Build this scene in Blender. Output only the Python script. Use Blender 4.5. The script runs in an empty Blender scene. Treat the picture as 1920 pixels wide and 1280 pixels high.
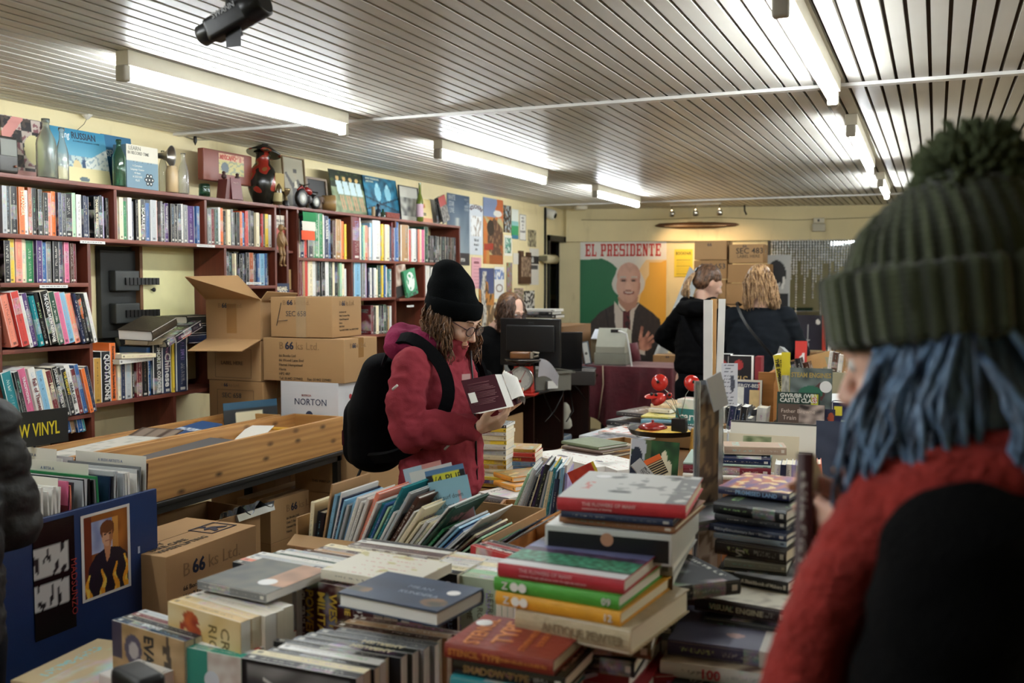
import bpy, bmesh, math, random
from mathutils import Vector as V, Matrix, noise
R=random.Random(7)
PI=math.pi
S=bpy.context.scene
COL=S.collection
# ---------------------------------------------------------------- camera, world, exposure
F=1867.0; YAW=math.radians(23.07); PIT=math.radians(3.37); CAMH=1.6
cs,sn=math.cos(YAW),math.sin(YAW)
FW=V((-sn*math.cos(PIT),cs*math.cos(PIT),-math.sin(PIT)))
RT=V((cs,sn,0)); UP=RT.cross(FW); CAM=V((0,0,CAMH))
cd=bpy.data.cameras.new('camera'); cam=bpy.data.objects.new('camera',cd); COL.objects.link(cam)
cam.location=CAM; cam.rotation_euler=(PI/2-PIT,0,YAW)
cd.sensor_width=36; cd.lens=36*F/1920; cd.clip_start=.05
cd.dof.use_dof=True; cd.dof.focus_distance=3.7; cd.dof.aperture_fstop=3.3; cd.dof.aperture_blades=9
S.camera=cam
S.view_settings.view_transform='Standard'; S.view_settings.look='None'
S.view_settings.gamma=1; S.view_settings.use_curve_mapping=False
S.view_settings.exposure=0.5
W=bpy.data.worlds.new('world'); S.world=W; W.use_nodes=True
W.node_tree.nodes['Background'].inputs[0].default_value=(.5,.56,.7,1)
W.node_tree.nodes['Background'].inputs[1].default_value=.05
TUBE=55.0
def at(px,py,X=None,Y=None,Z=None,d=None):
    r=FW+RT*((px-960)/F)+UP*((640-py)/F)
    if X is not None: t=(X-CAM.x)/r.x
    elif Y is not None: t=(Y-CAM.y)/r.y
    elif Z is not None: t=(Z-CAM.z)/r.z
    else: t=d
    return CAM+r*t
# ---------------------------------------------------------------- colour and materials
def hx(h):
    if not isinstance(h,str): return tuple(h)[:3]
    h=h.lstrip('#'); o=[]
    for i in (0,2,4):
        c=int(h[i:i+2],16)/255
        o.append(c/12.92 if c<=.04045 else ((c+.055)/1.055)**2.4)
    return tuple(o)
PAL=dict(k='15171b',x='33353a',g='707274',s='b4b8ba',w='dedcd6',n='1e2a48',b='2c5a92',c='7fb0cc',t='1f7e86',e='17402f',
 v='2c7d4c',l='a6cda8',y='e6c63c',m='b58a3a',o='e2702e',r='c43a32',d='6a1c24',p='d0688c',u='4c2f6a',f='4a2a1c',h='a8835a',
 i='e8dcb8',q='a59cc8',z='9c4a1c',j='e88a72')
NAM=dict(k='black',x='charcoal',g='grey',s='silver grey',w='white',n='navy',b='blue',c='pale blue',t='teal',e='dark green',
 v='green',l='mint',y='yellow',m='ochre',o='orange',r='red',d='maroon',p='pink',u='purple',f='dark brown',h='tan',i='cream',q='lilac',
 z='rust brown',j='coral')
class NT:
    def __init__(s,name):
        s.m=bpy.data.materials.new(name); s.m.use_nodes=True; s.t=s.m.node_tree; s.n=s.t.nodes
        s.b=s.n['Principled BSDF']
    def new(s,ty,**k):
        n=s.n.new(ty)
        for a,b in k.items(): setattr(n,a,b)
        return n
    def put(s,sock,v):
        if isinstance(v,bpy.types.NodeSocket): s.t.links.new(v,sock)
        elif isinstance(v,(tuple,list)) and len(v)==3 and sock.type=='RGBA': sock.default_value=(*v,1)
        else: sock.default_value=v
    def m_(s,op,a,b=0.0,c=None):
        n=s.new('ShaderNodeMath',operation=op); s.put(n.inputs[0],a); s.put(n.inputs[1],b)
        if c is not None: s.put(n.inputs[2],c)
        return n.outputs[0]
    def mix(s,f,a,b,bt='MIX'):
        n=s.new('ShaderNodeMix',data_type='RGBA',blend_type=bt)
        s.put(n.inputs[0],f); s.put(n.inputs[6],a); s.put(n.inputs[7],b); return n.outputs[2]
    def noise(s,vec=None,scale=5.,detail=2.,out=0,rough=.5):
        n=s.new('ShaderNodeTexNoise')
        if vec is not None: s.put(n.inputs['Vector'],vec)
        n.inputs['Scale'].default_value=scale; n.inputs['Detail'].default_value=detail; n.inputs['Roughness'].default_value=rough
        return n.outputs[out]
    def ramp(s,f,stops,interp='LINEAR'):
        n=s.new('ShaderNodeValToRGB'); n.color_ramp.interpolation=interp; s.put(n.inputs[0],f)
        e=n.color_ramp.elements
        while len(e)<len(stops): e.new(.5)
        for q,(p,c) in zip(e,stops): q.position=p; q.color=(*hx(c),1)
        return n.outputs[0]
    def obj(s): return s.new('ShaderNodeTexCoord').outputs['Object']
    def scale(s,v,sc,loc=(0,0,0)):
        n=s.new('ShaderNodeMapping'); s.put(n.inputs[0],v); n.inputs['Scale'].default_value=sc; n.inputs['Location'].default_value=loc
        return n.outputs[0]
    def bump(s,h,st=.3,dist=.01):
        n=s.new('ShaderNodeBump'); n.inputs['Strength'].default_value=st; n.inputs['Distance'].default_value=dist
        s.put(n.inputs['Height'],h); s.t.links.new(n.outputs[0],s.b.inputs['Normal'])
    def fin(s,col=None,rough=.6,metal=0.,**k):
        if col is not None: s.put(s.b.inputs['Base Color'],col)
        s.put(s.b.inputs['Roughness'],rough); s.b.inputs['Metallic'].default_value=metal
        for a,b in k.items(): s.put(s.b.inputs[a.replace('_',' ')],b)
        return s.m
MC={}
def mat(col,rough=.6,metal=0.,var=.12,vs=9.,bump=0.,bs=60.,**k):
    """plain painted / cloth / plastic surface with a soft procedural mottling"""
    key=(str(col),rough,metal,var,vs,bump,bs,str(k))
    if key in MC: return MC[key]
    t=NT('surface'); c=hx(col); o=t.obj()
    if var:
        f=t.noise(o,vs,3)
        d=tuple(x*(1-var) for x in c); l=tuple(min(1,x*(1+var)) for x in c)
        cc=t.mix(f,d,l)
    else: cc=c
    if bump: t.bump(t.noise(o,bs,3),bump)
    MC[key]=t.fin(cc,rough,metal,**k); return MC[key]
def wood(c1,c2,rough=.5,axis=1,sc=1.,knots=False,name='wood'):
    t=NT(name); o=t.obj(); s=[14*sc]*3; s[axis]=.9*sc
    v=t.scale(o,tuple(s)); n=t.noise(v,3.,6,rough=.65)
    c=t.mix(t.ramp(n,[(.3,'000000'),(.7,'ffffff')]),hx(c1),hx(c2))
    if knots:
        w=t.new('ShaderNodeTexVoronoi',voronoi_dimensions='2D'); sp=t.new('ShaderNodeSeparateXYZ'); t.put(sp.inputs[0],o); cb=t.new('ShaderNodeCombineXYZ'); t.put(cb.inputs[0],t.m_('MULTIPLY',sp.outputs[1],4.2)); t.put(cb.inputs[1],t.m_('MULTIPLY',sp.outputs[2],9.)); t.put(w.inputs['Vector'],cb.outputs[0]); w.inputs['Scale'].default_value=1.
        c=t.mix(t.ramp(w.outputs['Distance'],[(0,'ffffff'),(.06,'dddddd'),(.13,'333333'),(.2,'000000')]),c,hx('3a2412'))
        wv=t.new('ShaderNodeTexWave',wave_type='RINGS'); t.put(wv.inputs['Vector'],t.scale(o,(1.2,.5,9)) ); wv.inputs['Scale'].default_value=1.4; wv.inputs['Distortion'].default_value=6
        wv.inputs['Detail'].default_value=2
        c=t.mix(t.m_('MULTIPLY',wv.outputs[1],.45),c,hx('8a5a2c'))
    t.bump(n,.15,.003)
    return t.fin(c,rough)
def cover_mat():
    """book cover: cloth or printed card; the object's own colour is the ground, lettering and picture are procedural print"""
    t=NT('book_cover'); oi=t.new('ShaderNodeObjectInfo'); uv=t.new('ShaderNodeUVMap').outputs[0]
    sp=t.new('ShaderNodeSeparateXYZ'); t.put(sp.inputs[0],uv); u,v=sp.outputs[0],sp.outputs[1]
    r=oi.outputs['Random']; base=oi.outputs['Color']
    def rnd(k): return t.m_('FRACT',t.m_('MULTIPLY',r,k))
    hs=t.new('ShaderNodeCombineColor',mode='HSV'); t.put(hs.inputs[0],rnd(7.31)); hs.inputs[1].default_value=.6; hs.inputs[2].default_value=.55
    sb=t.new('ShaderNodeSeparateColor',mode='HSV'); t.put(sb.inputs[0],base)
    light=t.m_('GREATER_THAN',sb.outputs[2],.42)
    bw=t.mix(light,hx('e4e0d4'),hx('1c1c20'))
    acc=t.mix(t.m_('GREATER_THAN',rnd(13.7),.5),bw,hs.outputs[0])
    cmb=t.new('ShaderNodeCombineXYZ')
    t.put(cmb.inputs[0],t.m_('MULTIPLY',u,4.5)); t.put(cmb.inputs[1],t.m_('MULTIPLY',v,64.)); t.put(cmb.inputs[2],t.m_('MULTIPLY',r,91.))
    gl=t.m_('GREATER_THAN',t.noise(cmb.outputs[0],1.,2),.53)
    def band(x,a,b): return t.m_('MULTIPLY',t.m_('GREATER_THAN',x,a),t.m_('LESS_THAN',x,b))
    isS=t.m_('LESS_THAN',u,1.5)
    w=t.m_('ADD',.06,t.m_('MULTIPLY',rnd(5.1),.14))
    cen=t.m_('LESS_THAN',t.m_('ABSOLUTE',t.m_('SUBTRACT',u,.5)),w)
    top=t.m_('SUBTRACT',.93,t.m_('MULTIPLY',rnd(3.3),.12)); bot=t.m_('ADD',.36,t.m_('MULTIPLY',rnd(9.7),.25))
    t1=t.m_('MULTIPLY',t.m_('MULTIPLY',gl,cen),band(v,bot,top))
    t2=t.m_('MULTIPLY',t.m_('MULTIPLY',gl,cen),band(v,.14,t.m_('SUBTRACT',bot,.06)))
    logo=t.m_('MULTIPLY',band(v,.035,.085),band(u,.3,.7))
    # picture patch on some spines
    cm2=t.new('ShaderNodeCombineXYZ'); t.put(cm2.inputs[0],u); t.put(cm2.inputs[1],t.m_('MULTIPLY',v,5.)); t.put(cm2.inputs[2],t.m_('MULTIPLY',r,57.))
    pic=t.noise(cm2.outputs[0],2.2,3,out=1); picf=t.noise(cm2.outputs[0],.8,2)
    p0=rnd(11.3)
    patch=t.m_('MULTIPLY',t.m_('MULTIPLY',band(v,t.m_('MULTIPLY',p0,.6),t.m_('ADD',t.m_('MULTIPLY',p0,.6),.3)),t.m_('GREATER_THAN',rnd(17.9),.62)),.75)
    c=t.mix(t.m_('MULTIPLY',patch,picf),base,pic)
    c=t.mix(t.m_('MULTIPLY',t1,.6),c,acc); c=t.mix(t.m_('MULTIPLY',t2,.25),c,bw); c=t.mix(t.m_('MULTIPLY',logo,.7),c,bw)
    # front and back covers (u>1.5)
    cm3=t.new('ShaderNodeCombineXYZ'); t.put(cm3.inputs[0],t.m_('MULTIPLY',u,2.)); t.put(cm3.inputs[1],t.m_('MULTIPLY',v,2.6)); t.put(cm3.inputs[2],t.m_('MULTIPLY',r,33.))
    pc=t.noise(cm3.outputs[0],1.6,5,out=1); pf=t.noise(cm3.outputs[0],1.1,2)
    cf=t.mix(t.m_('MULTIPLY',t.m_('MULTIPLY',t.ramp(pf,[(.42,'000000'),(.58,'ffffff')]),t.m_('MULTIPLY',band(v,.12,.68),t.m_('GREATER_THAN',rnd(23.1),.3))),.7),base,pc)
    cm4=t.new('ShaderNodeCombineXYZ'); t.put(cm4.inputs[0],t.m_('MULTIPLY',u,26.)); t.put(cm4.inputs[1],t.m_('MULTIPLY',v,16.)); t.put(cm4.inputs[2],t.m_('MULTIPLY',r,17.))
    g2=t.m_('GREATER_THAN',t.noise(cm4.outputs[0],1.2,2),.52)
    fu=t.m_('FRACT',u)
    tt=t.m_('MULTIPLY',t.m_('MULTIPLY',g2,band(fu,.16,.84)),t.m_('ADD',band(v,.74,.86),band(v,.05,.09)))
    cf=t.mix(t.m_('MULTIPLY',tt,.85),cf,acc)
    col=t.mix(isS,cf,c)
    rg=t.m_('ADD',.22,t.m_('MULTIPLY',rnd(29.3),.35))
    return t.fin(col,rg)
def paper_mat(c1='e9e2cf',c2='c9bfa4'):
    t=NT('paper_block'); g=t.new('ShaderNodeTexCoord').outputs['Object']
    oi=t.new('ShaderNodeObjectInfo')
    n=t.noise(t.scale(g,(900,3,3)),1.,2)
    c=t.mix(t.m_('MULTIPLY',n,.6),hx(c1),hx(c2)); return t.fin(c,.85)
COVER=cover_mat(); PAPER=paper_mat(); PAPERW=paper_mat('f0efea','cfcdc6')
def flatm(col,rough=.5): return mat(col,rough,var=0.)
def ink(col): return mat(col,.55,var=0.)
def glassm(col,rough=.08):
    t=NT('glass'); return t.fin(hx(col),rough,Transmission_Weight=.92,IOR=1.45)
def vcol_mat(rough=.45):
    k=('vc',rough)
    if k in MC: return MC[k]
    t=NT('printed_surface'); a=t.new('ShaderNodeVertexColor'); a.layer_name='print'
    MC[k]=t.fin(a.outputs[0],rough); return MC[k]
# ---------------------------------------------------------------- mesh building
class MB:
    def __init__(s): s.v=[]; s.f=[]; s.m=[]; s.u=[]; s.sm=[]
    def add(s,vs,fs,mi=0,uvs=None,smooth=False,M=None):
        o=len(s.v); s.v+= [tuple(M@V(p)) if M is not None else tuple(p) for p in vs]
        for i,f in enumerate(fs):
            s.f.append([a+o for a in f]); s.m.append(mi); s.u.append(uvs[i] if uvs else None); s.sm.append(smooth)
        return s
    def box(s,a,b,mi=0,M=None,bev=0.):
        (x0,y0,z0),(x1,y1,z1)=a,b
        if bev<=0:
            vs=[(x0,y0,z0),(x1,y0,z0),(x1,y1,z0),(x0,y1,z0),(x0,y0,z1),(x1,y0,z1),(x1,y1,z1),(x0,y1,z1)]
            return s.add(vs,[(0,3,2,1),(4,5,6,7),(0,1,5,4),(1,2,6,5),(2,3,7,6),(3,0,4,7)],mi,M=M)
        bm=bmesh.new(); bmesh.ops.create_cube(bm,size=1)
        for v in bm.verts: v.co=V((x0+(v.co.x+.5)*(x1-x0),y0+(v.co.y+.5)*(y1-y0),z0+(v.co.z+.5)*(z1-z0)))
        bmesh.ops.bevel(bm,geom=bm.edges[:],offset=bev,segments=3,affect='EDGES',profile=.6)
        return s.bm(bm,mi,M,smooth=True)
    def bm(s,bm,mi=0,M=None,smooth=False):
        bm.verts.index_update(); vs=[v.co[:] for v in bm.verts]; fs=[[v.index for v in f.verts] for f in bm.faces]; bm.free()
        return s.add(vs,fs,mi,smooth=smooth,M=M)
    def lathe(s,prof,n=28,mi=0,M=None,cap=True,sx=1,sy=1):
        vs=[];fs=[]
        for r,z in prof:
            for k in range(n): a=2*PI*k/n; vs.append((r*math.cos(a)*sx,r*math.sin(a)*sy,z))
        for i in range(len(prof)-1):
            for k in range(n): k2=(k+1)%n; fs.append((i*n+k,i*n+k2,(i+1)*n+k2,(i+1)*n+k))
        s.add(vs,fs,mi,smooth=True,M=M)
        if cap: s.add(vs[:n],[tuple(reversed(range(n)))],mi,M=M); s.add(vs[-n:],[tuple(range(n))],mi,M=M)
        return s
    def tube(s,pts,r,n=8,mi=0,M=None):
        pts=[V(p) for p in pts]; vs=[];fs=[]; rs=r if isinstance(r,(list,tuple)) else [r]*len(pts)
        up=None
        for i,p in enumerate(pts):
            d=(pts[min(i+1,len(pts)-1)]-pts[max(i-1,0)]).normalized()
            if up is None:
                up=V((0,0,1)) if abs(d.z)<.9 else V((1,0,0))
            x=d.cross(up).normalized(); y=x.cross(d).normalized(); up=y
            for k in range(n): a=2*PI*k/n; vs.append(p+(x*math.cos(a)+y*math.sin(a))*rs[i])
        for i in range(len(pts)-1):
            for k in range(n): k2=(k+1)%n; fs.append((i*n+k,i*n+k2,(i+1)*n+k2,(i+1)*n+k))
        fs.append(tuple(reversed(range(n)))); fs.append(tuple((len(pts)-1)*n+k for k in range(n)))
        return s.add(vs,fs,mi,smooth=True,M=M)
    def prism(s,poly,t,mi=0,M=None,smooth=False):
        """poly: list of (x,y); extruded z 0..t"""
        n=len(poly); vs=[(x,y,0) for x,y in poly]+[(x,y,t) for x,y in poly]
        fs=[tuple(reversed(range(n))),tuple(range(n,2*n))]+[(i,(i+1)%n,(i+1)%n+n,i+n) for i in range(n)]
        return s.add(vs,fs,mi,M=M)
    def quad(s,a,b,c,d,mi=0): return s.add([a,b,c,d],[(0,1,2,3)],mi)
    def build(s,name,mats,parent=None,M=None,**p):
        me=bpy.data.meshes.new(name); me.from_pydata(s.v,[],s.f)
        if not isinstance(mats,(list,tuple)): mats=[mats]
        for m in mats: me.materials.append(m)
        me.polygons.foreach_set('material_index',s.m); me.polygons.foreach_set('use_smooth',s.sm)
        if any(u is not None for u in s.u):
            l=me.uv_layers.new(name='UVMap'); i=0
            for f,u in zip(me.polygons,s.u):
                for k in range(f.loop_total): l.data[f.loop_start+k].uv=u[k] if u else (0,0)
        me.update(); o=bpy.data.objects.new(name,me); COL.objects.link(o)
        if M is not None: o.matrix_world=M
        if parent is not None: o.parent=parent
        tagp(o,**p); return o
def tagp(o,label=None,cat=None,group=None,kind=None):
    if label: o['label']=label
    if cat: o['category']=cat
    if group: o['group']=group
    if kind: o['kind']=kind
    return o
def thing(name,label,cat,loc=(0,0,0),rz=0.,group=None,M=None):
    o=bpy.data.objects.new(name,None); COL.objects.link(o); o.empty_display_size=.05
    if M is not None: o.matrix_world=M
    else: o.location=loc; o.rotation_euler=(0,0,rz)
    return tagp(o,label,cat,group)
def struct(name,mb,m,label=None):
    return mb.build(name,m,kind='structure')
def frame(o,ex=None,ey=None,ez=None):
    """rigid matrix from origin and two axes"""
    if ex is None: ey=V(ey).normalized(); ez=V(ez).normalized(); ex=ey.cross(ez).normalized(); ez=ex.cross(ey)
    elif ey is None: ex=V(ex).normalized(); ez=V(ez).normalized(); ey=ez.cross(ex).normalized(); ex=ey.cross(ez)
    else: ex=V(ex).normalized(); ey=V(ey).normalized(); ez=ex.cross(ey).normalized(); ey=ez.cross(ex)
    M=Matrix.Identity(4)
    for i in range(3): M[i][0]=ex[i]; M[i][1]=ey[i]; M[i][2]=ez[i]; M[i][3]=o[i]
    return M
def Rz(a): return Matrix.Rotation(a,4,'Z')
def T(x,y,z): return Matrix.Translation((x,y,z))
def word(txt,size,m,parent=None,M=None,name='lettering',bold=0.,align='LEFT',sx=1.,shear=0.,sp=1.,depth=.0004,label=None,lh=1.,fit=None):
    cu=bpy.data.curves.new('t','FONT'); cu.body=txt; cu.size=size; cu.align_x=align; cu.offset=bold*size; cu.shear=shear
    cu.space_character=sp; cu.extrude=depth; cu.resolution_u=2; cu.space_line=lh
    o=bpy.data.objects.new('t',cu); COL.objects.link(o)
    me=bpy.data.meshes.new_from_object(o.evaluated_get(bpy.context.evaluated_depsgraph_get()))
    bpy.data.objects.remove(o); bpy.data.curves.remove(cu)
    if fit:
        L=max([v.co.x for v in me.vertices]+[.001])
        if L*sx>fit: sx=fit/L
    for v in me.vertices: v.co.x*=sx
    me.name=name; me.materials.clear(); me.materials.append(m)
    ob=bpy.data.objects.new(name,me); COL.objects.link(ob)
    ob.parent=parent
    if M is not None: ob.matrix_basis=M
    if label: ob['label']=label
    return ob
def noise3(x,y=0.,z=0.): return noise.noise(V((x,y,z)))
# painted (printed) flat sheets: per-vertex print colours from a paint function f(u,v)->hex/rgb
def printed(name,w,h,f,M,res=60,t=.001,parent=None,bow=0.,rough=.45,**p):
    nx=max(2,int(res*w/max(w,h))); ny=max(2,int(res*h/max(w,h)))
    vs=[];cols=[]
    for j in range(ny+1):
        for i in range(nx+1):
            u=i/nx; v=j/ny; vs.append((u*w,v*h,t+bow*math.sin(PI*u)*.5+bow*.3*math.sin(3*v+1)))
            c=f(u,v); cols.append(hx(c))
    fs=[(j*(nx+1)+i,j*(nx+1)+i+1,(j+1)*(nx+1)+i+1,(j+1)*(nx+1)+i) for j in range(ny) for i in range(nx)]
    n=len(vs)
    rim=[i for i in range(nx+1)]+[(j)*(nx+1)+nx for j in range(1,ny+1)]+[ny*(nx+1)+i for i in range(nx-1,-1,-1)]+[j*(nx+1) for j in range(ny-1,0,-1)]
    back=[(vs[i][0],vs[i][1],vs[i][2]-t) for i in rim]; k=len(rim)
    vs+=back; cols+=[cols[i] for i in rim]
    fs+=[(rim[(a+1)%k],rim[a],n+a,n+(a+1)%k) for a in range(k)]+[tuple(n+k-1-a for a in range(k))]
    mb=MB(); mb.add(vs,fs); o=mb.build(name,vcol_mat(rough),parent,None,**p)
    if parent is None: o.matrix_world=M
    else: o.matrix_basis=M
    ca=o.data.color_attributes.new('print','FLOAT_COLOR','POINT')
    for i,c in enumerate(cols): ca.data[i].color=(*c,1)
    return o
def inE(u,v,cx,cy,rx,ry): return ((u-cx)/rx)**2+((v-cy)/ry)**2<1
def lerpc(a,b,t):
    a=hx(a);b=hx(b);t=max(0,min(1,t)); return tuple(x+(y-x)*t for x,y in zip(a,b))
def inP(u,v,P):
    c=False;n=len(P)
    for i in range(n):
        x1,y1=P[i];x2,y2=P[i-1]
        if (y1>v)!=(y2>v) and u<(x2-x1)*(v-y1)/(y2-y1)+x1: c=not c
    return c
# ---------------------------------------------------------------- books
def book(H,D,Th,M,col='k',hard=False,label=None,name=None,cat='book',group=None,parts=True,pap=None,plain=False):
    """x thickness, y from spine to fore-edge, z along the spine; the front cover is on +x"""
    mb=MB(); nm=name or ('hardback_book' if hard else 'paperback_book')
    def cov(mb,x,y0,y1,out,z0,z1,uo):
        pass
    c=PAL.get(col,col)
    bt=.0028 if hard else .0006
    sag=Th*.13 if hard else Th*.03
    n=5
    # spine section outline from back cover (x=0) round to front (x=Th)
    outer=[(Th*i/n, -sag*math.sin(PI*i/n)) for i in range(n+1)]
    prof=[(0,D)]+outer+[(Th,D)]
    inner=[(Th-bt,D)]+[(bt+(Th-2*bt)*(n-i)/n,bt-sag*.8*math.sin(PI*(n-i)/n)) for i in range(n+1)]+[(bt,D)]
    ring=prof+inner; k=len(ring)
    vs=[(x,y,0) for x,y in ring]+[(x,y,H) for x,y in ring]
    fs=[];uv=[]
    for i in range(k):
        j=(i+1)%k; fs.append((i,j,j+k,i+k))
        if i==0: uv.append([(4,0),(5,0),(5,1),(4,1)])
        elif i<=n:
            a=(i-1)/n;b=i/n; uv.append([(a,0),(b,0),(b,1),(a,1)])
        elif i==n+1: uv.append([(2,0),(3,0),(3,1),(2,1)])
        else: uv.append([(9.5,.1)]*4)
    # end strips
    P=len(prof)
    for i in range(P-1):
        a,b=i,i+1; c2,d2=k-1-i,k-2-i
        fs.append((b,a,c2,d2)); uv.append([(9.5,.1)]*4)
        fs.append((a+k,b+k,d2+k,c2+k)); uv.append([(9.5,.1)]*4)
    mb.add(vs,fs,0,uv)
    pm=pap or (PAPERW if R.random()<.5 else PAPER)
    g=.004 if hard else .0
    def pg(b):
        if hard: b.box((bt,-sag*.3,g),(Th-bt,D-g,H-g))
        else: b.box((bt*.9,-sag*.2,.0003),(Th-bt*.9,D-.0004,H-.0003))
    if parts:
        o=mb.build(nm,mat(PAL.get(col,col),.5,var=.3,vs=25,bump=.2,bs=90) if plain else COVER,None,M,label=label,cat=cat,group=group)
        b2=MB(); pg(b2); b2.build('pages',pm,o)
    else:
        i0=len(mb.v); b2=MB(); pg(b2); mb.add(b2.v,b2.f,1)
        o=mb.build(nm,[COVER,pm],None,M,label=label,cat=cat,group=group)
    o.color=(*hx(c),1); o['dim']=(Th,D,H)
    return o
def spine_text(o,txt,size,col='w',v=.92,bold=.02,u=None,sx=1.,depth=.0003):
    Th,D,H=o['dim']
    # text runs down the spine: direction -z, glyph up +x ; normal -y
    x0=(Th-size*.7)/2 if u is None else u*Th
    M=frame((x0,-Th*.135-.0008,H*v),ex=(0,0,-1),ey=(1,0,0))
    return word(txt,size,ink(PAL.get(col,col)),o,M,'spine_title',bold,sx=sx,depth=depth,fit=H*v-.012)
def spine_text_up(o,txt,size,col='w',v=.5,u=.5,bold=.02):
    """lettering set across the spine, read with the book upright"""
    Th,D,H=o['dim']
    return word(txt,size,ink(PAL.get(col,col)),o,frame((Th*u,-Th*.135-.0008,H*v),ex=(1,0,0),ey=(0,0,1)),'spine_title',bold,align='CENTER')
def cover_text(o,txt,size,col='w',y=.5,z=.7,bold=.02,sx=1.,align='CENTER',shear=0.,back=False,name='cover_title'):
    Th,D,H=o['dim']
    if 'vm' in o: z=o['vm'][0]+o['vm'][1]*z
    M=frame((Th+.0006,D*y,H*z),ex=(0,1,0),ey=(0,0,1))
    return word(txt,size,ink(PAL.get(col,col)),o,M,name,bold,align=align,sx=sx,shear=shear)
def cover_print(o,f,y0=0.,z0=0.,y1=1.,z1=1.,res=50,back=False,name='cover_picture'):
    Th,D,H=o['dim']
    M=frame((Th+.0002,D*y0,H*z0),ex=(0,1,0),ey=(0,0,1))
    if back: M=frame((-.0002,D*y1,H*z0),ex=(0,-1,0),ey=(0,0,1))
    return printed(name,D*(y1-y0),H*(z1-z0),f,M,res,.0004,o)
def sticker(o,y,z,r=.016,back=False,col='f0efec'):
    Th,D,H=o['dim']
    if 'vm' in o: z=o['vm'][0]+o['vm'][1]*z
    M=frame((Th+.0008,D*y,H*z),ex=(0,1,0),ey=(0,0,1))
    if back: M=frame((-.0008,D*y,H*z),ex=(0,-1,0),ey=(0,0,1))
    b=MB(); b.lathe([(r,0),(r,.0004)],24); return _st(b,o,M,col)
def _st(b,o,M,col):
    q=b.build('price_sticker',ink(col),o); q.matrix_basis=M; return q
ORD='first second third fourth fifth sixth seventh eighth ninth tenth eleventh twelfth thirteenth fourteenth fifteenth sixteenth seventeenth eighteenth nineteenth twentieth'.split()
def ordn(i):
    if i<20: return ORD[i]
    a='twen thir for fif six seven eigh nine'.split()[(i+1)//10-2]; r=(i+1)%10
    return a+'tieth' if r==0 else a+'ty '+ORD[r-1]
def tok(s):
    out=[]
    for w in s.split():
        c=w[0]; h=None; n=w[1:]
        if '^' in n: n,h=n.split('^'); h=float(h)
        out.append((c,float(n),h))
    return out
def lay(objs,M):
    for o in objs: o.matrix_world=M@o.matrix_world
# ================================================================ ROOM
XW=-3.76; CZ=2.4; XR=2.7; YB=-2.6
WA=V((-3.76,10.277,0)); WD=V((3.005,.633,0)).normalized(); WN=V((WD.y,-WD.x,0))   # back wall line, its normal into the room
BW=frame(WA,ex=WD,ez=(0,0,1))        # back wall frame: x along, y away from the room, z up
def wallpaint(c,name='wall_paint'):
    t=NT(name); o=t.obj(); c0=hx(c)
    a=t.mix(t.ramp(t.noise(o,1.3,5,rough=.6),[(.35,'000000'),(.75,'ffffff')]),tuple(x*.86 for x in c0),c0)
    st=t.ramp(t.noise(t.scale(o,(4,4,1.2)),2.,4),[(.60,'000000'),(.72,'ffffff')])
    a=t.mix(t.m_('MULTIPLY',st,.22),a,hx('9a8352')); t.bump(t.noise(o,40,3),.12,.004); return t.fin(a,.6)
CREAM=wallpaint('efe0b0')
def slatpaint():
    t=NT('ceiling_boards'); o=t.obj()
    a=t.mix(t.noise(t.scale(o,(6,.35,1)),2.,4),hx('b6b2a8'),hx('d8d5cc'))
    a=t.mix(t.m_('MULTIPLY',t.ramp(t.noise(o,1.1,5),[(.5,'000000'),(.7,'ffffff')]),.25),a,hx('8a7c69'))
    return t.fin(a,.38)
SLAT=slatpaint()
b=MB(); b.box((XW-.1,YB,0),(XW,9.78,CZ+.1)); b.box((XW-.1,9.78,2.06),(XW,10.42,CZ+.1)); b.box((XW-.1,10.42,0),(XW,10.6,CZ+.1))
struct('wall_left',b,CREAM)
b=MB(); b.box((-.05,0,0),(6.9,.1,CZ+.1),M=BW); b.box((.03,-.05,2.045),(6.9,.0,CZ),M=BW); struct('wall_back',b,CREAM)
b=MB(); b.box((XR,YB,0),(XR+.1,12,CZ+.1)); struct('wall_right',b,CREAM)
b=MB(); b.box((XW-.1,YB-.1,0),(XR+.1,YB,CZ+.1)); struct('wall_front',b,CREAM)
t=NT('floor_lino'); o_=t.obj(); fl=t.fin(t.mix(t.noise(o_,3,6),hx('2e2620'),hx('54483c')),.45)
b=MB(); b.box((XW-1.6,YB-.1,-.1),(XR+.1,12,0)); struct('floor',b,fl)
# ceiling: narrow painted boards with open grooves
b=MB(); x=XW+.004; i=0
while x<XR:
    w=.061
    b.box((x,YB,CZ-.004-.001*(i%3==0)),(x+w-.0125,11.6,CZ+.014)); x+=w; i+=1
o=b.build('ceiling',SLAT,kind='structure')
b=MB(); b.box((XW-1.6,YB-.1,CZ+.02),(XR+.1,12,CZ+.12)); b.build('ceiling_deck',mat('54483c',.9),kind='structure')
b=MB(); b.box((XW,4.22,CZ-.018),(XR,4.268,CZ-.005)); b.build('trim_1',mat('d8d6d0',.4),kind='structure')
b=MB(); b.box((XW,9.53,CZ-.018),(XR,9.58,CZ-.005)); b.build('trim_2',mat('d8d6d0',.4),kind='structure')
# doorway in the left wall, black frame, dim store beyond
BLK=mat('0c0b0b',.45)
b=MB(); b.box((XW-.1,9.76,0),(XW+.025,9.80,2.1)); b.box((XW-.1,10.30,0),(XW+.03,10.42,2.1)); b.box((XW-.1,9.76,2.04),(XW+.025,10.42,2.1)); struct('door_1',b,BLK)
b=MB(); b.box((XW-1.5,9.0,0),(XW-1.45,11.6,CZ)); b.box((XW-1.5,10.78,0),(XW-.1,10.83,CZ)); b.box((XW-1.5,9.0,0),(XW-.1,9.05,CZ)); struct('wall_store',b,mat('8f855c',.8))
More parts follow.
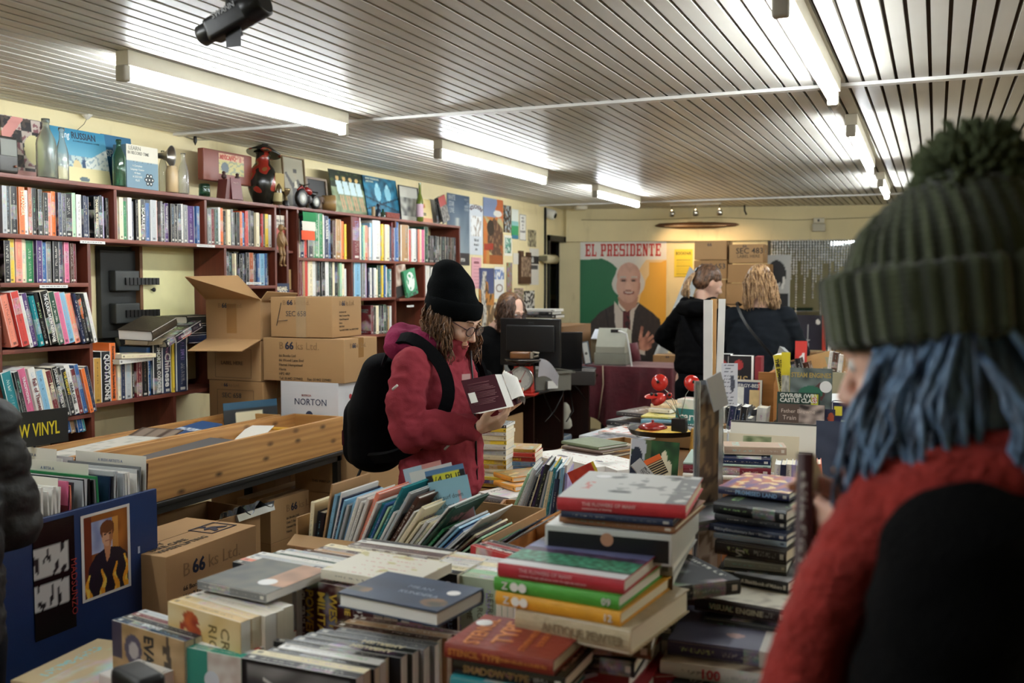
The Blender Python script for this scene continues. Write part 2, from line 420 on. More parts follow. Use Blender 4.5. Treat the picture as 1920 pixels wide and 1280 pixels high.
# ---------------------------------------------------------------- fluorescent lights
HOUS=mat('d9d3c0',.45); HOLD=mat('a9a496',.5)
t=NT('lit_tube'); t.b.inputs['Base Color'].default_value=(1,1,1,1); t.b.inputs['Emission Color'].default_value=(.90,.96,1,1); t.b.inputs['Emission Strength'].default_value=TUBE; TUBEM=t.m
def fluoro(x0,y0,x1,y1,label,z=2.315,on=True,gain=1):
    L=math.hypot(x1-x0,y1-y0); M=T(x0,y0,0)@Rz(math.atan2(-(x1-x0),(y1-y0)))
    o=thing('fluorescent_light',label,'ceiling light',M=M,group='fluorescent battens under the boarded ceiling')
    b=MB(); b.box((-.028,.0,z+.028),(.028,L,CZ-.004),bev=.004); b.build('housing',HOUS,o)
    for y,s in ((.0,1),(L,-1)):
        b=MB(); b.box((-.022,y-.012 if s>0 else y-.02,z-.026),(.022,y+.02 if s>0 else y+.012,z+.03),bev=.009); b.build('lamp_holder',HOLD,o)
    b=MB(); b.tube([(0,.02,z),(0,L-.02,z)],.018,14); b.build('tube',TUBEM,o)
    return o
LS='fluorescent batten '
fluoro(-2.585,2.66,-2.585,4.05,LS+'nearest the tall bookcases, cable entering its near end')
fluoro(-2.57,4.98,-2.57,6.62,LS+'over the aisle behind the woman in the black beanie')
fluoro(-2.56,7.72,-2.56,8.98,LS+'hung above the large portrait poster')
fluoro(-.39,2.70,-.39,4.12,LS+'brightest over the sale tables, nearer than the ceiling strip')
fluoro(-.39,5.0,-.41,6.85,LS+'right of centre, just beyond the ceiling strip')
fluoro(-.39,7.7,-.40,8.9,LS+'farthest of the lights over the sale tables')
for x,y in ((-2.58,.3),(-1.45,-.35),(1.6,3.0),(1.6,5.6),(1.6,8.0)):  # unseen tubes; the one between the rows is added to light the near books
    fluoro(x,y,x,y+1.35,LS+'out of view, unseen beyond the visible battens')
# ================================================================ BOOKCASES ON THE LEFT WALL
XF=-3.5
MAHO=wood('4d2013','6f3322',.42,axis=2,sc=.6,name='mahogany_stain'); MAHE=wood('5c2c22','84493a',.42,axis=1,sc=.6,name='mahogany_edge')
def py_(px,py,X=XF): return at(px,py,X=X)
def Y_(px,py=480,X=XF): return at(px,py,X=X).y
def Z_(px,py,X=XF): return at(px,py,X=X).z
Z1=2.047; Z1b=1.802; Z2b=1.600; Z3b=1.325; Z4b=1.012; TH=.018
case1=thing('bookcase','tall mahogany-stained bookcase of paperbacks built round a meter cupboard','bookcase',(0,0,0))
def cpart(c,name,a,b_,m=MAHE):
    q=MB(); q.box(a,b_,bev=.0015); return q.build(name,m,c)
yl=Y_(6,460); y17=Y_(170,600); yd1=Y_(217,400); yd2=Y_(386,420); y42=Y_(423,500); yr=Y_(517,440)
XBK=XW+.002
cpart(case1,'side_panel',(XBK,yl-.05,.0),(XF,yl-.02,Z1+.0),MAHO)
cpart(case1,'side_panel',(XBK,y17-.009,.0),(XF,y17+.009,Z1b-TH),MAHO)
cpart(case1,'side_panel',(XBK,yr-.009,.0),(XF,yr+.009,Z1),MAHO)
cpart(case1,'divider',(XBK,yd1-.009,Z1b),(XF,yd1+.009,Z1-TH),MAHO)
cpart(case1,'divider',(XBK,yd2-.009,Z1b),(XF,yd2+.009,Z1-TH),MAHO)
cpart(case1,'divider',(XBK,y42-.009,1.0),(XF,y42+.009,Z1b-TH),MAHO)
cpart(case1,'top_shelf',(XBK,yl-.05,Z1-TH),(XF+.003,yr+.009,Z1))
cpart(case1,'shelf',(XBK,yl-.02,Z1b-TH),(XF+.002,yr-.009,Z1b))
for z in (Z2b,Z3b,Z4b,.72,.4): cpart(case1,'shelf',(XBK,yl-.02,z-TH),(XF+.002,y17-.009,z))
ZR=1.052; yref=Y_(372,735); ymid=Y_(328,760)
cpart(case1,'shelf',(XBK,y17+.009,ZR-TH),(XF+.002,y42,ZR))
cpart(case1,'divider',(XBK,ymid-.009,.4),(XF,ymid+.009,ZR-TH),MAHO)
cpart(case1,'shelf',(XBK,y17+.009,.72),(XF+.002,y42,.738))
ZC=1.585; cpart(case1,'shelf',(XBK,y42+.009,ZC-TH),(XF+.002,yr-.009,ZC))
cpart(case1,'shelf',(XBK,y42+.009,1.33),(XF+.002,yr-.009,1.348))
def shelf_label(px0,px1,py,X=XF,parent=None):
    a=at(px0,py,X=X); c=at(px1,py,X=X); b=MB(); b.box((XF+.0025,a.y,a.z-.0065),(XF+.004,c.y,a.z+.0065)); o=b.build('shelf_label',ink('dad9d4'),parent)
    w=MB()
    x=a.y+.012
    while x<c.y-.02:
        l=R.uniform(.006,.02); w.box((XF+.004,x,a.z-.0015),(XF+.0043,x+l,a.z+.0015)); x+=l+.004
    w.build('print',ink('55555a'),o)
shelf_label(149,196,453,parent=case1); shelf_label(368,402,460,parent=case1); shelf_label(73,126,537,parent=case1); shelf_label(461,489,531,parent=case1)
def row(rn,s,pl,pr,pb,z,X=XF,hr=(.178,.2),dep=.13,lean=0.,group=None,titles={},hard=0.,inset=.012,parts=False,noun='paperback',pull={}):
    tk=tok(s); ya=at(pl,pb,X=X).y; yb=at(pr,pb,X=X).y; tot=sum(t[1] for t in tk); k=(yb-ya)/tot; y=ya; n=0
    res=[]
    for i,(c,w,h) in enumerate(tk):
        w*=k
        if c!='_':
            H=h or R.uniform(*hr); hd=R.random()<hard or H>.25
            th=max(.004,w*math.cos(lean)-.0012); D=min(dep+R.uniform(-.02,.02),.22)
            ins=inset+R.uniform(0,.02)-pull.get(i,0)
            tl=lean+R.uniform(-.012,.012) if lean else R.uniform(-.004,.004)
            M=frame((X-ins,y+.0006,z+.001+(th*math.sin(tl) if tl>0 else 0)),ey=(-1,0,0),ez=(0,-math.sin(tl),math.cos(tl)))
            ti=titles.get(i); tn=f' titled {ti[0].lower().title()}' if ti and 0 else ''
            lab=f'{NAM[c]}{" thick" if th>.036 else ""} {noun}, {ordn(n)} from left {rn}'
            o=book(H,D,th,M,c,hd,lab,group=group or ('books '+rn),parts=parts)
            if ti: spine_text(o,ti[0],th*(ti[3] if len(ti)>3 else .75),ti[1],v=ti[2] if len(ti)>2 else .93)
            res.append(o); n+=1
        y+=w
    return res
row('on the top shelf beside the dark upright','s70 k80 k100 o90 w75 z60 k75 k75 k80 j85 o75 n65 k75 k130 l60 w90 n45 n100 _50 k75 k80 n35 q35 _25 k50',9.9,213,440,Z1b,hr=(.182,.2),
    titles={3:('STRANGER','i'),19:('DANIEL RUSSELL','i')})
row('on the top shelf below the record box','w90 i70 v65 w75 n55 _30 k50 i45 k85 b75 s120 j30 _25 g40 k70 u75 k80 k75 k80 w45 g85 u150 b60',221.5,379,444,Z1b,hr=(.18,.2),
    titles={8:('SCARLET','w',.8,.9),15:('Centre of Gravity','w',.93,.6)})
row('on the top shelf below the red case','k40 g55 d55 e50 w30 o65 k25 i50 g25 g60 k50 o35 b35 r45 f35 k35 k55 i50 k50 r25 k30 y50 w45',388.5,514,458,Z1b,hr=(.18,.205))
row('on the second shelf above the leaning novels','k68 y65 j75 i38 v90 u68 b68 g55 k75 n70 p60 f40 d45',14.3,152,527,Z2b,hr=(.172,.182))
row('in the small bay above the boxes','k35 k40 x60 i20 k45 k45 n40 k45 z60 k35 n25 b30 c70 b20 k15',424.9,508,530,ZC,hr=(.172,.182))
row('leaning on the third shelf','j90 r95 w40 u60 t60 k60 k100 e75 p70 c85 j70 n45 k65 k35 w45',17,176,657,Z3b,hr=(.215,.232),lean=.235,dep=.15,inset=-.03,hard=.4,noun='novel',
    titles={6:('THE QUORUM KIM NEWMAN','w',.95,.6),12:('The Visitor','o')})
row('leaning on the fourth shelf','t130 k60 p120 w90 c90 i45 d75 k80 k45 k75 w75 d60 b60 o55 n60',17,177,778,Z4b,hr=(.205,.228),lean=.235,dep=.15,inset=-.03,noun='novel',
    titles={2:('TRADITIONAL','w',.85,.4),3:('Fall of Thanes','d',.8),6:('FIRE','i',.75,.85),7:('JOURNEY INTO THE VOID','w',.97,.6),9:('THE DESCENT','y',.95,.6),10:('YEAR ONE','k',.65,.75)})
row('on the low shelf behind the vinyl sign','y30 n12 b70 h50 b60 t40 _40',122,176,808,.925,hr=(.13,.15),lean=.2)
# reference shelf
row('beneath the meter cupboard','m75^.205 k95^.232 o62^.268 i30^.22 n45^.19 s65^.185 i20^.18 k22^.19 d60^.185 k78^.19 b40^.235 k110^.258 n105^.258 y26^.265 n140^.27 _40',
    178,359,750,ZR,dep=.16,noun='reference book',inset=-.0,hard=.3,parts=True,
    titles={1:('QUOTATIONS','w',.95,.72),2:('Elementary Modern Standard Arabic','k',.95,.5),7:('QUOTATIONS','w',.6),11:('SHORTER OXFORD','w',.9,.5),12:('Chinese','w',.78,.8)})
def fbook(label,H,D,Th,o,ez,ey,col,hard=True,**k): return book(H,D,Th,frame(o,ey=ey,ez=ez),col,hard,label,**k)
# books lying on the reference row
p=at(224,684,X=-3.47); q=fbook('orange and white textbook lying on the reference row',.21,.14,.022,(p.x,p.y,1.245),(0,1,.02),(-1,0,0),'w',False)
p=at(224,684,X=-3.47); fbook('creased white workbook lying over the orange textbook',.2,.14,.02,(p.x+.005,p.y+.01,1.269),(0,1,-.03),(-1,.1,0),'i',False)
p=at(262,611,X=-3.47); fbook('old brown leather dictionary with worn page edges on top of the reference books',.26,.17,.05,(-3.40,p.y+.0,1.372),(-.28,.93,.22),(-1,-.3,.05),'3a3226',plain=True)
p=at(262,624,X=-3.5); fbook('tan book wedged beneath the old brown dictionary',.18,.15,.03,(-3.47,p.y+.02,1.33),(0,1,.0),(-1,0,0),'8f8064',plain=True)
p=at(306,628,X=-3.47); o=fbook('black book with a striped yellow and red spine end under the old dictionary',.2,.15,.034,(-3.45,p.y-.01,1.315),(0,.93,.36),(-1,0,0),'k')
p=at(322,640,X=-3.47); o=fbook('black and red grammar dictionary tilted on the reference books',.2,.14,.036,(-3.44,p.y+.01,1.300),(0,-.93,-.36),(-1,0,0),'1a1228',False)
o.matrix_world=frame((-3.44,p.y+.19,1.375),ey=(-1,0,0),ez=(0,-.93,-.36)); spine_text(o,'Dictionary',.017,'w',v=.83); spine_text(o,'Plus Grammar',.012,'j',v=.8,u=.08)
for k,(dz,dy) in enumerate(((0,0),(.048,.02),(.096,-.01))):
    fbook('black bound volume, '+('lowest','middle','topmost')[k]+' of three stacked behind the open cardboard box',.26,.17,.045,(-3.5,Y_(352,590)+dy,1.335+dz),(0,1,0),(-1,0,0),('n','k','1b1f1c')[k],plain=True)
# ---------------------------------------------------------------- meter cupboard in the open bay
ya=Y_(178,500,XW); ybb=Y_(252,500,XW); yc=Y_(372,500,XW)
em=thing('electricity_meter_board','dim grey electricity board with two rows of black fuses','fuse board',(XW+.005,0,0))
b=MB(); b.box((0,ya,1.06),(.006,ybb-.02,1.78)); b.box((0,ya,1.33),(.03,ybb-.02,1.76),bev=.004); b.build('back_board',mat('222423',.6),em)
for z in (1.40,1.56):
    b=MB(); b.box((.03,ya+.05,z),(.075,ybb-.05,z+.1),bev=.006); q=b.build('fuse_box',mat('303332',.5),em)
    b=MB(); 
    for i in range(9): b.box((.075,ya+.11+i*.026,z+.03),(.084,ya+.13+i*.026,z+.065))
    b.build('switch',BLK,q)
b=MB(); b.tube([(.02,ya+.1,1.33),(.04,ya+.14,1.2),(.03,ya+.24,1.1),(.03,ya+.3,1.06)],.009); b.build('cable',mat('3c3a24',.5),em)
cu=thing('wall_cupboard','cream painted cupboard door with a small black knob, standing open beside the fuse board','cupboard',(XW+.004,0,0))
b=MB(); b.box((.02,ybb-.01,1.08),(.05,yc+.03,1.79),bev=.002); b.build('door',mat('e0dba4',.5),cu)
b=MB(); b.box((.0,ybb-.03,1.08),(.06,ybb-.01,1.79)); b.build('frame',mat('6d4a2c',.6),cu)
b=MB(); b.lathe([(.004,0),(.005,.012),(.011,.016),(.011,.022),(.004,.026)],16,M=frame((.05,Y_(268,543,XW),Z_(268,543,XW)),ex=(0,1,0),ez=(1,0,0))); b.build('knob',BLK,cu)
# ================================================================ SECOND BOOKCASE
case2=thing('bookcase','long mahogany-stained bookcase of hardbacks with posters and bottles on top','bookcase',(0,0,0))
g0=Y_(559,440); gL=Y_(660,440); gM=Y_(742,440); gR=Y_(862,470)
Z6=2.050; Z6b=1.752; Z7b=1.50; Z8b=1.25
y745=Y_(742,560); y800=Y_(797,560)
cpart(case2,'side_panel',(XBK,g0-.009,0),(XF,g0+.009,Z6),MAHO)
cpart(case2,'side_panel',(XBK,gR-.009,Z6b-TH),(XF,gR+.009,Z6-TH),MAHO)
cpart(case2,'top_shelf',(XBK,yr+.012,Z6-TH),(XF+.003,gR+.009,Z6))
cpart(case2,'shelf',(XBK,g0,Z6b-TH),(XF+.002,gR,Z6b))
cpart(case2,'divider',(XBK,gL-.009,1.0),(XF,gL+.009,Z6-TH),MAHO)
cpart(case2,'divider',(XBK,gM-.009,Z6-TH-.045),(XF,gM+.009,Z6-TH),MAHO)
cpart(case2,'divider',(XBK,y745-.009,.6),(XF,y745+.009,Z6b-TH),MAHO)
cpart(case2,'divider',(XBK,y800-.009,.6),(XF,y800+.009,Z6b-TH),MAHO)
cpart(case2,'shelf',(XBK,g0,Z7b-TH),(XF+.002,y745,Z7b)); cpart(case2,'shelf',(XBK,y745,Z7b-.028),(XF+.03,y800,Z7b-.01))
cpart(case2,'shelf',(XBK,y800,Z7b-TH),(XF+.002,gR,Z7b)); cpart(case2,'shelf',(XBK,g0,Z8b-TH),(XF+.002,gR,Z8b)); cpart(case2,'shelf',(XBK,g0,.9),(XF+.002,gR,.918))
cpart(case2,'side_panel',(XBK,yr+.13,0),(XF-.02,yr+.15,Z6-TH),MAHO)
cpart(case2,'shelf',(XBK,yr+.02,1.775),(XF-.03,g0-.01,1.79)); cpart(case2,'shelf',(XBK,yr+.02,1.545),(XF-.03,g0-.01,1.558)); cpart(case2,'shelf',(XBK,yr+.02,1.38),(XF-.03,g0-.01,1.395))
row('in the bay behind the small tricolour flag','i30^.23 n38^.2 r35^.2 x55^.255 v56^.275 v50^.275 w26^.27 n52^.265 b20^.25 f35^.24 h60^.25 o30^.24 n16^.24 y26^.225',561.7,656,489,Z6b,dep=.17,noun='hardback',hard=.6,titles={7:('ULYSSES','w',.9,.6)})
row('in the middle bay right of the divider','d98^.29 i15^.25 t14^.22 l18^.23 j32^.23 w20^.22 k12^.22 c22^.25 w80^.27 y20^.25 m18^.24 i50^.25 n30^.24 d30^.27 b50^.275',662,753,491,Z6b,dep=.17,noun='hardback',hard=.6)
row('in the bay above the two displayed books','h80^.26 r20^.23 w45^.24 n25^.24 j15^.24 i15^.24 p35^.24 e42^.265',755,808,493,Z6b,dep=.17,noun='hardback',hard=.6)
row('in the set ending the top shelf','k20 x20 k20 k20 x20 k20 k60 k20 x20 k20 f20 k20 x20 k20',809,860,498,Z6b,hr=(.2,.205),noun='matching bound volume')
row('over the taped box, left bay','w35^.235 d25^.25 h25^.24 r30^.235 g22^.245 i65^.245 w35^.235 k50^.235 k45^.23 w42^.24 e42^.245 k20^.23 i25^.23 k45^.23 l30^.225 i40^.22 w38^.19',561.5,657,566,Z7b,dep=.16,noun='hardback',hard=.5)
row('over the taped box, right bay','i20^.18 t18^.24 c72^.245 g40^.235 q20^.235 o12^.235 n18^.2 w22^.2 w20^.2 n12^.2 w26^.2 i22^.19 e42^.22 y20^.22 b22^.22 w14^.21 i12^.2 t32^.195',662,738,572,Z7b,dep=.16,noun='hardback',hard=.5,titles={17:('James Joyce','w')})
row('between the taped box and red hood','d25 k20 i30 k25 x30 e25 k18 m16 w20',702,739,628,Z8b,hr=(.18,.2),noun='hardback')
row('on the far shelf behind the black beanie','w40 g20 w40 x20 i30 n30 w40 k20',801,850,560,Z7b,hr=(.22,.24),noun='hardback')
# ================================================================ THINGS ON TOP OF THE BOOKCASES
def sheet(name,label,cat,x0,y0,x1,y1,f,X=XW+.004,res=60,t=.0015,lean=0.,group=None,rough=.45,zb=None,bow=0.):
    a=at(x0,(y0+y1)/2,X=X); c=at(x1,(y0+y1)/2,X=X); zt=at(x0,y0,X=X).z; z0=at(x0,y1,X=X).z if zb is None else zb
    M=frame((X,a.y,z0),ex=(0,1,0),ey=(-math.sin(lean),0,math.cos(lean)))
    return printed(name,c.y-a.y,zt-z0,f,M,res,t,label=label,cat=cat,group=group,rough=rough,bow=bow)
def txt_on(o,s,size,col,u,v,bold=0.,align='LEFT',sx=1.,shear=0.,rot=0.,lh=1.,name='lettering'):
    w=max(q.co.x for q in o.data.vertices); h=max(q.co.y for q in o.data.vertices); t=max(q.co.z for q in o.data.vertices)
    return word(s,size,ink(col),o,T(u*w,v*h,t+.0004)@Rz(rot),name,bold,align,sx,shear,lh=lh)
def n2(u,v,s=6.,k=0.): return noise.noise(V((u*s,v*s,k)))
ZT=Z1
def lp_ladies(u,v):
    if abs(u-v*.9-.0+.55)<.12 and v>.6 and u<.45: return 'd8948c'
    if inE(u,v,.62,.5,.2,.24): return 'e3d9a0'
    i=int(u*5);j=int(v*5)
    c='c8b8ac' if (i+j)%2 else '2a2426'
    if n2(u,v,14)>.15: c='8a5a5e' if (i+j)%2 else '4c4038'
    return 'd8a098' if v<.14 else c
lp=sheet('record_sleeve','pink and black chequered LP sleeve with pictures behind the big bottle','record sleeve',8,213,100,330,lp_ladies,X=-3.66,zb=ZT,t=.006,lean=.1)
mt=thing('voltmeter','old black voltmeter with a pale dial at the frame edge on the bookcase','meter')
a=at(-2,318,X=-3.5); c=at(36,318,X=-3.5)
b=MB(); b.prism([(0,0),(.14,0),(.12,.145),(.02,.15)],c.y-a.y,M=frame((-3.63,a.y,ZT+.001),ex=(1,0,0),ez=(0,1,0))@Matrix.Identity(4)); 
mt.location=(0,0,0)
bb=MB(); bb.box((-3.62,a.y,ZT+.001),(-3.5,c.y,ZT+.15),bev=.012); bb.build('case',mat('34322e',.4),mt)
bb=MB(); bb.box((-3.5,a.y+.008,ZT+.07),(-3.496,c.y-.012,ZT+.138),bev=.002); bb.build('dial',mat('74766f',.5),mt)
bb=MB(); bb.lathe([(.005,0),(.005,.008),(.002,.009)],12,M=frame((-3.5,c.y-.02,ZT+.03),ex=(0,1,0),ez=(1,0,0))); bb.build('screw',mat('7a4a34',.4),mt)
GL=glassm('eef4ea',.22); GLD=glassm('7fae90'); GLC=glassm('f6f8f4',.12)
def bottle(label,px,w_px,ytop,X,z=None,col=GL,prof=None,label_col=None,name='glass_bottle',cat='bottle',pyb=None,cork=None):
    z=ZT if z is None else z
    c=at(px,ytop,X=X); dd=(c-CAM).dot(FW); r=w_px/2/F*dd; H=c.z-z
    P=prof or [(.93,0),(1,.02),(1,.58),(.9,.66),(.55,.78),(.36,.84),(.34,.93),(.42,.94),(.42,1.0)]
    b=MB(); b.lathe([(r*p,H*q) for p,q in P]+([(r*p*.86,H*q) for p,q in reversed(P[1:])] if col in(GL,GLD,GLC) else []),28,cap=True)
    o=b.build(name,col,None,T(X,c.y,z+.001),label=label,cat=cat)
    if label_col:
        b=MB(); b.lathe([(r*1.01,H*.12),(r*1.01,H*.45)],28,cap=False); b.build('label',mat(label_col,.7),o)
    return o
bottle('large frosted pale green bottle with a screw neck on the bookcase',85,36,223,-3.53)
bottle('slim clear bottle standing against the big frosted one',115,23,240,-3.52,col=GLC,prof=[(.95,0),(1,.02),(1,.5),(.85,.6),(.4,.78),(.36,.93),(.5,.94),(.5,1)])
def russian(u,v):
    if v<.3: 
        if inE(u,v,.5,.09,.09,.045): return '5b6a70'
        return 'dccf9e'
    if u>.55 and v<.30+.62*(u-.35) and v>.2: return 'd9dcd2' if n2(u,v,18)<.2 else '9fb0b4'
    if inE(u,v,.55,.33,.06,.13): return '39506a'
    if inE(u,v,.4,.32,.07,.12): return 'd2c090'
    if v<.52: return 'b8c9c4' if n2(u,v,16)<.0 else '7890a0'
    return lerpc('6aa6bc','2f7f9f',(v-.5)*2.4)
o=sheet('record_sleeve','blue and cream Russian language course record leaning on the wall','record sleeve',104,233,205,349,russian,X=-3.60,zb=ZT,t=.01,lean=.16)
txt_on(o,'RUSSIAN',.043,'2a2c3a',.36,.83,.015,sx=.85); txt_on(o,'iving',.045,'e8ecea',.14,.82,sx=.7,shear=.25); txt_on(o,'A COMPLETE LANGUAGE COURSE',.01,'24404e',.38,.77)
o=sheet('record_sleeve','dark blue language record with letters SP half hidden behind','record sleeve',196,250,251,352,lambda u,v:'256284' if v>.15 else '2a6d8c',X=-3.63,zb=ZT,t=.008,lean=.1)
txt_on(o,'SP',.045,'cfdadc',.1,.6,.02)
bottle('dark green moulded glass bottle beside the language box','0' and 222,24,262,-3.51,col=GLD)
bx=thing('record_box','grey blue boxed language course headed learn in record time','boxed set')
a=at(238,358,X=-3.5); c=at(297,358,X=-3.5); zt=at(240,270,X=-3.5).z
b=MB(); b.box((-3.58,a.y,ZT+.001),(-3.5,c.y,zt),bev=.002); b.build('box',mat('5f7684',.5),bx)
def lrt(u,v): return 'c9c4b2' if v>.62 else ('34474e' if (abs((u*11)%1-.5)<.08 and .2<u<.8 and .6<v<.66) else '64808f')
q=printed('printed_front',c.y-a.y,zt-ZT,lrt,frame((-3.4995,a.y,ZT+.001),ex=(0,1,0),ey=(0,0,1)),40,.0006,bx)
txt_on(q,'LEARN',.026,'7c7a6e',.07,.88,.01); txt_on(q,'IN RECORD TIME',.021,'6c6a60',.04,.78,.01,sx=.85); 
for i,sx_ in enumerate(('A Complete','Language Course','40 Basic','& LESSONS','PLUS')): txt_on(q,sx_,.0125,'d5d8d2',.33,.5-.085*i,.01,'CENTER')
b=MB()
for i,(x,y) in enumerate([(0,0),(1,0),(-1,0),(.5,.86),(-.5,.86),(.5,-.86),(-.5,-.86)]):
    b.lathe([(.0105,0),(.0105,.0006)],18,0,M=T(.145+x*.021,.045+y*.021,.001)); b.lathe([(.005,0),(.005,.0009)],12,1,M=T(.145+x*.021,.045+y*.021,.001))
b.build('disc_pattern',[ink('16191c'),ink('c8ccc6')],q)
hn=thing('metal_horn','dull metal horn flared towards the room among the bottles','horn')
c=at(322,292,X=-3.5); M=frame((-3.56,c.y-.03,c.z+.0),ex=(0,0,1),ez=(1,.35,-.05))
b=MB(); b.lathe([(.006,-.06),(.012,-.01),(.016,.02),(.026,.045),(.05,.066),(.053,.07),(.049,.068),(.024,.043),(.01,.01)],32,M=M,cap=False); b.build('bell',mat('8d8880',.28,.9),hn)
b=MB(); b.tube([(-3.6,c.y-.045,ZT+.002),(-3.6,c.y-.045,c.z-.01),(-3.585,c.y-.04,c.z)],.009); b.lathe([(.04,0),(.038,.01),(.01,.016)],20,M=T(-3.6,c.y-.045,ZT+.001)); b.build('stand',mat('6b675f',.4,.7),hn)
bottle('clear milk bottle partly behind the language box',305,16,283,-3.58,col=GLC)
bottle('cream stoneware jar with a brown print under the horn',322,23,312,-3.505,col=mat('b39a72',.35),name='stoneware_jar',cat='jar',prof=[(.95,0),(1,.02),(1,.75),(.9,.85),(.75,.95),(.8,1.0)])
bottle('clear glass milk bottle right of the stoneware jar',343,20,288,-3.51,col=GLC,prof=[(.95,0),(1,.02),(1,.5),(.8,.65),(.45,.8),(.4,.95),(.48,1)])
bottle('squat dark green glass jar alone on the shelf top',383,21,345,-3.51,col=glassm('2e5a44'),name='glass_jar',cat='jar',prof=[(.9,0),(1,.05),(1,.5),(.95,.6),(.98,.66),(1,.7),(.95,.95),(.8,1)])
# red case on its dark stand
rc=thing('toy_case','flat red brown construction toy case with a paper label, propped high','toy case')
a=at(382,340,X=-3.6); c=at(473,340,X=-3.6); z0=at(385,337,X=-3.6).z; z1=at(385,277,X=-3.6).z
b=MB(); b.box((-3.64,a.y,z0),(-3.6,c.y,z1),bev=.006); b.build('case',mat('7e3f30',.45,var=.2),rc)
def mecc(u,v):
    if v>.68: return 'cfa884' if n2(u,v,10)<.1 else 'b9705a'
    if inE(u,v,.24,.32,.15,.26): return '3c4c50'
    return 'b9ad6a' if n2(u,v,9)>-.1 else '8a8f6c'
q=printed('paper_label',(c.y-a.y)*.52,(z1-z0)*.66,mecc,frame((-3.5995,a.y+(c.y-a.y)*.3,z0+.045),ex=(0,1,0),ey=(0,0,1)),44,.0005,rc)
txt_on(q,'MECCANO',.034,'b8452f',.04,.72,.03,sx=.8)
ch=thing('book_stand','small dark red box stand with a maroon book cover shown on it','stand')
a=at(411,372,X=-3.55); c=at(459,372,X=-3.5); zz=at(430,335,X=-3.5).z
b=MB(); b.prism([(0,0),(c.y-a.y,0),(c.y-a.y-.02,zz-ZT-.002),(.02,zz-ZT-.002)],.06,M=frame((-3.57,a.y,ZT+.001),ex=(0,1,0),ey=(0,0,1))); b.build('block',mat('5c2522',.5),ch)
b=MB(); b.box((0,0,0),(.085,.115,.004)); q=b.build('cover',mat('6b2b2e',.45),ch); q.matrix_basis=frame((-3.502,a.y+.045,ZT+.004),ex=(0,1,0),ey=(-.1,0,1)); word('Peter Pan',.012,ink('c9a9a0'),q,T(.02,.085,.0045))
for yy in (a.y+.03,c.y-.01):
    b=MB(); b.lathe([(.004,0),(.013,.006),(.015,.018),(.008,.028),(.011,.036),(.005,.042)],12,M=T(-3.54,yy,zz)); b.build('carved_bird',mat('3c1f1a',.5),ch)
# painted vase with hat lid
def vasemat():
    t=NT('painted_vase'); o=t.obj()
    w=t.new('ShaderNodeTexVoronoi',feature='SMOOTH_F1'); t.put(w.inputs['Vector'],o); w.inputs['Scale'].default_value=17
    sp=t.new('ShaderNodeSeparateColor'); t.put(sp.inputs[0],w.outputs['Color'])
    c=t.ramp(sp.outputs[0],[(0,'1d1c16'),(.45,'1d1c16'),(.46,'8d2a1e'),(.68,'8d2a1e'),(.69,'7c5530'),(.85,'24301c')],'CONSTANT')
    return t.fin(c,.22)
VS=vasemat(); vz=thing('vase','tall black and red splashed vase wearing a domed hat lid','vase'); c=at(498,330,X=-3.56)
vz.location=(-3.58,c.y,ZT+.001); vh=at(498,290,X=-3.56).z-ZT
b=MB(); b.lathe([(.045,0),(.055,.01),(.078,.07),(.088,.12),(.082,.17),(.062,.21),(.042,.235),(.036,vh),(.05,vh+.01)],32); b.build('body',VS,vz)
b=MB(); b.lathe([(.098,0),(.1,.006),(.06,.03),(.04,.045),(.015,.05),(.02,.062),(.012,.072)],32); q=b.build('lid',VS,vz); q.matrix_basis=T(.0,.012,vh+.003)@Matrix.Rotation(-.22,4,'X')
b=MB(); b.box((0,0,0),(.001,.07,.1)); q=b.build('paper_label',mat('a08a52',.7),vz); q.matrix_basis=T(.086,-.0,.08)@Rz(-.15)
bottle('champagne style bottle with a cream label beside the vase',520,17,335,-3.5,col=mat('4a3c22',.2),label_col='b5a878')
tr=thing('trophy_cup','small tarnished two handled trophy cup on a black base','trophy'); c=at(536,360,X=-3.5); tr.location=(-3.5,c.y,ZT+.001)
b=MB(); b.lathe([(.02,0),(.02,.02),(.015,.03)],20); b.build('base',BLK,tr)
b=MB(); b.lathe([(.012,.03),(.006,.045),(.006,.055),(.02,.07),(.026,.09),(.027,.1),(.02,.1),(.016,.075)],24); b.build('cup',mat('8d7a5a',.25,.8),tr)
for s_ in (1,-1):
    b=MB(); b.tube([(0,s_*.024,.075),(0,s_*.036,.083),(0,s_*.036,.097),(0,s_*.026,.1)],.0022,6); b.build('handle',mat('8d7a5a',.25,.8),tr)
def pframe(label,x0,y0,x1,y1,f,X=-3.62,fw=.008,fcol='6e5a3c',lean=.08,name='framed_picture',zb=None,cat='picture'):
    a=at(x0,(y0+y1)/2,X=X); c=at(x1,(y0+y1)/2,X=X); z0=(ZT+.001) if zb is None else zb; h=at(x0,y0,X=X).z-z0; w=c.y-a.y
    M=frame((X,a.y,z0),ex=(0,1,0),ey=(-math.sin(lean),0,math.cos(lean)))
    r=thing(name,label,cat,M=M)
    b=MB()
    for p,q in (((0,0),(w,fw)),((0,h-fw),(w,h)),((0,fw),(fw,h-fw)),((w-fw,fw),(w,h-fw))): b.box((p[0],p[1],0),(q[0],q[1],.012))
    b.build('frame',mat(fcol,.4),r); printed('print',w-2*fw,h-2*fw,f,T(fw,fw,.002),50,.001,r); return r
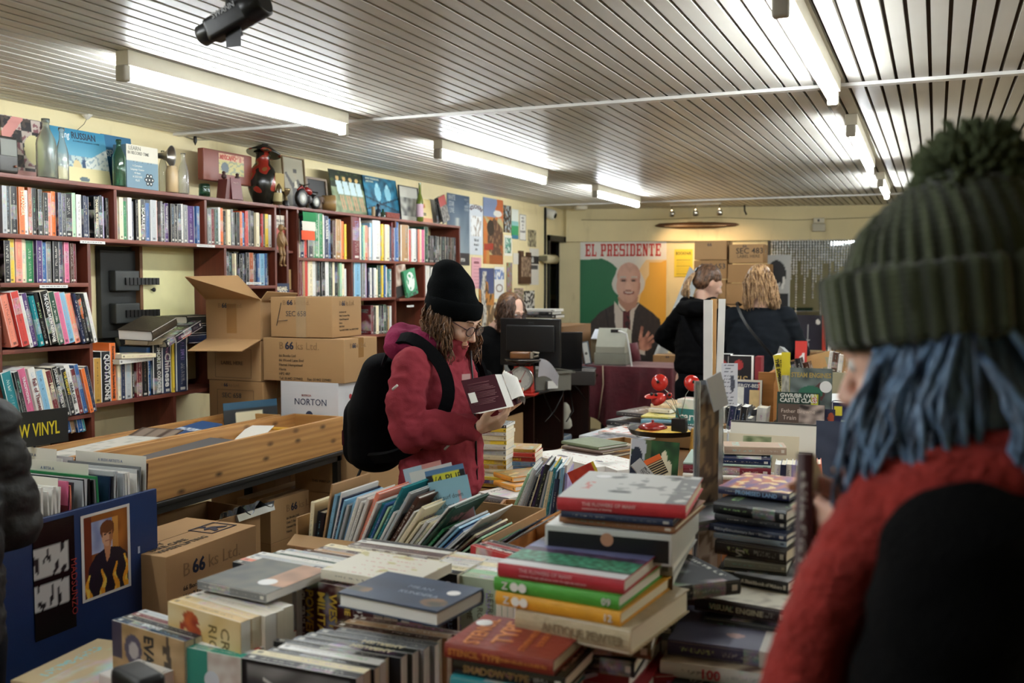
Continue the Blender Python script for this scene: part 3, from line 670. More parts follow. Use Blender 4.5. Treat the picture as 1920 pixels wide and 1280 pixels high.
def wave(u,v):
    c=lerpc('6c6656','9a947e',v)
    if inP(u,v,[(.35,0),(.95,0),(.9,.45),(.7,.6),(.45,.5),(.15,.72),(.08,.68),(.4,.38)]): c=hx('3a3630')
    if inE(u,v,.58,.68,.09,.09): c=hx('8f8670')
    if inE(u,v,.57,.75,.1,.05): c=hx('2a2724')
    if inP(u,v,[(.5,.42),(.68,.42),(.62,.56),(.54,.56)]): c=hx('b5ad96')
    return c
pframe('framed sepia photograph of a man waving an arm, behind the trophy',533,290,574,372,wave)
mc=thing('toy_motorcycle','red and black toy motorcycle with fat white walled wheel','toy'); a=at(557,370,X=-3.5)
mc.location=(-3.49,a.y,ZT+.001)
def wheel(y,r,n='wheel'):
    b=MB(); prof=[]
    b.lathe([(r*.62,-.012),(r*.9,-.014),(r,-.006),(r,.006),(r*.9,.014),(r*.62,.012)],28,0,M=frame((0,y,r),ex=(0,1,0),ez=(1,0,0))); q=b.build(n,BLK,mc)
    b=MB(); b.lathe([(r*.6,-.009),(r*.6,.013),(r*.2,.015)],24,0,M=frame((0,y,r),ex=(0,1,0),ez=(1,0,0))); b.build('hub',mat('b9b9b0',.3),q)
wheel(.03,.055); wheel(.17,.042)
b=MB(); b.tube([(0,.03,.055),(0,.055,.11),(0,.06,.135)],.006); b.tube([(0,.1,.06),(0,.17,.045)],.012); b.lathe([(.02,0),(.026,.02),(.02,.04)],14,M=T(0,.1,.03)); b.build('frame',mat('2a2626',.35,.5),mc)
b=MB(); b.tube([(0,.055,.1),(0,.08,.105),(0,.11,.098),(0,.135,.085)],[.01,.022,.02,.01],12); b.tube([(0,-.01,.1),(0,.03,.122),(0,.065,.11)],[.004,.01,.004],8); b.build('fuel_tank',mat('7c1f1a',.25),mc)
b=MB(); b.tube([(-.035,.06,.14),(0,.062,.132),(.035,.06,.14)],.004); b.build('handlebar',mat('8a8a86',.25,.9),mc)
b=MB(); b.tube([(0,.12,.09),(0,.16,.088),(0,.2,.1)],[.014,.016,.006],10); b.build('saddle',BLK,mc)
pframe('small dark framed recess picture behind the toy motorcycle',575,330,614,372,lambda u,v:'0e0b0a',X=-3.64,fw=.014,fcol='7a6a5a')
gv=thing('wooden_hand','brown carved wooden hand lying beside the clock','carving'); c=at(597,365,X=-3.53)
gv.location=(-3.53,c.y,ZT+.06)
b=MB()
b.tube([(0,-.03,-.058),(0,-.005,-.03),(0,0,0)],[.03,.026,.022],12)
for k in range(4): b.tube([(0,-.01+.0,.0+k*.009-.01),(.01,.03,.005+k*.009-.01),(.008,.055-.004*abs(k-1.5),-.002+k*.009-.01)],[.007,.006,.004],8)
b.build('palm',mat('4f3a2a',.5),gv)
ck=thing('barrel_clock','brass and wood drum clock with a white face','clock'); c=at(624,370,X=-3.5); ck.location=(-3.52,c.y,ZT+.052)
Mk=frame((0,0,0),ex=(0,1,0),ez=(.82,.57,.02))
b=MB(); b.lathe([(.045,-.05),(.05,-.045),(.051,.03),(.046,.035)],30,M=Mk); b.build('drum',mat('8a6d44',.35),ck)
b=MB(); b.lathe([(.04,.035),(.04,.0365)],30,M=Mk); q=b.build('dial',mat('c9c7bc',.3),ck)
b=MB(); b.box((-.001,-.002,.037),(.001,.03,.038),M=Mk); b.box((-.002,-.001,.037),(.022,.001,.038),M=Mk); b.build('hand',BLK,q)
def abba(u,v):
    c=lerpc('5d6b4e','8d9a78',n2(u,v,9)*.8+.5)
    if v>.62: c=hx('1f2a1a') if n2(u,v,11)>-.25 else hx('44552e')
    for k,x in enumerate((.2,.38,.56,.74)):
        lx=x+(.9-v)*.12
        if inE(u,v,x,.82,.045,.055): c=hx('c9a86a')
        if abs(u-lx)<.075+.02*(.8-v) and .45<v<.77: c=hx('b9cdd0')
        if (abs(u-lx-.03)<.02 or abs(u-lx+.035)<.02) and .1<v<.45: c=hx('b28c6c')
    if v>.95: c=hx('20241a')
    return c
o=sheet('record_sleeve','LP sleeve of four women in white dresses in a garden','record sleeve',627,314,693,399,abba,X=-3.6,zb=ZT,t=.005,lean=.17)
def barr(u,v):
    c=lerpc('123c52','2f7f9c',n2(u,v,7)*.9+.45)
    for x in (.38,.68):
        if inE(u,v,x,.62,.09,.2): c=hx('7fb4c4')
        if inE(u,v,x,.8,.04,.05): c=hx('9cc9d2')
    if abs(v-.2-u*.35)<.02 or abs(v-.5+u*.3)<.02: c=hx('0b2636')
    return c
o=sheet('record_sleeve','dark blue LP sleeve showing figures behind barricades','record sleeve',690,326,752,408,barr,X=-3.59,zb=ZT,t=.005,lean=.17)
txt_on(o,'BEHIND THE BARRICADES',.018,'c9d2c0',.07,.92,.02,sx=.85); txt_on(o,'JAMES YOUNG',.018,'c9d2c0',.07,.85,.02,sx=.85)
bottle('tiny tan box shaped bottle in front of the blue sleeve',700,7,388,-3.5,col=mat('8f7a58',.6),name='small_box',cat='box',prof=[(1,0),(1,1)])
bottle('little navy pump bottle in front of the blue sleeve',709,10,382,-3.49,col=mat('1d2836',.25),prof=[(1,0),(1,.5),(.4,.6),(.3,.75),(.6,.8),(.5,1)])
bottle('tiny green glass ink bottle',718,10,392,-3.49,col=GLD,prof=[(1,0),(1,.5),(.4,.7),(.4,1)])
a=at(723,400,X=-3.5);c=at(748,400,X=-3.5); b=MB(); b.box((-3.56,a.y,ZT+.001),(-3.49,c.y,ZT+.04),bev=.006); b.build('brick','' or mat('7a3f36',.9,bump=.5),label='rough old red brick lying on the shelf edge',cat='brick')
pframe('black framed photograph of an old tractor under the ceiling',750,346,786,410,lambda u,v: lerpc('22221f','a8a79c',.5+n2(u,v,5)*1.1) if .15<v<.7 else 'b4b2a6',X=-3.59,fcol='1c1b1a',fw=.005)
bottle('slender olive green wine bottle with a pink and white label',787,13,343,-3.5,col=mat('5b6624',.15),label_col='c9a8b4',prof=[(.9,0),(1,.02),(1,.5),(.8,.6),(.4,.72),(.33,.95),(.38,1)])
o=sheet('printed_card','cream card with orange and black lettering beside the wine bottle','card',793,371,812,416,lambda u,v:'d2bb80' if v>.2 else 'c07a52',X=-3.53,zb=ZT,lean=.15)
txt_on(o,'WIN',.045,'b9612c',.05,.62,.03,sx=.6); txt_on(o,'BATTERY!',.03,'1d1a18',.0,.3,.03,sx=.5)
o=sheet('printed_card','pale grey card with thin capitals near the end of the shelf','card',810,372,826,420,lambda u,v:'b3b1a2',X=-3.56,zb=ZT,lean=.15)
a=at(824,400,X=-3.5)
fbook('black spined book leaning beside the red banded paperback',.19,.13,.014,(-3.52,a.y,ZT+.003),(0,-.24,.97),(-.2,.97,.24),'k',True)
o=fbook('red and black railway paperback leaning at the end of the shelf',.2,.14,.012,(-3.49,a.y+.03,ZT+.003),(-.1,-.28,.95),(-.1,.95,.28),'1d2430',False)
cover_print(o,lambda u,v:'a8322a' if v>.62 else lerpc('2c2722','9a948a',.4+n2(u,v,9)))
# gap between the bookcases
o=fbook('upright paperback with a red and cream cover in the narrow gap',.2,.13,.012,(-3.53,yr+.03,1.792),(-.05,0,1),(-.2,1,0),'c9beac',False)
o.matrix_world=frame((-3.56,yr+.03,1.793),ey=(.15,1,0),ez=(0,0,1)); cover_print(o,lambda u,v:'c9beac' if v>.62 else ('3d5560' if inE(u,v,.6,.33,.22,.2) else 'b04a3c')); cover_text(o,'DUBLINERS',.022,'3a2f2c',.5,.8); cover_text(o,'A NOVEL',.018,'3a2f2c',.5,.7)
o=fbook('dark blue thriller with white capitals low in the gap',.2,.13,.02,(-3.55,yr+.02,1.397),(0,0,1),(.1,1,0),'n',False); cover_text(o,'MICHAEL',.03,'i',.5,.8,sx=.8); cover_text(o,'COLLINS',.03,'i',.5,.62,sx=.8)
b=MB(); a=at(519,520,X=-3.6); b.box((-3.66,a.y,1.56),(-3.54,a.y+.06,1.68),bev=.002); b.build('paper_bag',mat('a98a5c',.8),label='small brown paper bag standing in the gap beside the puppet feet',cat='bag')
pp=thing('wooden_puppet','small bare wooden jointed puppet hanging in the gap','puppet'); c=at(527,450,X=-3.46); PW=mat('8d6c44',.5)
pp.location=(-3.46,c.y,c.z)
b=MB(); b.lathe([(.004,-.045),(.022,-.035),(.026,0),(.018,.035),(.008,.05)],16); b.build('torso',PW,pp)
b=MB(); b.lathe([(.004,0),(.015,.008),(.018,.02),(.013,.034),(.003,.04)],16,M=T(0,0,.05)); b.tube([(0,0,.07),(.02,.008,.066),(.026,.01,.06)],[.012,.009,.006],8); b.build('head',PW,pp)
for s_ in(1,-1):
    b=MB(); b.tube([(0,s_*.012,-.035),(.01,s_*.016,-.08),(.012,s_*.012,-.09)],[.011,.009,.007],8); b.tube([(.012,s_*.012,-.09),(.004,s_*.018,-.14)],[.007,.006],8); b.tube([(.004,s_*.018,-.14),(.018,s_*.02,-.148)],[.007,.005],8); b.build('leg',PW,pp)
    b=MB(); b.tube([(0,s_*.022,.03),(.014,s_*.026,.0),(.028,s_*.018,-.03)],[.008,.006,.005],8); b.build('arm',PW,pp)
b=MB(); b.tube([(0,0,.088),(-.01,0,.2),(-.03,0,1.795+.25-c.z)],.0012,5); b.build('string',ink('3a3a36'),pp)
# tricolour flag
fl_=thing('small_flag','small green white and orange tricolour hanging over the hardbacks','flag')
a=at(566,427,X=-3.47); zt=at(572,397,X=-3.47).z; z0=at(566,449,X=-3.47).z; w=at(591,427,X=-3.47).y-a.y
for k,(n_,cc) in enumerate((('green_band','1c7a45'),('white_band','d9d4c6'),('orange_band','d8532c'))):
    q=printed(n_,w,(zt-z0)/3,lambda u,v,cc=cc:cc,frame((-3.47,a.y+.01-.008*k,zt-(zt-z0)/3*(k+1)),ex=(0,1,0),ey=(0,.08,1)),14,.0008,fl_,bow=.006,rough=.8)
b=MB(); b.tube([(-3.475,a.y+.02,zt-.0),(-3.474,a.y+.022,zt+.022),(-3.49,a.y+.022,Z6)],.0012,5); b.build('string',ink('9a968c'),fl_)
# displayed books
o=fbook('novel with a pale pink and sepia cover face out behind the green one',.225,.15,.02,(-3.53,at(747,570,X=-3.5).y,Z7b-.008),(-.03,-.2,.97),(.1,.97,.2),'a58474',False); cover_print(o,lambda u,v: lerpc('8d6a58','cbbcae',.5+n2(u,v,5)) if v>.35 else '2d2a28')
o=fbook('green hardback with a silvery white cover picture, face out',.19,.14,.022,(-3.49,at(757,565,X=-3.5).y,Z7b-.008),(-.05,-.22,.95),(.1,.95,.22),'v',True); cover_print(o,lambda u,v: 'dfe4dc' if inE(u,v,.5,.55,.34,.36) and n2(u,v,6)>-.25 else ('3a4a40' if v<.2 and n2(u,v,9)>0 else '3a8a62'))
shelf_label(762,775,Z_ and 574,parent=case2)
o=sheet('printed_card','book cover card with the word ending PTON beside the dark set','card',863,474,880,497,lambda u,v:'2a2c34',t=.003)
txt_on(o,'IPTON',.04,'cfcfca',.02,.3,.03,sx=.7)
# ================================================================ POSTERS AND NOTICES ON THE LEFT WALL
def P_(lab,x0,y0,x1,y1,f,cat='poster',name='poster',**k): return sheet(name,lab,cat,x0,y0,x1,y1,f,**k)
def star(u,v):
    c=lerpc('8798a2','33506c',v*1.1+n2(u,v,2.5)*.3)
    if abs(u-.45)<.12 and v<.62: c=lerpc('c2c8c2','5f7688',abs(u-.45)/.12)
    return lerpc(c,'1b2c44',.35*max(0,n2(u,v,5)))
o=P_('blue ocean liner poster headed White Star Line','0' and 838,361,880,480,star); 
for i,s_ in enumerate(('WHITE','STAR','LINE')): txt_on(o,s_,.06,'c6cdd0',.05+.03*i,.9-.1*i,0,sx=.7)
for i,s_ in enumerate(('· MAJESTIC','THE','LARGEST','STEAMER')): txt_on(o,s_,.028,'aebac2',.95,.92-.055*i,0,'RIGHT',sx=.7)
def vou(u,v):
    if .38<v<.78 and abs(u-.5)<.38: return 'e9ecec' if n2(u,v,7)<.12 else ('8a7c70' if n2(u,v,12)>.2 else 'b9b2a8')
    return 'cfd6dc'
o=P_('white arched notice about vouchers','0' and 880,382,905,477,vou,cat='notice',name='notice')
for i,ch_ in enumerate('VOUCHERS'):
    an=(i-3.5)*.30; txt_on(o,ch_,.05,'54333c',.5+.44*math.sin(an)*.95,.84+.085*math.cos(an),.04,'CENTER',rot=-an*.8)
for i,s_ in enumerate(('Valid until','the end of','time')): txt_on(o,s_,.038,'33343a',.5,.27-.09*i,0,'CENTER',sx=.62,shear=.3)
def train(u,v):
    c=lerpc('b8ad7c','6d7f9a',(v-.62)*3)
    if v<.85 and n2(u,v,3)>-.1: c=lerpc('b8864a','c4602c',n2(u,v,6)+.4)
    if v>.72: c='7d8cab' if u<.62+n2(u,v,4)*.3 else 'c0683c'
    if inP(u,v,[(.2,.55),(.55,.72),(.98,.55),(.98,.12),(.6,.1),(.2,.22)]): c='5a4034' if n2(u,v,12)<.2 else '8a6c50'
    if inE(u,v,.36,.55,.18,.12): c='2c2420'
    if inP(u,v,[(.04,.3),(.5,.32),(.5,.22),(.04,.2)]): c='9a3428'
    if v<.14 and u>.3 or (u+v>1.1 and v<.3): c='96522c'
    if inE(u,v,.72,.78,.22,.05): c='d6d6cc'
    return c
P_('painting of a steam locomotive in autumn colours on the wall',906,369,943,494,train,res=90)
P_('narrow dark poster with blue and brown shapes near the train',944,384,958,435,lambda u,v:'2f2622' if n2(u,v,5)>0 else ('8a6a4a' if n2(u,v,9)>0 else '9fb4bc'))
P_('green and blue leaflet pinned near the ceiling end','0' and 959,391,972,447,lambda u,v:'3f7f9c' if v<.13 else ('3fa06a' if v<.45 else ('8fc3c0' if v<.6 else 'dfe4da')) ,cat='leaflet',name='leaflet')
o=P_('white bordered notice with four lines of capitals',974,401,986,450,lambda u,v:'2f3438' if (min(u,1-u)<.05 or min(v,1-v)<.02) and min(u,1-u,v,1-v)>.012 else 'e4e2da',cat='notice',name='notice')
for i,s_ in enumerate(('MOST','BOOKS','Can','be','EXCHANGED')): txt_on(o,s_,.03,'3a3c40',.5,.82-.13*i,0,'CENTER',sx=.7)
P_('sepia photograph of a standing figure on the wall',990,430,1005,462,lambda u,v:lerpc('4a4436','b8b08e',.5+n2(u,v,5)),cat='photograph',name='photograph')
P_('small green and white print under the dark narrow poster',945,440,960,479,lambda u,v:'e6e4d8' if min(u,1-u,v,1-v)<.12 else ('5d9a86' if n2(u,v,5)>0 else ('22302c' if n2(u,v,7,3)>.15 else 'c5d8cc')),cat='print',name='art_print')
P_('blank white slip of paper under the leaflets',962,474,973,495,lambda u,v:'dcd9cc',cat='paper',name='paper_slip')
o=P_('pink bookfair notice hanging under the voucher notice',884,482,902,541,lambda u,v:'dba3ae' if not(abs((v*9)%1-.5)<.09 and .2<u<.8) else 'b07884',cat='notice',name='notice'); txt_on(o,'BOOKFAIR',.03,'7c3a48',.5,.8,.02,'CENTER',sx=.7)
def street(u,v):
    c='c8a274' if n2(u,v,5)>.1 else '6f5a44'
    if v>.55: c=lerpc('54628a','3c4a74',v)
    if v>.35 and v<.62+n2(u,v,3)*.3: c='b5793c' if n2(u,v,9)>-.1 else '4a3c2c'
    if abs(u-.32-.06*math.sin(v*8))<.13 and v<.95: c='c9c6bc' if n2(u,v,16)<.15 else '6c6a68'
    return c
P_('tall fantasy street and tower poster behind the beanie',898,502,926,612,street,res=80)
P_('white and blue flyer with a circular emblem on the wall',927,500,945,560,lambda u,v:'6880b0' if (v>.6 and v<.92 and n2(u,v,6)>-.1) else ('77604c' if inE(u,v,.5,.33,.36,.13) and not inE(u,v,.5,.33,.27,.09) else 'dfe0de'),cat='flyer',name='flyer')
o=P_('white flyer with black letters AIB and a small photo','0' and 993,465,1010,534,lambda u,v:'26262a' if .58<v<.8 and n2(u,v,7)>-.6 else ('4a4a4c' if .42<v<.55 and .1<u<.9 else 'd9d6cc'),cat='flyer',name='flyer'); txt_on(o,'AIB',.075,'e9e9e4',.08,.62,.02,sx=.75)
P_('colourful hanging paper garland strip on the wall',950,492,960,555,lambda u,v:'8f7a98' if n2(u,v,7)>.1 else ('a8483c' if n2(u,v,9,4)>.1 else '7d9468'),cat='garland',name='paper_garland')
P_('small floral card low on the wall',964,540,981,566,lambda u,v:'6f6a48' if n2(u,v,8)>0 else 'b59a94',cat='card',name='printed_card')
P_('black and white photo card above the cashier',982,545,1002,580,lambda u,v:'1f1f20' if n2(u,v,6)>.05 else 'c9c7c0',cat='card',name='printed_card')
P_('comic page pinned behind the cashier',926,566,944,610,lambda u,v:'d6d0c0' if n2(u,v,8)<.1 else '4c4a4a',cat='paper',name='paper_page')
wr=thing('wall_rack','dark wooden letter rack holding a brown picture','letter rack'); a=at(971,500,X=XW); c=at(991,500,X=XW); z0=at(971,532,X=XW).z; z1=at(971,470,X=XW).z
b=MB(); b.box((XW,a.y,z0),(XW+.03,c.y,z1-.05)); b.box((XW,a.y,z1-.06),(XW+.03,a.y+.08,z1)); b.box((XW,c.y-.08,z1-.06),(XW+.03,c.y,z1-.01)); b.build('back_board',mat('4a3020',.5),wr)
printed('picture',c.y-a.y-.03,(z1-z0)*.6,lambda u,v:lerpc('5c4434','a89078',.4+n2(u,v,6)),frame((XW+.031,a.y+.015,z0+.07),ex=(0,1,0),ey=(0,0,1)),30,.001,wr)
# camera, sensor, cables
sc_=thing('security_camera','white dome security camera at the end of the left wall','security camera'); c=at(1028,401,X=XW+.02); sc_.location=c
b=MB(); b.lathe([(.05,-.05),(.055,0),(.05,.05),(.035,.065)],24,M=frame((0.02,0,0),ex=(0,1,0),ez=(.9,-.1,-.3))); b.build('housing',mat('d8d6cc',.4),sc_)
b=MB(); b.lathe([(.03,0),(.026,.012),(.0,.02)],20,M=frame((.075,-.008,-.02),ex=(0,1,0),ez=(.9,-.1,-.3))); b.build('lens',mat('0a0a0c',.1),sc_)
b=MB(); b.tube([(XW+.012,9.68,2.38),(XW+.012,9.68,1.5),(XW+.012,9.66,1.0)],.012,6); b.build('black_cable',mat('14120f',.6),label='thick black cable running down beside the store doorway',cat='cable')
b=MB()
pts=[at(x,y,X=XW+.01) for x,y in ((180,212),(230,218),(300,238),(365,262),(420,262),(520,272),(620,288),(760,318),(860,345),(1000,378))]
b.tube(pts,.004,6); b.build('ceiling_cable',mat('9c957c',.6),label='thin slack cable tacked along the top of the left wall',cat='cable')
pr_=thing('motion_sensor','cream drop shaped alarm sensor high on the left wall','alarm sensor'); c=at(163,210,X=XW+.03); pr_.location=c
b=MB(); b.lathe([(.006,-.035),(.025,-.015),(.032,.01),(.028,.03)],20); b.build('shell',mat('e2ddd0',.35),pr_)
b=MB(); b.tube([(0,0,-.03),(0,-.02,-.06),(-.01,-.05,-.09)],.0015,5); b.build('wire',ink('6a6450'),pr_)
ft=thing('ceiling_fitting','small dark spike shaped fitting where the ceiling strip meets the wall','fitting'); c=at(366,262,X=XW+.03); ft.location=c
b=MB(); b.lathe([(.001,-.03),(.01,-.01),(.01,.01),(.004,.03)],12); b.build('plug',BLK,ft)
sb=thing('smoke_alarm','flat white smoke alarm on the ceiling near the corner','smoke alarm'); c=at(1087,391,Z=CZ-.03); sb.location=(c.x,9.9,CZ-.004)
b=MB(); b.lathe([(.06,-.035),(.07,-.02),(.07,0)],24); b.build('shell',mat('d6d0bc',.4),sb)
# store seen through the doorway
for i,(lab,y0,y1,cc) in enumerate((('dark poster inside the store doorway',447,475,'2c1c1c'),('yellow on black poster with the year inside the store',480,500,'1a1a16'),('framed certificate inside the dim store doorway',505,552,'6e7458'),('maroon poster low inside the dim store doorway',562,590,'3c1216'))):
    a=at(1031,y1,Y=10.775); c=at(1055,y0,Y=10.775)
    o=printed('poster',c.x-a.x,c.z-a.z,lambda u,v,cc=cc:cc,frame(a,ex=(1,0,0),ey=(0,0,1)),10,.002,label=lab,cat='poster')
    if i==1: txt_on(o,'2017',.05,'d8c82e',.1,.5,.04)
rb=thing('paper_roll','cream paper roll on a bracket beside the store doorway','paper roll'); a=at(1020,485,X=XW+.06)
b=MB(); b.tube([(XW+.06,9.55,a.z),(XW+.06,9.85,a.z)],.045,16); b.build('roll',mat('b9ae8c',.7),rb); b=MB(); b.box((XW,9.53,a.z-.02),(XW+.09,9.545,a.z+.03)); b.build('bracket',mat('6e6850',.5),rb)
# ================================================================ CARDBOARD BOXES
def cardm(c='b08a5e'):
    t=NT('cardboard'); o=t.obj()
    a=t.mix(t.noise(o,3,4),tuple(x*.86 for x in hx(c)),hx(c)); a=t.mix(t.m_('MULTIPLY',t.noise(t.scale(o,(3,3,220)),1.,1),.1),a,hx('8a683f'))
    t.bump(t.noise(o,14,3),.18,.006); return t.fin(a,.75)
CARD=cardm(); CARD2=cardm('a37c50'); CARDW=cardm('d9dade')
TAPE=mat('9a7245',.25); CLEAR=glassm('e8e4da',.15); NAVY='1b2238'; OUTL='8a6a44'
def edgeF(pL,pR,Z):
    a=at(*pL,Z=Z); c=at(*pR,Z=Z); w=(c-a).length
    return frame(a,ex=(c-a),ez=(0,0,1)),w
def b66(o,w,h,x,z,s,addr=None,side='front'):
    """the printed maker's mark, outlined letters with solid figures"""
    M=T(x,-.0008,z)@Matrix.Rotation(PI/2,4,'X')
    word('B',s,ink(OUTL),o,M,'printed_logo',.0); word('66',s,ink(NAVY),o,T(x+s*.72,-.0008,z)@Matrix.Rotation(PI/2,4,'X'),'printed_logo',.03)
    word('ks Ltd.',s,ink(OUTL),o,T(x+s*1.95,-.0008,z)@Matrix.Rotation(PI/2,4,'X'),'printed_logo',.0)
    if addr:
        for i,l in enumerate(addr): word(l,s*.36,ink('453624'),o,T(x,-.0008,z-s*(.75+.44*i))@Matrix.Rotation(PI/2,4,'X'),'printed_address',.01)
def front_text(o,t,s,x,z,col=NAVY,bold=.01,face='-y',name='lettering',shear=0.,sx=1.):
    return word(t,s,ink(col),o,T(x,-.0009,z)@Matrix.Rotation(PI/2,4,'X'),name,bold,shear=shear,sx=sx)
def cbox(label,M,w,h,d,m=None,open_=False,tape=True,name='cardboard_box',group=None):
    """front left bottom corner at the frame origin; x right, y back, z up"""
    m=m or CARD; o=thing(name,label,'box',M=M,group=group)
    b=MB(); t_=.004
    if open_:
        b.box((0,0,0),(w,t_,h)); b.box((0,d-t_,0),(w,d,h)); b.box((0,t_,0),(t_,d-t_,h)); b.box((w-t_,t_,0),(w,d-t_,h)); b.box((t_,t_,0),(w-t_,d-t_,t_))
    else: b.box((0,0,0),(w,d,h),bev=.003)
    b.build('carton',m,o)
    if not open_:
        b=MB(); b.box((.001,d*.5-.0008,h),(w-.001,d*.5+.0008,h+.0008)); b.build('flap_seam',mat('5c4326',.8),o)
        if tape:
            b=MB(); b.box((-.0009,d*.5-.024,h*.55),(w+.0009,d*.5+.024,h+.0014)); b.build('tape',TAPE,o)
    return o
def outline(o,x0,z0,x1,z1,t_=.0018,col='5a4630'):
    b=MB()
    for p,q in (((x0,z0),(x1,z0+t_)),((x0,z1-t_),(x1,z1)),((x0,z0),(x0+t_,z1)),((x1-t_,z0),(x1,z1))): b.box((p[0],-.0008,p[1]),(q[0],-.0002,q[1]))
    return b.build('printed_frame',ink(col),o)
GB='maker-printed cartons stacked before the bookcase'
def up(M,z): # lift a frame so that its origin is z metres lower
    return M@T(0,0,-z)
YS=4.135
def edgeY(xl,xr,yt,yb,dx=0.,y=YS):
    a=at(xl,yt,Y=y); c=at(xr,yt,Y=y); zb=at(xl,yb,Y=y).z; return frame((a.x+dx,y,a.z),ex=(1,0,0),ez=(0,0,1)),c.x-a.x,a.z-zb
MB1,w,hB=edgeY(507,618,556,631)
B1=cbox('upper right taped carton marked SEC 658 in pen',up(MB1,hB)@Rz(.06),w,hB-.001,.30,tape=False)
b66(B1,w,hB,w*.2,hB*.80,.034); front_text(B1,'SEC 658',.038,w*.25,hB*.52,'3b3a3c',-.002,name='pen_writing',sx=.9)
b=MB(); b.box((w*.42,-.0012,.0),(w*.58,-.0004,hB)); b.build('tape',mat('a98d6a',.12),B1)
b=MB(); b.tube([(w*.1,-.002,hB*.28),(w*.18,-.002,hB*.85),(w*.12,-.002,hB*.4),(w*.28,-.002,hB*.42)],.0016,5); b.build('pen_arrow',ink('33353f'),B1)
# its right face
def side_frame(w): return T(w,0,0)@Rz(PI/2)
def side_text(o,w,t,s,y,z,col=OUTL,bold=0.): return word(t,s,ink(col),o,T(w+.0009,y,z)@Rz(PI/2)@Matrix.Rotation(PI/2,4,'X'),'printed_logo',bold)
side_text(B1,w,'B',.034,.07,hB*.78); side_text(B1,w,'66',.034,.095,hB*.78,NAVY,.03); side_text(B1,w,'ks Ltd.',.034,.135,hB*.78)
for i,l in enumerate(('66 Books Ltd.','Unit 2 Eastman Way','Hemel Hempstead','Herts','HP2 7DU','Tel: 01442 239402  Fax: 01442 239481')): side_text(B1,w,l,.0125,.07,hB*(.6-.09*i),'453624')
MB2,w,hB2=edgeY(493,645,632,712)
B2=cbox('wide carton with maker name and address, second from the top',up(MB2,hB2),w,hB2-.001,.31)
b66(B2,w,hB2,w*.2,hB2*.74,.052,['66 Books Ltd','66 Wood Lane End','Hemel Hempstead','Herts','HP2 4RF','Tel: 01442 239402     Fax: 01442 239481'])
side_text(B2,w,'B',.034,.05,hB2*.78); side_text(B2,w,'66',.034,.073,hB2*.78,NAVY,.03); side_text(B2,w,'ks Ltd.',.034,.112,hB2*.78)
MA1,w,hA=edgeY(386,489,560,634)

A1=cbox('upper left carton with its flap folded up',up(MA1,hA),w-.004,hA-.001,.28,open_=True)
b66(A1,w,hA,w*.22,hA*.78,.034); b=MB(); b.box((w*.38,-.0012,.03),(w*.56,-.0004,.18)); b.build('tape',TAPE,A1)
inv=MA1.inverted()
def flapq(o,pts,M,m=CARD):
    P=[M.inverted()@p for p in pts]; b=MB(); n=(P[1]-P[0]).cross(P[2]-P[0]).normalized()*.004
    b.add([p[:] for p in P]+[(p+n)[:] for p in P],[(3,2,1,0),(4,5,6,7),(0,1,5,4),(1,2,6,5),(2,3,7,6),(3,0,4,7)]); return b.build('flap',m,o)
c0=MA1@V((0,0,-.002)); c1=MA1@V((w,0,-.002))
flapq(A1,[c0,c1,at(446,516,d=4.95),at(347,518,d=4.8)],up(MA1,hA))
flapq(A1,[c1,MA1@V((w,.28,-.002)),MA1@V((w+.03,.27,.03)),MA1@V((w+.03,.01,.04))],up(MA1,hA))
MA2,w,hA=edgeY(388,489,635,710)
A2=cbox('middle left carton printed label here, flap hanging out',up(MA2,hA),w-.004,hA-.001,.28,open_=True)
outline(A2,w*.15,.012,w*.82,.16); front_text(A2,'LABEL HERE',.026,w*.26,.08,'4a3a28')
c0=MA2@V((0,0,0)); c1=MA2@V((w,0,0)); flapq(A2,[at(352,658,d=4.75),at(453,659,d=4.8),c1,c0],up(MA2,hA))
MA3,w,hA=edgeY(392,494,711,785)
A3=cbox('lower left carton marked SEC 658 above label here',up(MA3,hA),w-.004,hA-.001,.28,m=CARD2)
outline(A3,w*.15,.0,w*.82,.16); front_text(A3,'LABEL HERE',.025,w*.28,.055,'4a3a28'); front_text(A3,'SEC 658',.036,w*.24,.118,'3b3a3c',0,name='pen_writing'); b66(A3,w,.2,w*.22,.175,.026)
MN,w,hN=edgeY(526,634,713,838)
NB=cbox('white wine carton lettered Norton below the wide carton',up(MN,hN),w,hN-.001,.30,m=CARDW,name='wine_carton',tape=False)
front_text(NB,'BODEGA',.014,w*.37,.265,'8a3a34'); front_text(NB,'NORTON',.046,w*.24,.222,'2a3350',.0,sx=.95); front_text(NB,'NET',.032,w*.37,.105,'6a6e78',-.002,name='pen_writing')
b=MB(); b.lathe([(.021,0),(.021,.0006)],24,M=T(w*.5,-.0005,.172)@Matrix.Rotation(PI/2,4,'X')); b.box((w*.38,-.0008,.17),(w*.43,0,.173)); b.box((w*.57,-.0008,.17),(w*.62,0,.173)); b.build('printed_crest',ink('2a3350'),NB)
side_text(NB,w,'NORTON',.04,.06,.19,'2a3350'); side_text(NB,w,'NET',.03,.11,.10,'6a6e78')
b=MB(); b.lathe([(.013,0),(.013,.0006)],20,M=T(w+.0005,.11,.262)@Matrix.Rotation(PI/2,4,'Y')); b.build('printed_seal',ink('b03038'),NB)
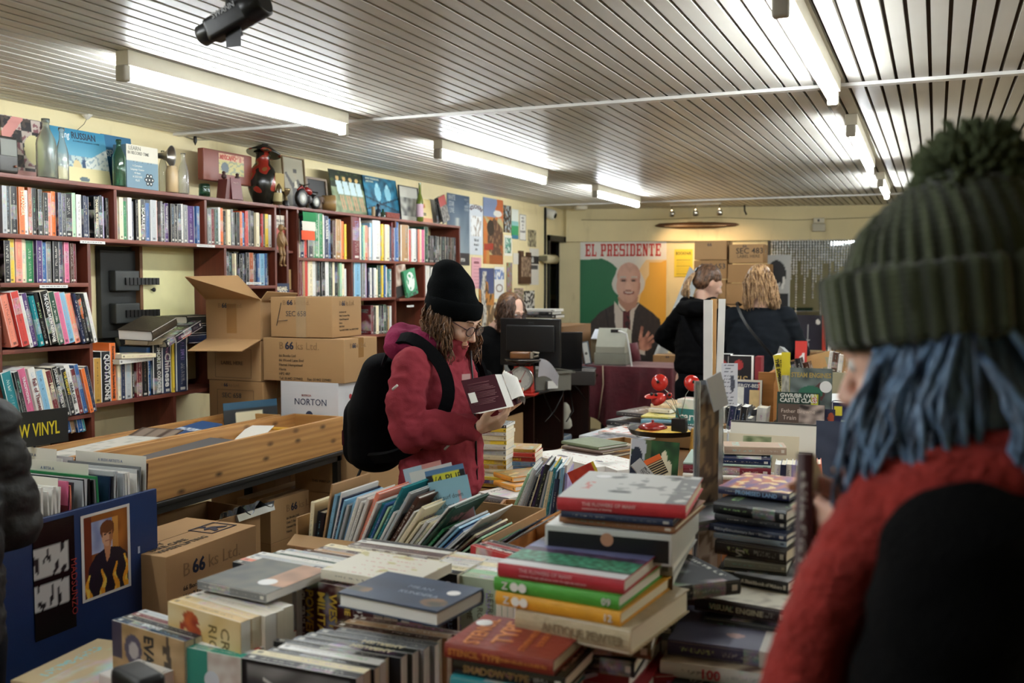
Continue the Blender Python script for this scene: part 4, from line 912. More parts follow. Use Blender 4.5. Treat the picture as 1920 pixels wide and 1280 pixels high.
# lower boxes that carry the stacks
def under(label,M,w,ztop,h,d,m=CARD2,**k): return cbox(label,M,w,h,d,m,**k)
zN=MN[2][3]-hN; q=MN@T(.08,-.0,-hN-.21); BB=cbox('brown taped carton under the white wine carton beside the backpack',q,.42,.208,.32); 
BB['label']='brown taped carton under the white wine carton beside the backpack'
front_text(BB,'THIS WAY UP',.018,.1,.05,'4a3a28')
cbox('brown carton, second below the white wine carton',MN@T(.05,0,-hN-.42),.42,.208,.32,CARD2); cbox('brown carton on the floor below the wine carton',MN@T(.04,0,-MN[2][3]),.44,zN-.421,.34)
cbox('brown carton hidden under the lower left marked carton',up(MA3,hA+.22),.4,.219,.28,CARD2); cbox('tall brown carton on the floor left of the stack',frame((MA3[0][3],YS,0),ex=(1,0,0),ez=(0,0,1)),.41,MA3[2][3]-hA-.221,.3)
# heavy box and others under the crate table
HM=frame((-2.2,2.40,.535),ex=(0,1,0),ez=(0,0,1))
HV=cbox('brown carton printed heavy take care when lifting',HM,.45,.208,.31,tape=False)
b66(HV,.45,.208,.075,.125,.062,['66 Books Ltd.','Unit 2 Eastman Way','Hemel Hempstead'])
def top_text(o,t,s,x,y,h): return word(t,s,ink('3a3020'),o,T(x,y,h+.0022)@Rz(0),'printed_warning',.01)
for i,l in enumerate(('HEAVY','TAKE CARE','WHEN LIFTING')): top_text(HV,l,.034,.02,.115-.036*i,.208)
b=MB()
for p,q2 in (((.29,.06),(.42,.065)),((.29,.16),(.42,.165)),((.29,.06),(.295,.165)),((.415,.06),(.42,.165))): b.box((p[0],p[1],.209),(q2[0],q2[1],.2105))
b.prism([(.32,.075),(.34,.075),(.36,.1),(.385,.08),(.4,.085),(.365,.125),(.33,.13),(.315,.115),(.335,.11)],.0012,M=T(0,0,.2095)); b.lathe([(.012,0),(.012,.001)],16,M=T(.345,.148,.2095)); b.build('lifting_symbol',ink('26263a'),HV)
cbox('brown carton carrying the heavy marked one',frame((-2.2,2.41,.325),ex=(0,1,0),ez=(0,0,1)),.45,.208,.31,CARD2); cbox('large carton on the floor below the heavy marked one',frame((-2.19,2.40,0),ex=(0,1,0),ez=(0,0,1)),.46,.322,.33,CARD2)
M2,w=edgeF((507,939),(617,905),.57)
X2=cbox('brown carton with maker print under the pine crates',up(M2,.208),w,.206,.2); b66(X2,w,.206,w*.25,.13,.05,['66 Books Ltd.','Unit 2 Eastman Way','Hemel Hempstead','Herts'])
X3=cbox('brown carton on the floor under the printed one',up(M2,.569),w,.36,.2,CARD2)
M3=frame((-2.62,2.95,.36),ex=(.1,1,0),ez=(0,0,1)); cbox('half open carton behind the heavy one in the shadow',M3,.42,.3,.3,CARD2,open_=True); cbox('dark carton on the floor behind the heavy one',frame((-2.62,2.95,0),ex=(.1,1,0),ez=(0,0,1)),.42,.35,.3,CARD2)
# foil packet
fp=MB(); M=frame((-2.58,3.22,.665),ex=(.25,1,0),ez=(-.35,0,1))
vs=[];nx=14
for i in range(nx+1):
    for j in range(7): vs.append((i/nx*.2,j/6*.12,.012*R.random()+.02*math.sin(i*.9)))
fs=[(i*7+j,(i+1)*7+j,(i+1)*7+j+1,i*7+j+1) for i in range(nx) for j in range(6)]
fp.add(vs,fs); fp.box((.005,.005,-.03),(.195,.115,-.002)); o=fp.build('foil_packet',mat('b4b8bc',.2,.85),None,M,label='crumpled silver foil packet lying on the open carton',cat='packet')
# ================================================================ PINE CRATES ON A BLACK TABLE
PINE=wood('c89a60','a8763e',.5,axis=1,sc=.5,knots=True,name='knotty_pine'); PINX=wood('b8894f','9c6d38',.5,axis=0,sc=.5,name='pine_end')
def crate(label,x0,x1,y0,y1,z0,z1,t_=.018):
    o=thing('pine_crate',label,'crate',(0,0,0))
    for nm,a,b_,m in (('side_board',(x1-t_,y0,z0),(x1,y1,z1),PINE),('side_board',(x0,y0,z0),(x0+t_,y1,z1),PINE),('end_board',(x0+t_,y0,z0),(x1-t_,y0+t_,z1),PINX),('end_board',(x0+t_,y1-t_,z0),(x1-t_,y1,z1),PINX),('base_board',(x0+t_,y0+t_,z0),(x1-t_,y1-t_,z0+.01),PINE)):
        b=MB(); b.box(a,b_,bev=.002); b.build(nm,m,o)
    return o
ct=thing('work_table','long black metal framed table under the pine crates','table')
b=MB(); b.box((-3.24,2.52,.765),(-2.64,4.12,.785),bev=.003); b.build('tabletop',BLK,ct)
b=MB(); b.box((-2.69,2.52,.735),(-2.66,4.12,.765)); b.box((-3.22,2.52,.735),(-3.19,4.12,.765)); b.build('frame_rail',BLK,ct)
for x in (-2.69,-3.22):
    for y in (2.54,4.08): b=MB(); b.box((x,y,0),(x+.03,y+.03,.765)); b.build('leg',BLK,ct)
crate('knotty pine crate nearest the room, long and shallow',-2.94,-2.65,2.54,4.12,.786,.95); crate('second pine crate, against the bookcase side',-3.235,-2.945,2.54,4.02,.786,.955)
def flat(label,o,rz,w,h,col,t_=.004,cat='print',name='flat_print',f=None,tilt=0.,rough=.5,roll=0.):
    """thin sheet lying about flat"""
    M=T(*o)@Rz(rz)@Matrix.Rotation(tilt,4,'X')@Matrix.Rotation(roll,4,'Y'); return printed(name,w,h,f or (lambda u,v:col),M,30,t_,label=label,cat=cat,rough=rough)
p=at(330,835,X=-2.8); flat('grey card sheet sagging in the near pine crate',(p.x-.12,p.y-.2,.90),-.05,.24,.52,'5b5a5c',.002,'sheet','card_sheet',tilt=.05)
flat('white leaflet sticking up in the near pine crate',(-2.88,3.58,.895),.3,.12,.2,'dfddd4',.002,'leaflet','leaflet',tilt=.2)
flat('mustard yellow booklet lying in the near pine crate',(-2.83,3.78,.92),.2,.13,.05,'d09a2a',.006,'booklet','booklet')
flat('white printed sheets slipping over the far pine crate edge',(-3.12,2.75,.945),.1,.2,.5,'c9c8c0',.003,'sheet','paper_sheet',f=lambda u,v:'8d9088' if n2(u,v,12)>.3 else 'cfcdc4')
o=flat('blue leaflet with white lettering in the far pine crate',(-3.16,3.45,.93),-.3,.16,.2,'2c4a78',.006,'leaflet','leaflet',f=lambda u,v:'d6dce2' if abs(v-.4)<.08 and n2(u,v,14)>-.1 else '2f5080',tilt=.15)
o=flat('brown print with small text panels in the far pine crate',(-3.2,3.0,.86),.05,.22,.4,'4c3a30',.004,'print','flat_print',f=lambda u,v:'8a7a6c' if (u*3)%1>.3 and (v*3)%1>.3 else '4c3a30',tilt=.25)
o=flat('flat brown album sleeve in the back of the far crate',(-3.2,2.66,.87),.0,.2,.28,'6a5240',.004,'sleeve','album_sleeve',tilt=.2)
ph=thing('presentation_folder','blue topped folder showing a cream page, upright at the crate end','folder'); a=at(467,800,X=-3.12); c=at(546,800,X=-3.02)
M=frame((-3.14,3.84,.86),ex=(.35,.93,0),ey=(-.1,0,1)); 
def fo(u,v): return '24506a' if v>.78 else ('d9d1b0' if .22<u<.72 and v<.7 else '1f2226')
q=printed('page',.3,.16,fo,M,40,.004,ph)
q.matrix_world=M; q.parent=ph
# green and black books low behind crates
fbook('bright green edged book lying low beside the wall shelf',.22,.15,.02,(-3.45,3.42,.745),(0,1,0),(-1,0,0),'2f9a4c',False); fbook('black book lying on the green edged one',.2,.15,.025,(-3.46,3.45,.767),(.05,1,0),(-1,0,0),'k')
# ================================================================ BLUE RECORD BIN
BLUE=mat('16305e',.42,bump=.05,bs=200)
rb_=thing('record_bin','dark blue painted record bin with photographs stuck on its side','record bin')
y0,y1=1.05,2.475; XB=-2.3
for nm,a,b_ in (('side_panel',(XB-.015,y0,.49),(XB,y1,.938)),('side_panel',(XB-.68,y0,.49),(XB-.665,y1,.938)),('end_panel',(XB-.665,y1-.015,.49),(XB-.015,y1,.90)),('end_panel',(XB-.665,y0,.49),(XB-.015,y0+.015,.90)),('base_panel',(XB-.665,y0+.015,.68),(XB-.015,y1-.015,.694))):
    b=MB(); b.box(a,b_,bev=.002); b.build(nm,BLUE,rb_)
for x in (XB-.06,XB-.66):
    for y in (y0+.02,y1-.06): b=MB(); b.box((x,y,0),(x+.04,y+.04,.5)); b.build('leg',BLUE,rb_)
rc_='s w d s w g f s w x s w v s k w p s w n s k g j s w x w k s'.split()
y=1.30; i=0
while y<2.43:
    big=(i%11==7)
    c=rc_[(i*7)%len(rc_)]; th=R.uniform(.004,.009)
    tl=R.uniform(-.05,.09)
    for side in (0,1):
        if side==1 and y<1.7: continue
        b=MB(); b.box((-.31,0,0),(0,th,.31)); X_=XB-.02-.322*side
        o=b.build('record_sleeve',mat(PAL[c if side==0 else rc_[(i*5+3)%len(rc_)]],.25),None,frame((X_,y,.70+R.uniform(-.006,.012)),ex=(1,0,0),ez=(0,tl,1)),
            label=f'{NAM[c if side==0 else rc_[(i*5+3)%len(rc_)]]} edged record, {ordn(i)} along the {"far" if side else "near"} rank of the bin',cat='record',group='records filed in the blue bin')
    y+=th+.008; i+=1
def divider(label,y,w,h,lines,x=XB-.03,z=.70,tl=.04):
    M=frame((x-w,y,z),ex=(1,0,0),ey=(0,tl,1)); o=printed('divider_card',w,h,lambda u,v:'d9d6cb',M,6,.002,label=label,cat='divider card')
    for i,l in enumerate(lines): txt_on(o,l,.013,'6a7494',.5,.92-.05*i,0,'CENTER')
    return o
divider('white record divider lettered Irish artists','' or 2.44,.30,.345,('A IRISH ARTISTS A',"A MORE LP'S UNDER PACK A"),x=XB-.02)
divider('second white record divider naming an artist',2.28,.34,.34,('A BITSA A',),x=XB-.1)
divider('nearest white record divider, beside the black jacket',2.10,.30,.335,('A NEIL YOUNG A',),x=XB-.03)
divider('white divider directly below the yellow and black sign',2.36,.30,.36,('A SCOTT WALKER A',),x=XB-.32)
divider('white divider lettered at the left under the sign',2.20,.26,.35,('A TOM WAITS A',),x=XB-.38)
p=at(30,835,X=-2.72); q_=at(126,833,X=-2.72); h_=(at(30,768,X=-2.72).z-p.z)
sg=printed('vinyl_sign',q_.y-p.y+.02,h_,lambda u,v:'15140f',frame((-2.72,p.y-.04,p.z-.01),ex=(.12,1,0),ey=(0,-.03,1)),20,.004,label='black sign with tall yellow lettering standing in the record bin',cat='sign')
txt_on(sg,'NEW VINYL',.062,'e2c91e',.0,.28,.012,sx=.58)
b=MB(); b.tube([(-2.73,p.y+.08,.62),(-2.73,p.y+.08,p.z)],.004); q=b.build('sign_stick',BLK,sg); q.matrix_parent_inverse=sg.matrix_world.inverted()
# photo prints on the panel
def bowie(u,v):
    if min(u,1-u)<.055 or min(v,1-v)<.035: return 'd8d6d2'
    c=lerpc('4a1e10','c47a34',n2(u,v,4)*.8+.35 if u>.62 else .15+.3*v)
    if .1<u<.75 and .52<v<.9: c=lerpc('7d88b0','b9bfd4',n2(u,v,5)+.5) if u<.62 else lerpc('8a4a20','d49a4c',v)
    if u<.2: c='6a2c18'
    if inP(u,v,[(.08,.03),(.95,.03),(.93,.42),(.78,.52),(.6,.55),(.46,.55),(.28,.5),(.14,.38)]): c='1a1424'
    if inP(u,v,[(.44,.6),(.6,.6),(.56,.44),(.5,.38)]): c='b9805c'
    if inE(u,v,.52,.7,.115,.13): c='c99a7c' if u<.56 else 'a06a48'
    if inE(u,v,.52,.80,.14,.075) or (inE(u,v,.52,.76,.145,.10) and abs(u-.52)>.1): c='6a3c20'
    if v<.78 and v>.66 and abs(v-.715)<.008 and (abs(u-.47)<.025 or abs(u-.57)<.025): c='3a2018'
    if abs(v-.635)<.007 and abs(u-.52)<.04: c='8a4438'
    for x,hh in ((.12,.3),(.42,.32),(.68,.36),(.9,.42)):
        if v<hh and abs(u-x-.03*math.sin(v*22+x*9))<.045*(1-v/hh)+.018: c='e8a02c' if n2(u,v,12)>-.2 else 'f0cf5c'
    return c
a=at(150,970,X=XB); zt=at(150,968,X=XB).z; zb=at(150,1133,X=XB).z; w=at(243,1000,X=XB).y-a.y
printed('photograph',w,zt-zb,bowie,frame((XB+.001,a.y,zb),ex=(0,1,0),ey=(0,0,1)),110,.001,label='colour photograph of a person in a dark shirt with flames, stuck on the blue bin',cat='photograph',rough=.3)
a=at(60,1000,X=XB); w=at(138,1000,X=XB).y-a.y; zt=at(100,975,X=XB).z; zb=at(100,1190,X=XB).z
o=printed('album_sleeve',w,zt-zb,lambda u,v: ('c9c9c6' if n2(u,v,8)<.25 else '2a2a2c') if (.25<v<.8 and u<.85 and not abs(v-.5)<.03) else '0d0c0e',frame((XB+.001,a.y,zb),ex=(0,1,0),ey=(0,0,1)),50,.002,label='black album sleeve with a grey picture and red lettering on the blue bin',cat='album sleeve',rough=.25)
for k,s_ in ((.93,'REDUNZEL'),): txt_on(o,'MADSUNZO',.03,'a02c22',.9,.62,0,rot=-PI/2)
b=MB(); b.box((0,-.004,-.01),(.0006,.005,.012)); b.build('paint_chip',ink('a9b4c8'),rb_).location=(XB+.0003,at(260,1031,X=XB).y,at(260,1031,X=XB).z)
# ================================================================ BACK OF THE SHOP
def bwx(px,py): # point on the back wall
    r=(at(px,py,d=1)-CAM); t_=(WA-CAM).dot(WN)/r.dot(WN); return CAM+r*t_
def bwl(px,py): return BW.inverted()@bwx(px,py)
def bsheet(name,label,cat,x0,y0,x1,y1,f,res=60,t_=.002,off=.003,**k):
    a=bwl(x0,y1); c=bwl(x1,y0); M=BW@frame((a.x,-off,a.z),ex=(1,0,0),ey=(0,0,1)); return printed(name,c.x-a.x,c.z-a.z,f,M,res,t_,label=label,cat=cat,**k)
def pres(u,v):
    v0=v
    c=lerpc('f0ede4','e6e2da',v)
    if v<.86+n2(u*.4,v*.4,3)*.02 and u<.45:
        e=inE(u,v,.05,.36,.50,.56) or inE(u,v,.12,.72,.36,.16) or (u<.30 and v<.80)
        if e and not inE(u,v,.60,.72,.19,.16): c=hx('0d6a40')
    if u>.62 and v<.86:
        if inE(u,v,1.05,.42,.38,.44) or (u>.80 and v<.84): c=hx('eeb43e')
        elif inE(u,v,1.02,.44,.46,.5): c=lerpc('eeb43e','efe6c8',.5)
    # suit
    if inP(u,v,[(.10,-.01),(.08,.24),(.13,.42),(.24,.49),(.42,.555),(.5,.50),(.58,.50),(.68,.56),(.84,.49),(.93,.44),(.97,.3),(1.,.05),(1.,-.01)]):
        c=lerpc('241c1a','3a2e2a',n2(u,v,30)*.5+.5)
        if u>.72 and v<.3: c=lerpc('1c1615','2c2321',n2(u,v,20)+.5)
        if abs(u-.33+(v-.4)*.25)<.008 and v>.12: c=hx('16100f')
    if inP(u,v,[(.40,.57),(.50,.49),(.53,.28),(.59,.5),(.70,.56),(.64,.5),(.56,.12),(.5,.12),(.41,.42)]): c=hx('d8cfc6')
    if inP(u,v,[(.505,.5),(.585,.5),(.60,.2),(.55,.1),(.5,.2)]): c=hx('5c1c22') if n2(u,v,26)>-.1 else hx('2a1014')
    # neck, head
    if inP(u,v,[(.44,.6),(.68,.6),(.66,.53),(.55,.49),(.46,.55)]): c=hx('b98a76')
    if inE(u,v,.565,.70,.175,.115): c=hx('e2ded8')
    if inE(u,v,.565,.69,.19,.10): c=hx('dedad4')
    if inE(u,v,.568,.745,.135,.095) or inE(u,v,.565,.675,.138,.12) or inE(u,v,.565,.63,.11,.075):
        c=lerpc('e0b4a2','a87262',max(0,(u-.6)*5)+max(0,(.64-v)*4)+max(0,n2(u,v,18))*.5)
        if abs(v-.722)<.017 and (inE(u,v,.508,.716,.04,.016) or inE(u,v,.628,.716,.04,.016)): c=hx('c08c7a')
        if inE(u,v,.56,.66,.03,.045): c=hx('e6bcaa')
        if abs(v-.714)<.007 and (abs(u-.51)<.022 or abs(u-.625)<.022): c=hx('4c342c')
        if abs(v-.737)<.007 and (abs(u-.505)<.036 or abs(u-.632)<.036): c=hx('cfc2b8')
        if abs(v-.622-abs(u-.57)*.12)<.010 and abs(u-.57)<.06: c=hx('8a4a44')
        if abs(v-.625-abs(u-.57)*.12)<.003 and abs(u-.57)<.045: c=hx('efe6df')
        if abs(v-.643)<.004 and abs(u-.565)<.03: c=hx('9a6a5c')
    # hand
    F_=[[(.685,.29),(.72,.27),(.745,.385),(.715,.395)],[(.74,.30),(.775,.29),(.825,.345),(.80,.36)],[(.755,.285),(.79,.27),(.865,.315),(.85,.335)],[(.77,.26),(.79,.24),(.87,.28),(.86,.3)],[(.765,.235),(.78,.215),(.84,.24),(.835,.26)]]
    if inE(u,v,.742,.262,.052,.05) or any(inP(u,v,f_) for f_ in F_) or inP(u,v,[(.70,.24),(.77,.24),(.76,.19),(.70,.19)]): c=lerpc('d39a86','8a5446',.35+n2(u,v,20))
    if inP(u,v,[(.69,.195),(.765,.185),(.76,.215),(.69,.225)]): c=hx('e0d8d0')
    return c
o=bsheet('portrait_poster','large poster of a white haired man in a dark suit, headed EL PRESIDENTE','poster',1087,449,1250,712,pres,res=280)
# slab serif heading built letter by letter
def slab(parent,s,x,z,w,h,m):
    G={'E':[(0,0,1,.14),(0,.86,1,1),(.12,0,.42,1),(.42,.43,.75,.57),(.84,0,1,.32),(.84,.68,1,1),(.66,.36,.78,.64)],
       'L':[(0,0,1,.14),(0,.86,.58,1),(.14,0,.44,1),(.84,0,1,.36)],
       'P':[(0,0,.6,.14),(0,.86,.9,1),(.12,0,.42,1),(.42,.40,.9,.53),(.70,.45,1,.94)],
       'R':[(0,0,.52,.14),(0,.86,.9,1),(.12,0,.42,1),(.42,.42,.85,.55),(.70,.48,.98,.94),(.62,.0,.9,.5),(.8,0,1,.14)],
       'S':[(0,0,.12,.36),(0,0,1,.14),(0,.86,1,1),(.88,.64,1,1),(0,.52,.3,.95),(.7,.05,1,.48),(.05,.44,.95,.58)],
       'I':[(0,0,1,.14),(0,.86,1,1),(.3,0,.7,1)],
       'D':[(0,0,.85,.14),(0,.86,.85,1),(.12,0,.42,1),(.70,.08,1,.92)],
       'N':[(0,0,.42,.14),(0,.86,.42,1),(.1,0,.32,1),(.62,.86,1,1),(.7,0,.92,1)],
       'T':[(.2,0,.8,.14),(0,.86,1,1),(.35,0,.65,1),(0,.64,.14,1),(.86,.64,1,1)]}
    b=MB()
    ws={'I':.55,' ':.45,'L':.9}
    tot=sum(ws.get(c,1) for c in s)+.16*(len(s)-1); k=w/tot; cx=x
    for c in s:
        cw=ws.get(c,1)*k
        for (a,b0,c1,d) in G.get(c,[]): b.box((cx+a*cw,z+b0*h,.0022),(cx+c1*cw,z+d*h,.0032))
        if c=='N': b.prism([(cx+.1*cw,z+h),(cx+.42*cw,z+h),(cx+.92*cw,z),(cx+.66*cw,z)],.0032)
        cx+=cw+.16*k
    return b.build('heading',m,parent)
W_=max(v.co.x for v in o.data.vertices); H_=max(v.co.y for v in o.data.vertices)
slab(o,'EL PRESIDENTE',W_*.06,H_*.885,W_*.875,H_*.088,ink('c8342c'))
def yel(u,v): return 'e6cf3e' if not (v<.62 and abs((v*14)%1-.5)<.16 and .12<u<.88) else '9a8a34'
o=bsheet('bookfair_notice','yellow bookfair notice beside the portrait poster','notice',1264,467,1299,519,yel); txt_on(o,'BOOKFAIR',.045,'3a3420',.5,.8,.02,'CENTER',sx=.75)
# gar fish trophy and spot track on the lintel
c=bwl(1307,423); fs_=thing('mounted_instrument','long dark wooden oar shaped carving hung on the cream lintel','carving',M=BW@T(c.x,-.075,c.z))
Lh=(bwl(1385,423).x-bwl(1229,423).x)/2
b=MB(); b.tube([(-Lh,0,0),(-Lh*.9,0,.004),(-Lh*.4,0,.0),(Lh*.4,0,0),(Lh*.9,0,.004),(Lh,0,.004)],[.004,.02,.034,.034,.018,.003],12); b.build('body',mat('5a3c22',.35),fs_)
b=MB(); b.box((-Lh*.78,-.033,-.012),(Lh*.7,-.026,-.004)); b.build('inlay',mat('b08e5e',.4),fs_); b=MB(); b.box((-.1,.0,.03),(.06,.02,.04)); b.build('hanger',mat('a9956a',.5),fs_)
tk_=thing('spotlight_track','cream ceiling bar with three small chrome spotlights','spotlight track')
P0=at(1257,386,Z=CZ-.02); P1=at(1352,383,Z=CZ-.02); b=MB(); dv=(P1-P0); b.box((0,-.02,0),(dv.length,.02,.017),M=frame(P0,ex=dv,ez=(0,0,1))); b.build('bar',mat('cfc8b4',.4),tk_)
for k,px in enumerate((1259,1304,1349)):
    p=P0.lerp(P1,(.03,.5,.97)[k])
    b=MB(); b.tube([p,p+V((0,0,-.04))],.005); b.lathe([(.012,0),(.028,-.03),(.03,-.06),(.026,-.06),(.01,-.02)],16,M=frame(p+V((0,0,-.045)),ex=(1,0,0),ez=(0,-.35,.93)),cap=False); q=b.build('spot_head',mat('b8b4ac',.2,.9),tk_)
    b=MB(); b.lathe([(.022,-.05),(.022,-.054)],16,M=frame(p+V((0,0,-.045)),ex=(1,0,0),ez=(0,-.35,.93)))
    m=NT('halogen'); m.b.inputs['Emission Color'].default_value=(1,.72,.42,1); m.b.inputs['Emission Strength'].default_value=30; b.build('lamp',m.m,q)
    l=bpy.data.lights.new('halogen_spot','SPOT'); l.energy=9; l.color=(1,.66,.36); l.spot_size=1.7; l.spot_blend=.8; l.shadow_soft_size=.03
    lo=bpy.data.objects.new('halogen_spot',l); COL.objects.link(lo); lo.matrix_world=frame(p+V((0,.03,-.125)),ex=(1,0,0),ez=(-.05,-.55,.55 if k!=1 else .8)); 
hk=thing('cable_hook','small black hook and cable end under the ceiling at the back','hook'); c=at(1396,395,Y=10.4); hk.location=c
b=MB(); b.tube([(0,0,.06),(0,0,0),(.02,0,-.04),(.03,0,-.03)],.009,6); b.build('hook',BLK,hk)
c=bwl(1533,420); ab=thing('alarm_box','small grey and white alarm box on the lintel','alarm box',M=BW@T(c.x,-.05,c.z))
b=MB(); b.box((-.06,-.04,-.08),(.07,0,.0),bev=.006); b.build('case',mat('b7b29c',.4),ab); b=MB(); b.box((-.05,-.035,.005),(.06,0,.06),bev=.006); b.build('sensor',mat('cfc9b2',.4),ab); b=MB(); b.box((-.01,-.038,.02),(.01,-.034,.045)); b.build('lens',BLK,ab)
c=bwl(1083,425); am=thing('alarm_sensor','white wall sensor with a small black eye left of the poster','alarm sensor',M=BW@T(c.x+.03,0,c.z))
b=MB(); b.box((-.035,-.04,-.05),(.035,0,.06),bev=.01); b.build('case',mat('dcd8ca',.4),am); b=MB(); b.lathe([(.01,0),(.008,.004)],12,M=T(0,-.04,.02)@Matrix.Rotation(PI/2,4,'X')); b.build('eye',BLK,am)
b=MB(); b.tube([BW@V((x,-.056,z)) for x,z in ((.2,2.28),(.8,2.27),(1.6,2.29),(2.4,2.25),(3.3,2.27),(4.6,2.24))],.003,5); b.build('wall_cable',mat('8a7a50',.6),label='thin slack cable running along the cream lintel',cat='cable')
# mirror and bead strings
mm=NT('mirror_glass'); MIR=mm.fin(hx('b9bec0'),.03,1.0)
a=bwl(1441,600); c=bwl(1700,449)
mr=thing('wall_mirror','wide mirror in the back wall reflecting the lit shop behind bead strings','mirror',M=BW)
b=MB(); b.box((a.x,-.012,a.z-.3),(c.x,-.004,2.04)); b.build('glass',MIR,mr); b=MB(); b.box((a.x-.02,-.02,a.z-.3),(a.x,-.002,2.04)); b.build('edge_strip',mat('3a332a',.5),mr)
b=MB(); 
for k in range(60):
    x=a.x+.02+k*.028; ln=R.uniform(.2,.45) if k%3 else R.uniform(.5,.85)
    z=2.035
    while z>2.035-ln:
        s_=R.uniform(.008,.014); b.add([(x-s_,-.05,z),(x,-.05-s_,z),(x+s_,-.05,z),(x,-.05+s_,z),(x,-.05,z+s_*1.5),(x,-.05,z-s_*1.5)],[(0,1,4),(1,2,4),(2,3,4),(3,0,4),(1,0,5),(2,1,5),(3,2,5),(0,3,5)]); z-=.028
b.build('bead_curtain',mat('e8ecee',.12,.3),None,BW,label='strings of glittering silver beads hanging before the mirror',cat='bead curtain',kind='stuff')
# carton columns at the back
def bbox(label,x0,x1,y0,y1,Yp,d=.3,m=CARD2,txt=(),rz=0.,fl=False,**k):
    a=at(x0,y1,Y=Yp); c=at(x1,y1,Y=Yp); zt=at(x0,y0,Y=Yp).z
    if fl: a.z=0; c.z=0
    h=zt-a.z
    o=cbox(label,frame(a,ex=(c-a).xy.to_3d(),ez=(0,0,1)),(c-a).length,h-.001,d,m,**k)
    for (s_,sz,u,v,cc) in txt: front_text(o,s_,sz,(c-a).length*u,h*v,cc)
    return o
YC=9.55
SH=(('' or '66',.04,.42,.82,NAVY),)
bbox('crumpled topmost carton of the back stack nearest the yellow notice',1302,1362,452,487,YC,m=CARD,txt=(('66',.045,.4,.72,NAVY),))
o=bbox('carton marked 653 by pen in the back stack behind the dark blonde woman',1301,1362,488,523,YC,txt=(('SEC 653',.07,.2,.55,'2a2c34'),('HERE',.04,.35,.3,'4a3a28')))
bbox('brown carton, third down in the back stack',1300,1360,524,562,YC); bbox('brown carton, fourth down in the back stack',1299,1360,563,603,YC); bbox('lower brown cartons seen between the two women',1299,1361,604,720,YC,fl=True)
bbox('back carton marked SEC 483 above label here',1367,1430,458,493,YC,m=CARD,txt=(('SEC 483',.075,.2,.5,'2a2420'),('LABEL HERE',.04,.24,.28,'4a3a28'),('66',.04,.4,.82,NAVY)))
bbox('plain brown carton under the one marked SEC 483',1364,1440,495,530,YC,m=CARD2); bbox('brown carton hidden behind the curly haired woman',1361,1438,531,570,YC); bbox('bottom brown carton behind the curly haired woman',1361,1438,571,720,YC,fl=True)
YL=8.6
o=bbox('brown carton printed label here beneath the leaning boards',1224,1280,665,703,YL,m=CARD2,txt=(('LABEL HERE',.04,.2,.5,'4a3a28'),('66',.035,.42,.86,NAVY))); outline(o,.07,.02,.25,.17)
bbox('plain brown carton on which the label here carton stands',1218,1284,704,742,YL); bbox('lowest brown carton beneath the leaning boards',1190,1284,743,800,YL,fl=True)
bbox('brown taped carton beyond the velvet covered table',1192,1230,716,790,8.3,fl=True); bbox('cardboard carton on the floor beyond the sale table end',1165,1192,720,790,8.5,m=CARD,fl=True)
# leaning boards
def board(label,pts,Yp,dy,col,name='picture_board',t_=.012,rough=.4):
    P=[at(x,y,Y=Yp+dy*k) for (x,y,k) in pts]; b=MB(); n=(P[1]-P[0]).cross(P[2]-P[0]).normalized()*t_
    b.add([p[:] for p in P]+[(p+n)[:] for p in P],[(3,2,1,0),(4,5,6,7),(0,1,5,4),(1,2,6,5),(2,3,7,6),(3,0,4,7)]); return b.build(name,mat(col,rough),label=label,cat='board')
board('pale grey mounted board leaning on the cartons by the poster',[(1226,665,0),(1262,663,.3),(1310,520,1),(1293,500,1)],8.75,.5,'9da0a0')
board('cream edged picture board leaning behind the woman',[(1252,662,0),(1275,660,.2),(1300,560,1),(1290,556,1)],8.7,.3,'c9b27a')
PZ=at(1477,655,Y=8.35).z
px0=at(1477,655,Y=8.35).x
cbox('large brown carton holding up the dark tower print',frame((px0,8.35,0),ex=(1,0,0),ez=(0,0,1)),.9,PZ-.021,.2,CARD2)
# black and white figure poster beside the mirror
def bwfig(u,v):
    c=hx('b0b2b0')
    if inE(u,v,.40,.72,.42,.2): c=hx('141416')
    if inE(u,v,.32,.60,.26,.12): c=hx('c4c2bc')
    if inE(u,v,.42,.68,.40,.10): c=hx('18181a')
    if v<.42 and u<.95-.4*max(0,v-.3): c=hx('101012')
    if inP(u,v,[(.62,.5),(.72,.5),(.8,.66),(.7,.68)]): c=hx('d8d8d4')
    return c
a=at(1437,603,Y=9.85); c=at(1480,603,Y=9.85); zt=at(1440,478,Y=9.85).z
printed('figure_poster',c.x-a.x,zt-a.z,bwfig,frame(a,ex=(1,.1,0),ey=(0,.02,1)),60,.02,label='black and white picture of a dark haired figure standing beside the mirror',cat='picture')
# browsing boxes in front of the mirror
b=MB(); p=at(1500,600,Y=9.0); 
tb=thing('side_table','dark side table loaded with records below the mirror','table'); p=at(1478,650,Y=8.9); 
b=MB(); b.box((p.x,8.6,.72),(p.x+1.6,9.3,.75)); b.build('tabletop',mat('2a1c18',.5),tb)
for x in (p.x+.03,p.x+1.5):
    for y in (8.65,9.2): b=MB(); b.box((x,y,0),(x+.04,y+.04,.72)); b.build('leg',mat('2a1c18',.5),tb)
cc_='k u b t k y k x b'.split()
z=.752; i=0
while z<1.30:
    th=R.uniform(.02,.05); c_=cc_[i%9]
    fbook(f'{NAM[c_]} flat album, {ordn(i)} up in the pile under the mirror',.34,.3,th,(p.x+.3+R.uniform(-.04,.04),8.75,z),(1,R.uniform(-.1,.1),0),(0,1,0),c_,i%2==0,cat='album',group='albums piled under the mirror'); z+=th+.001; i+=1
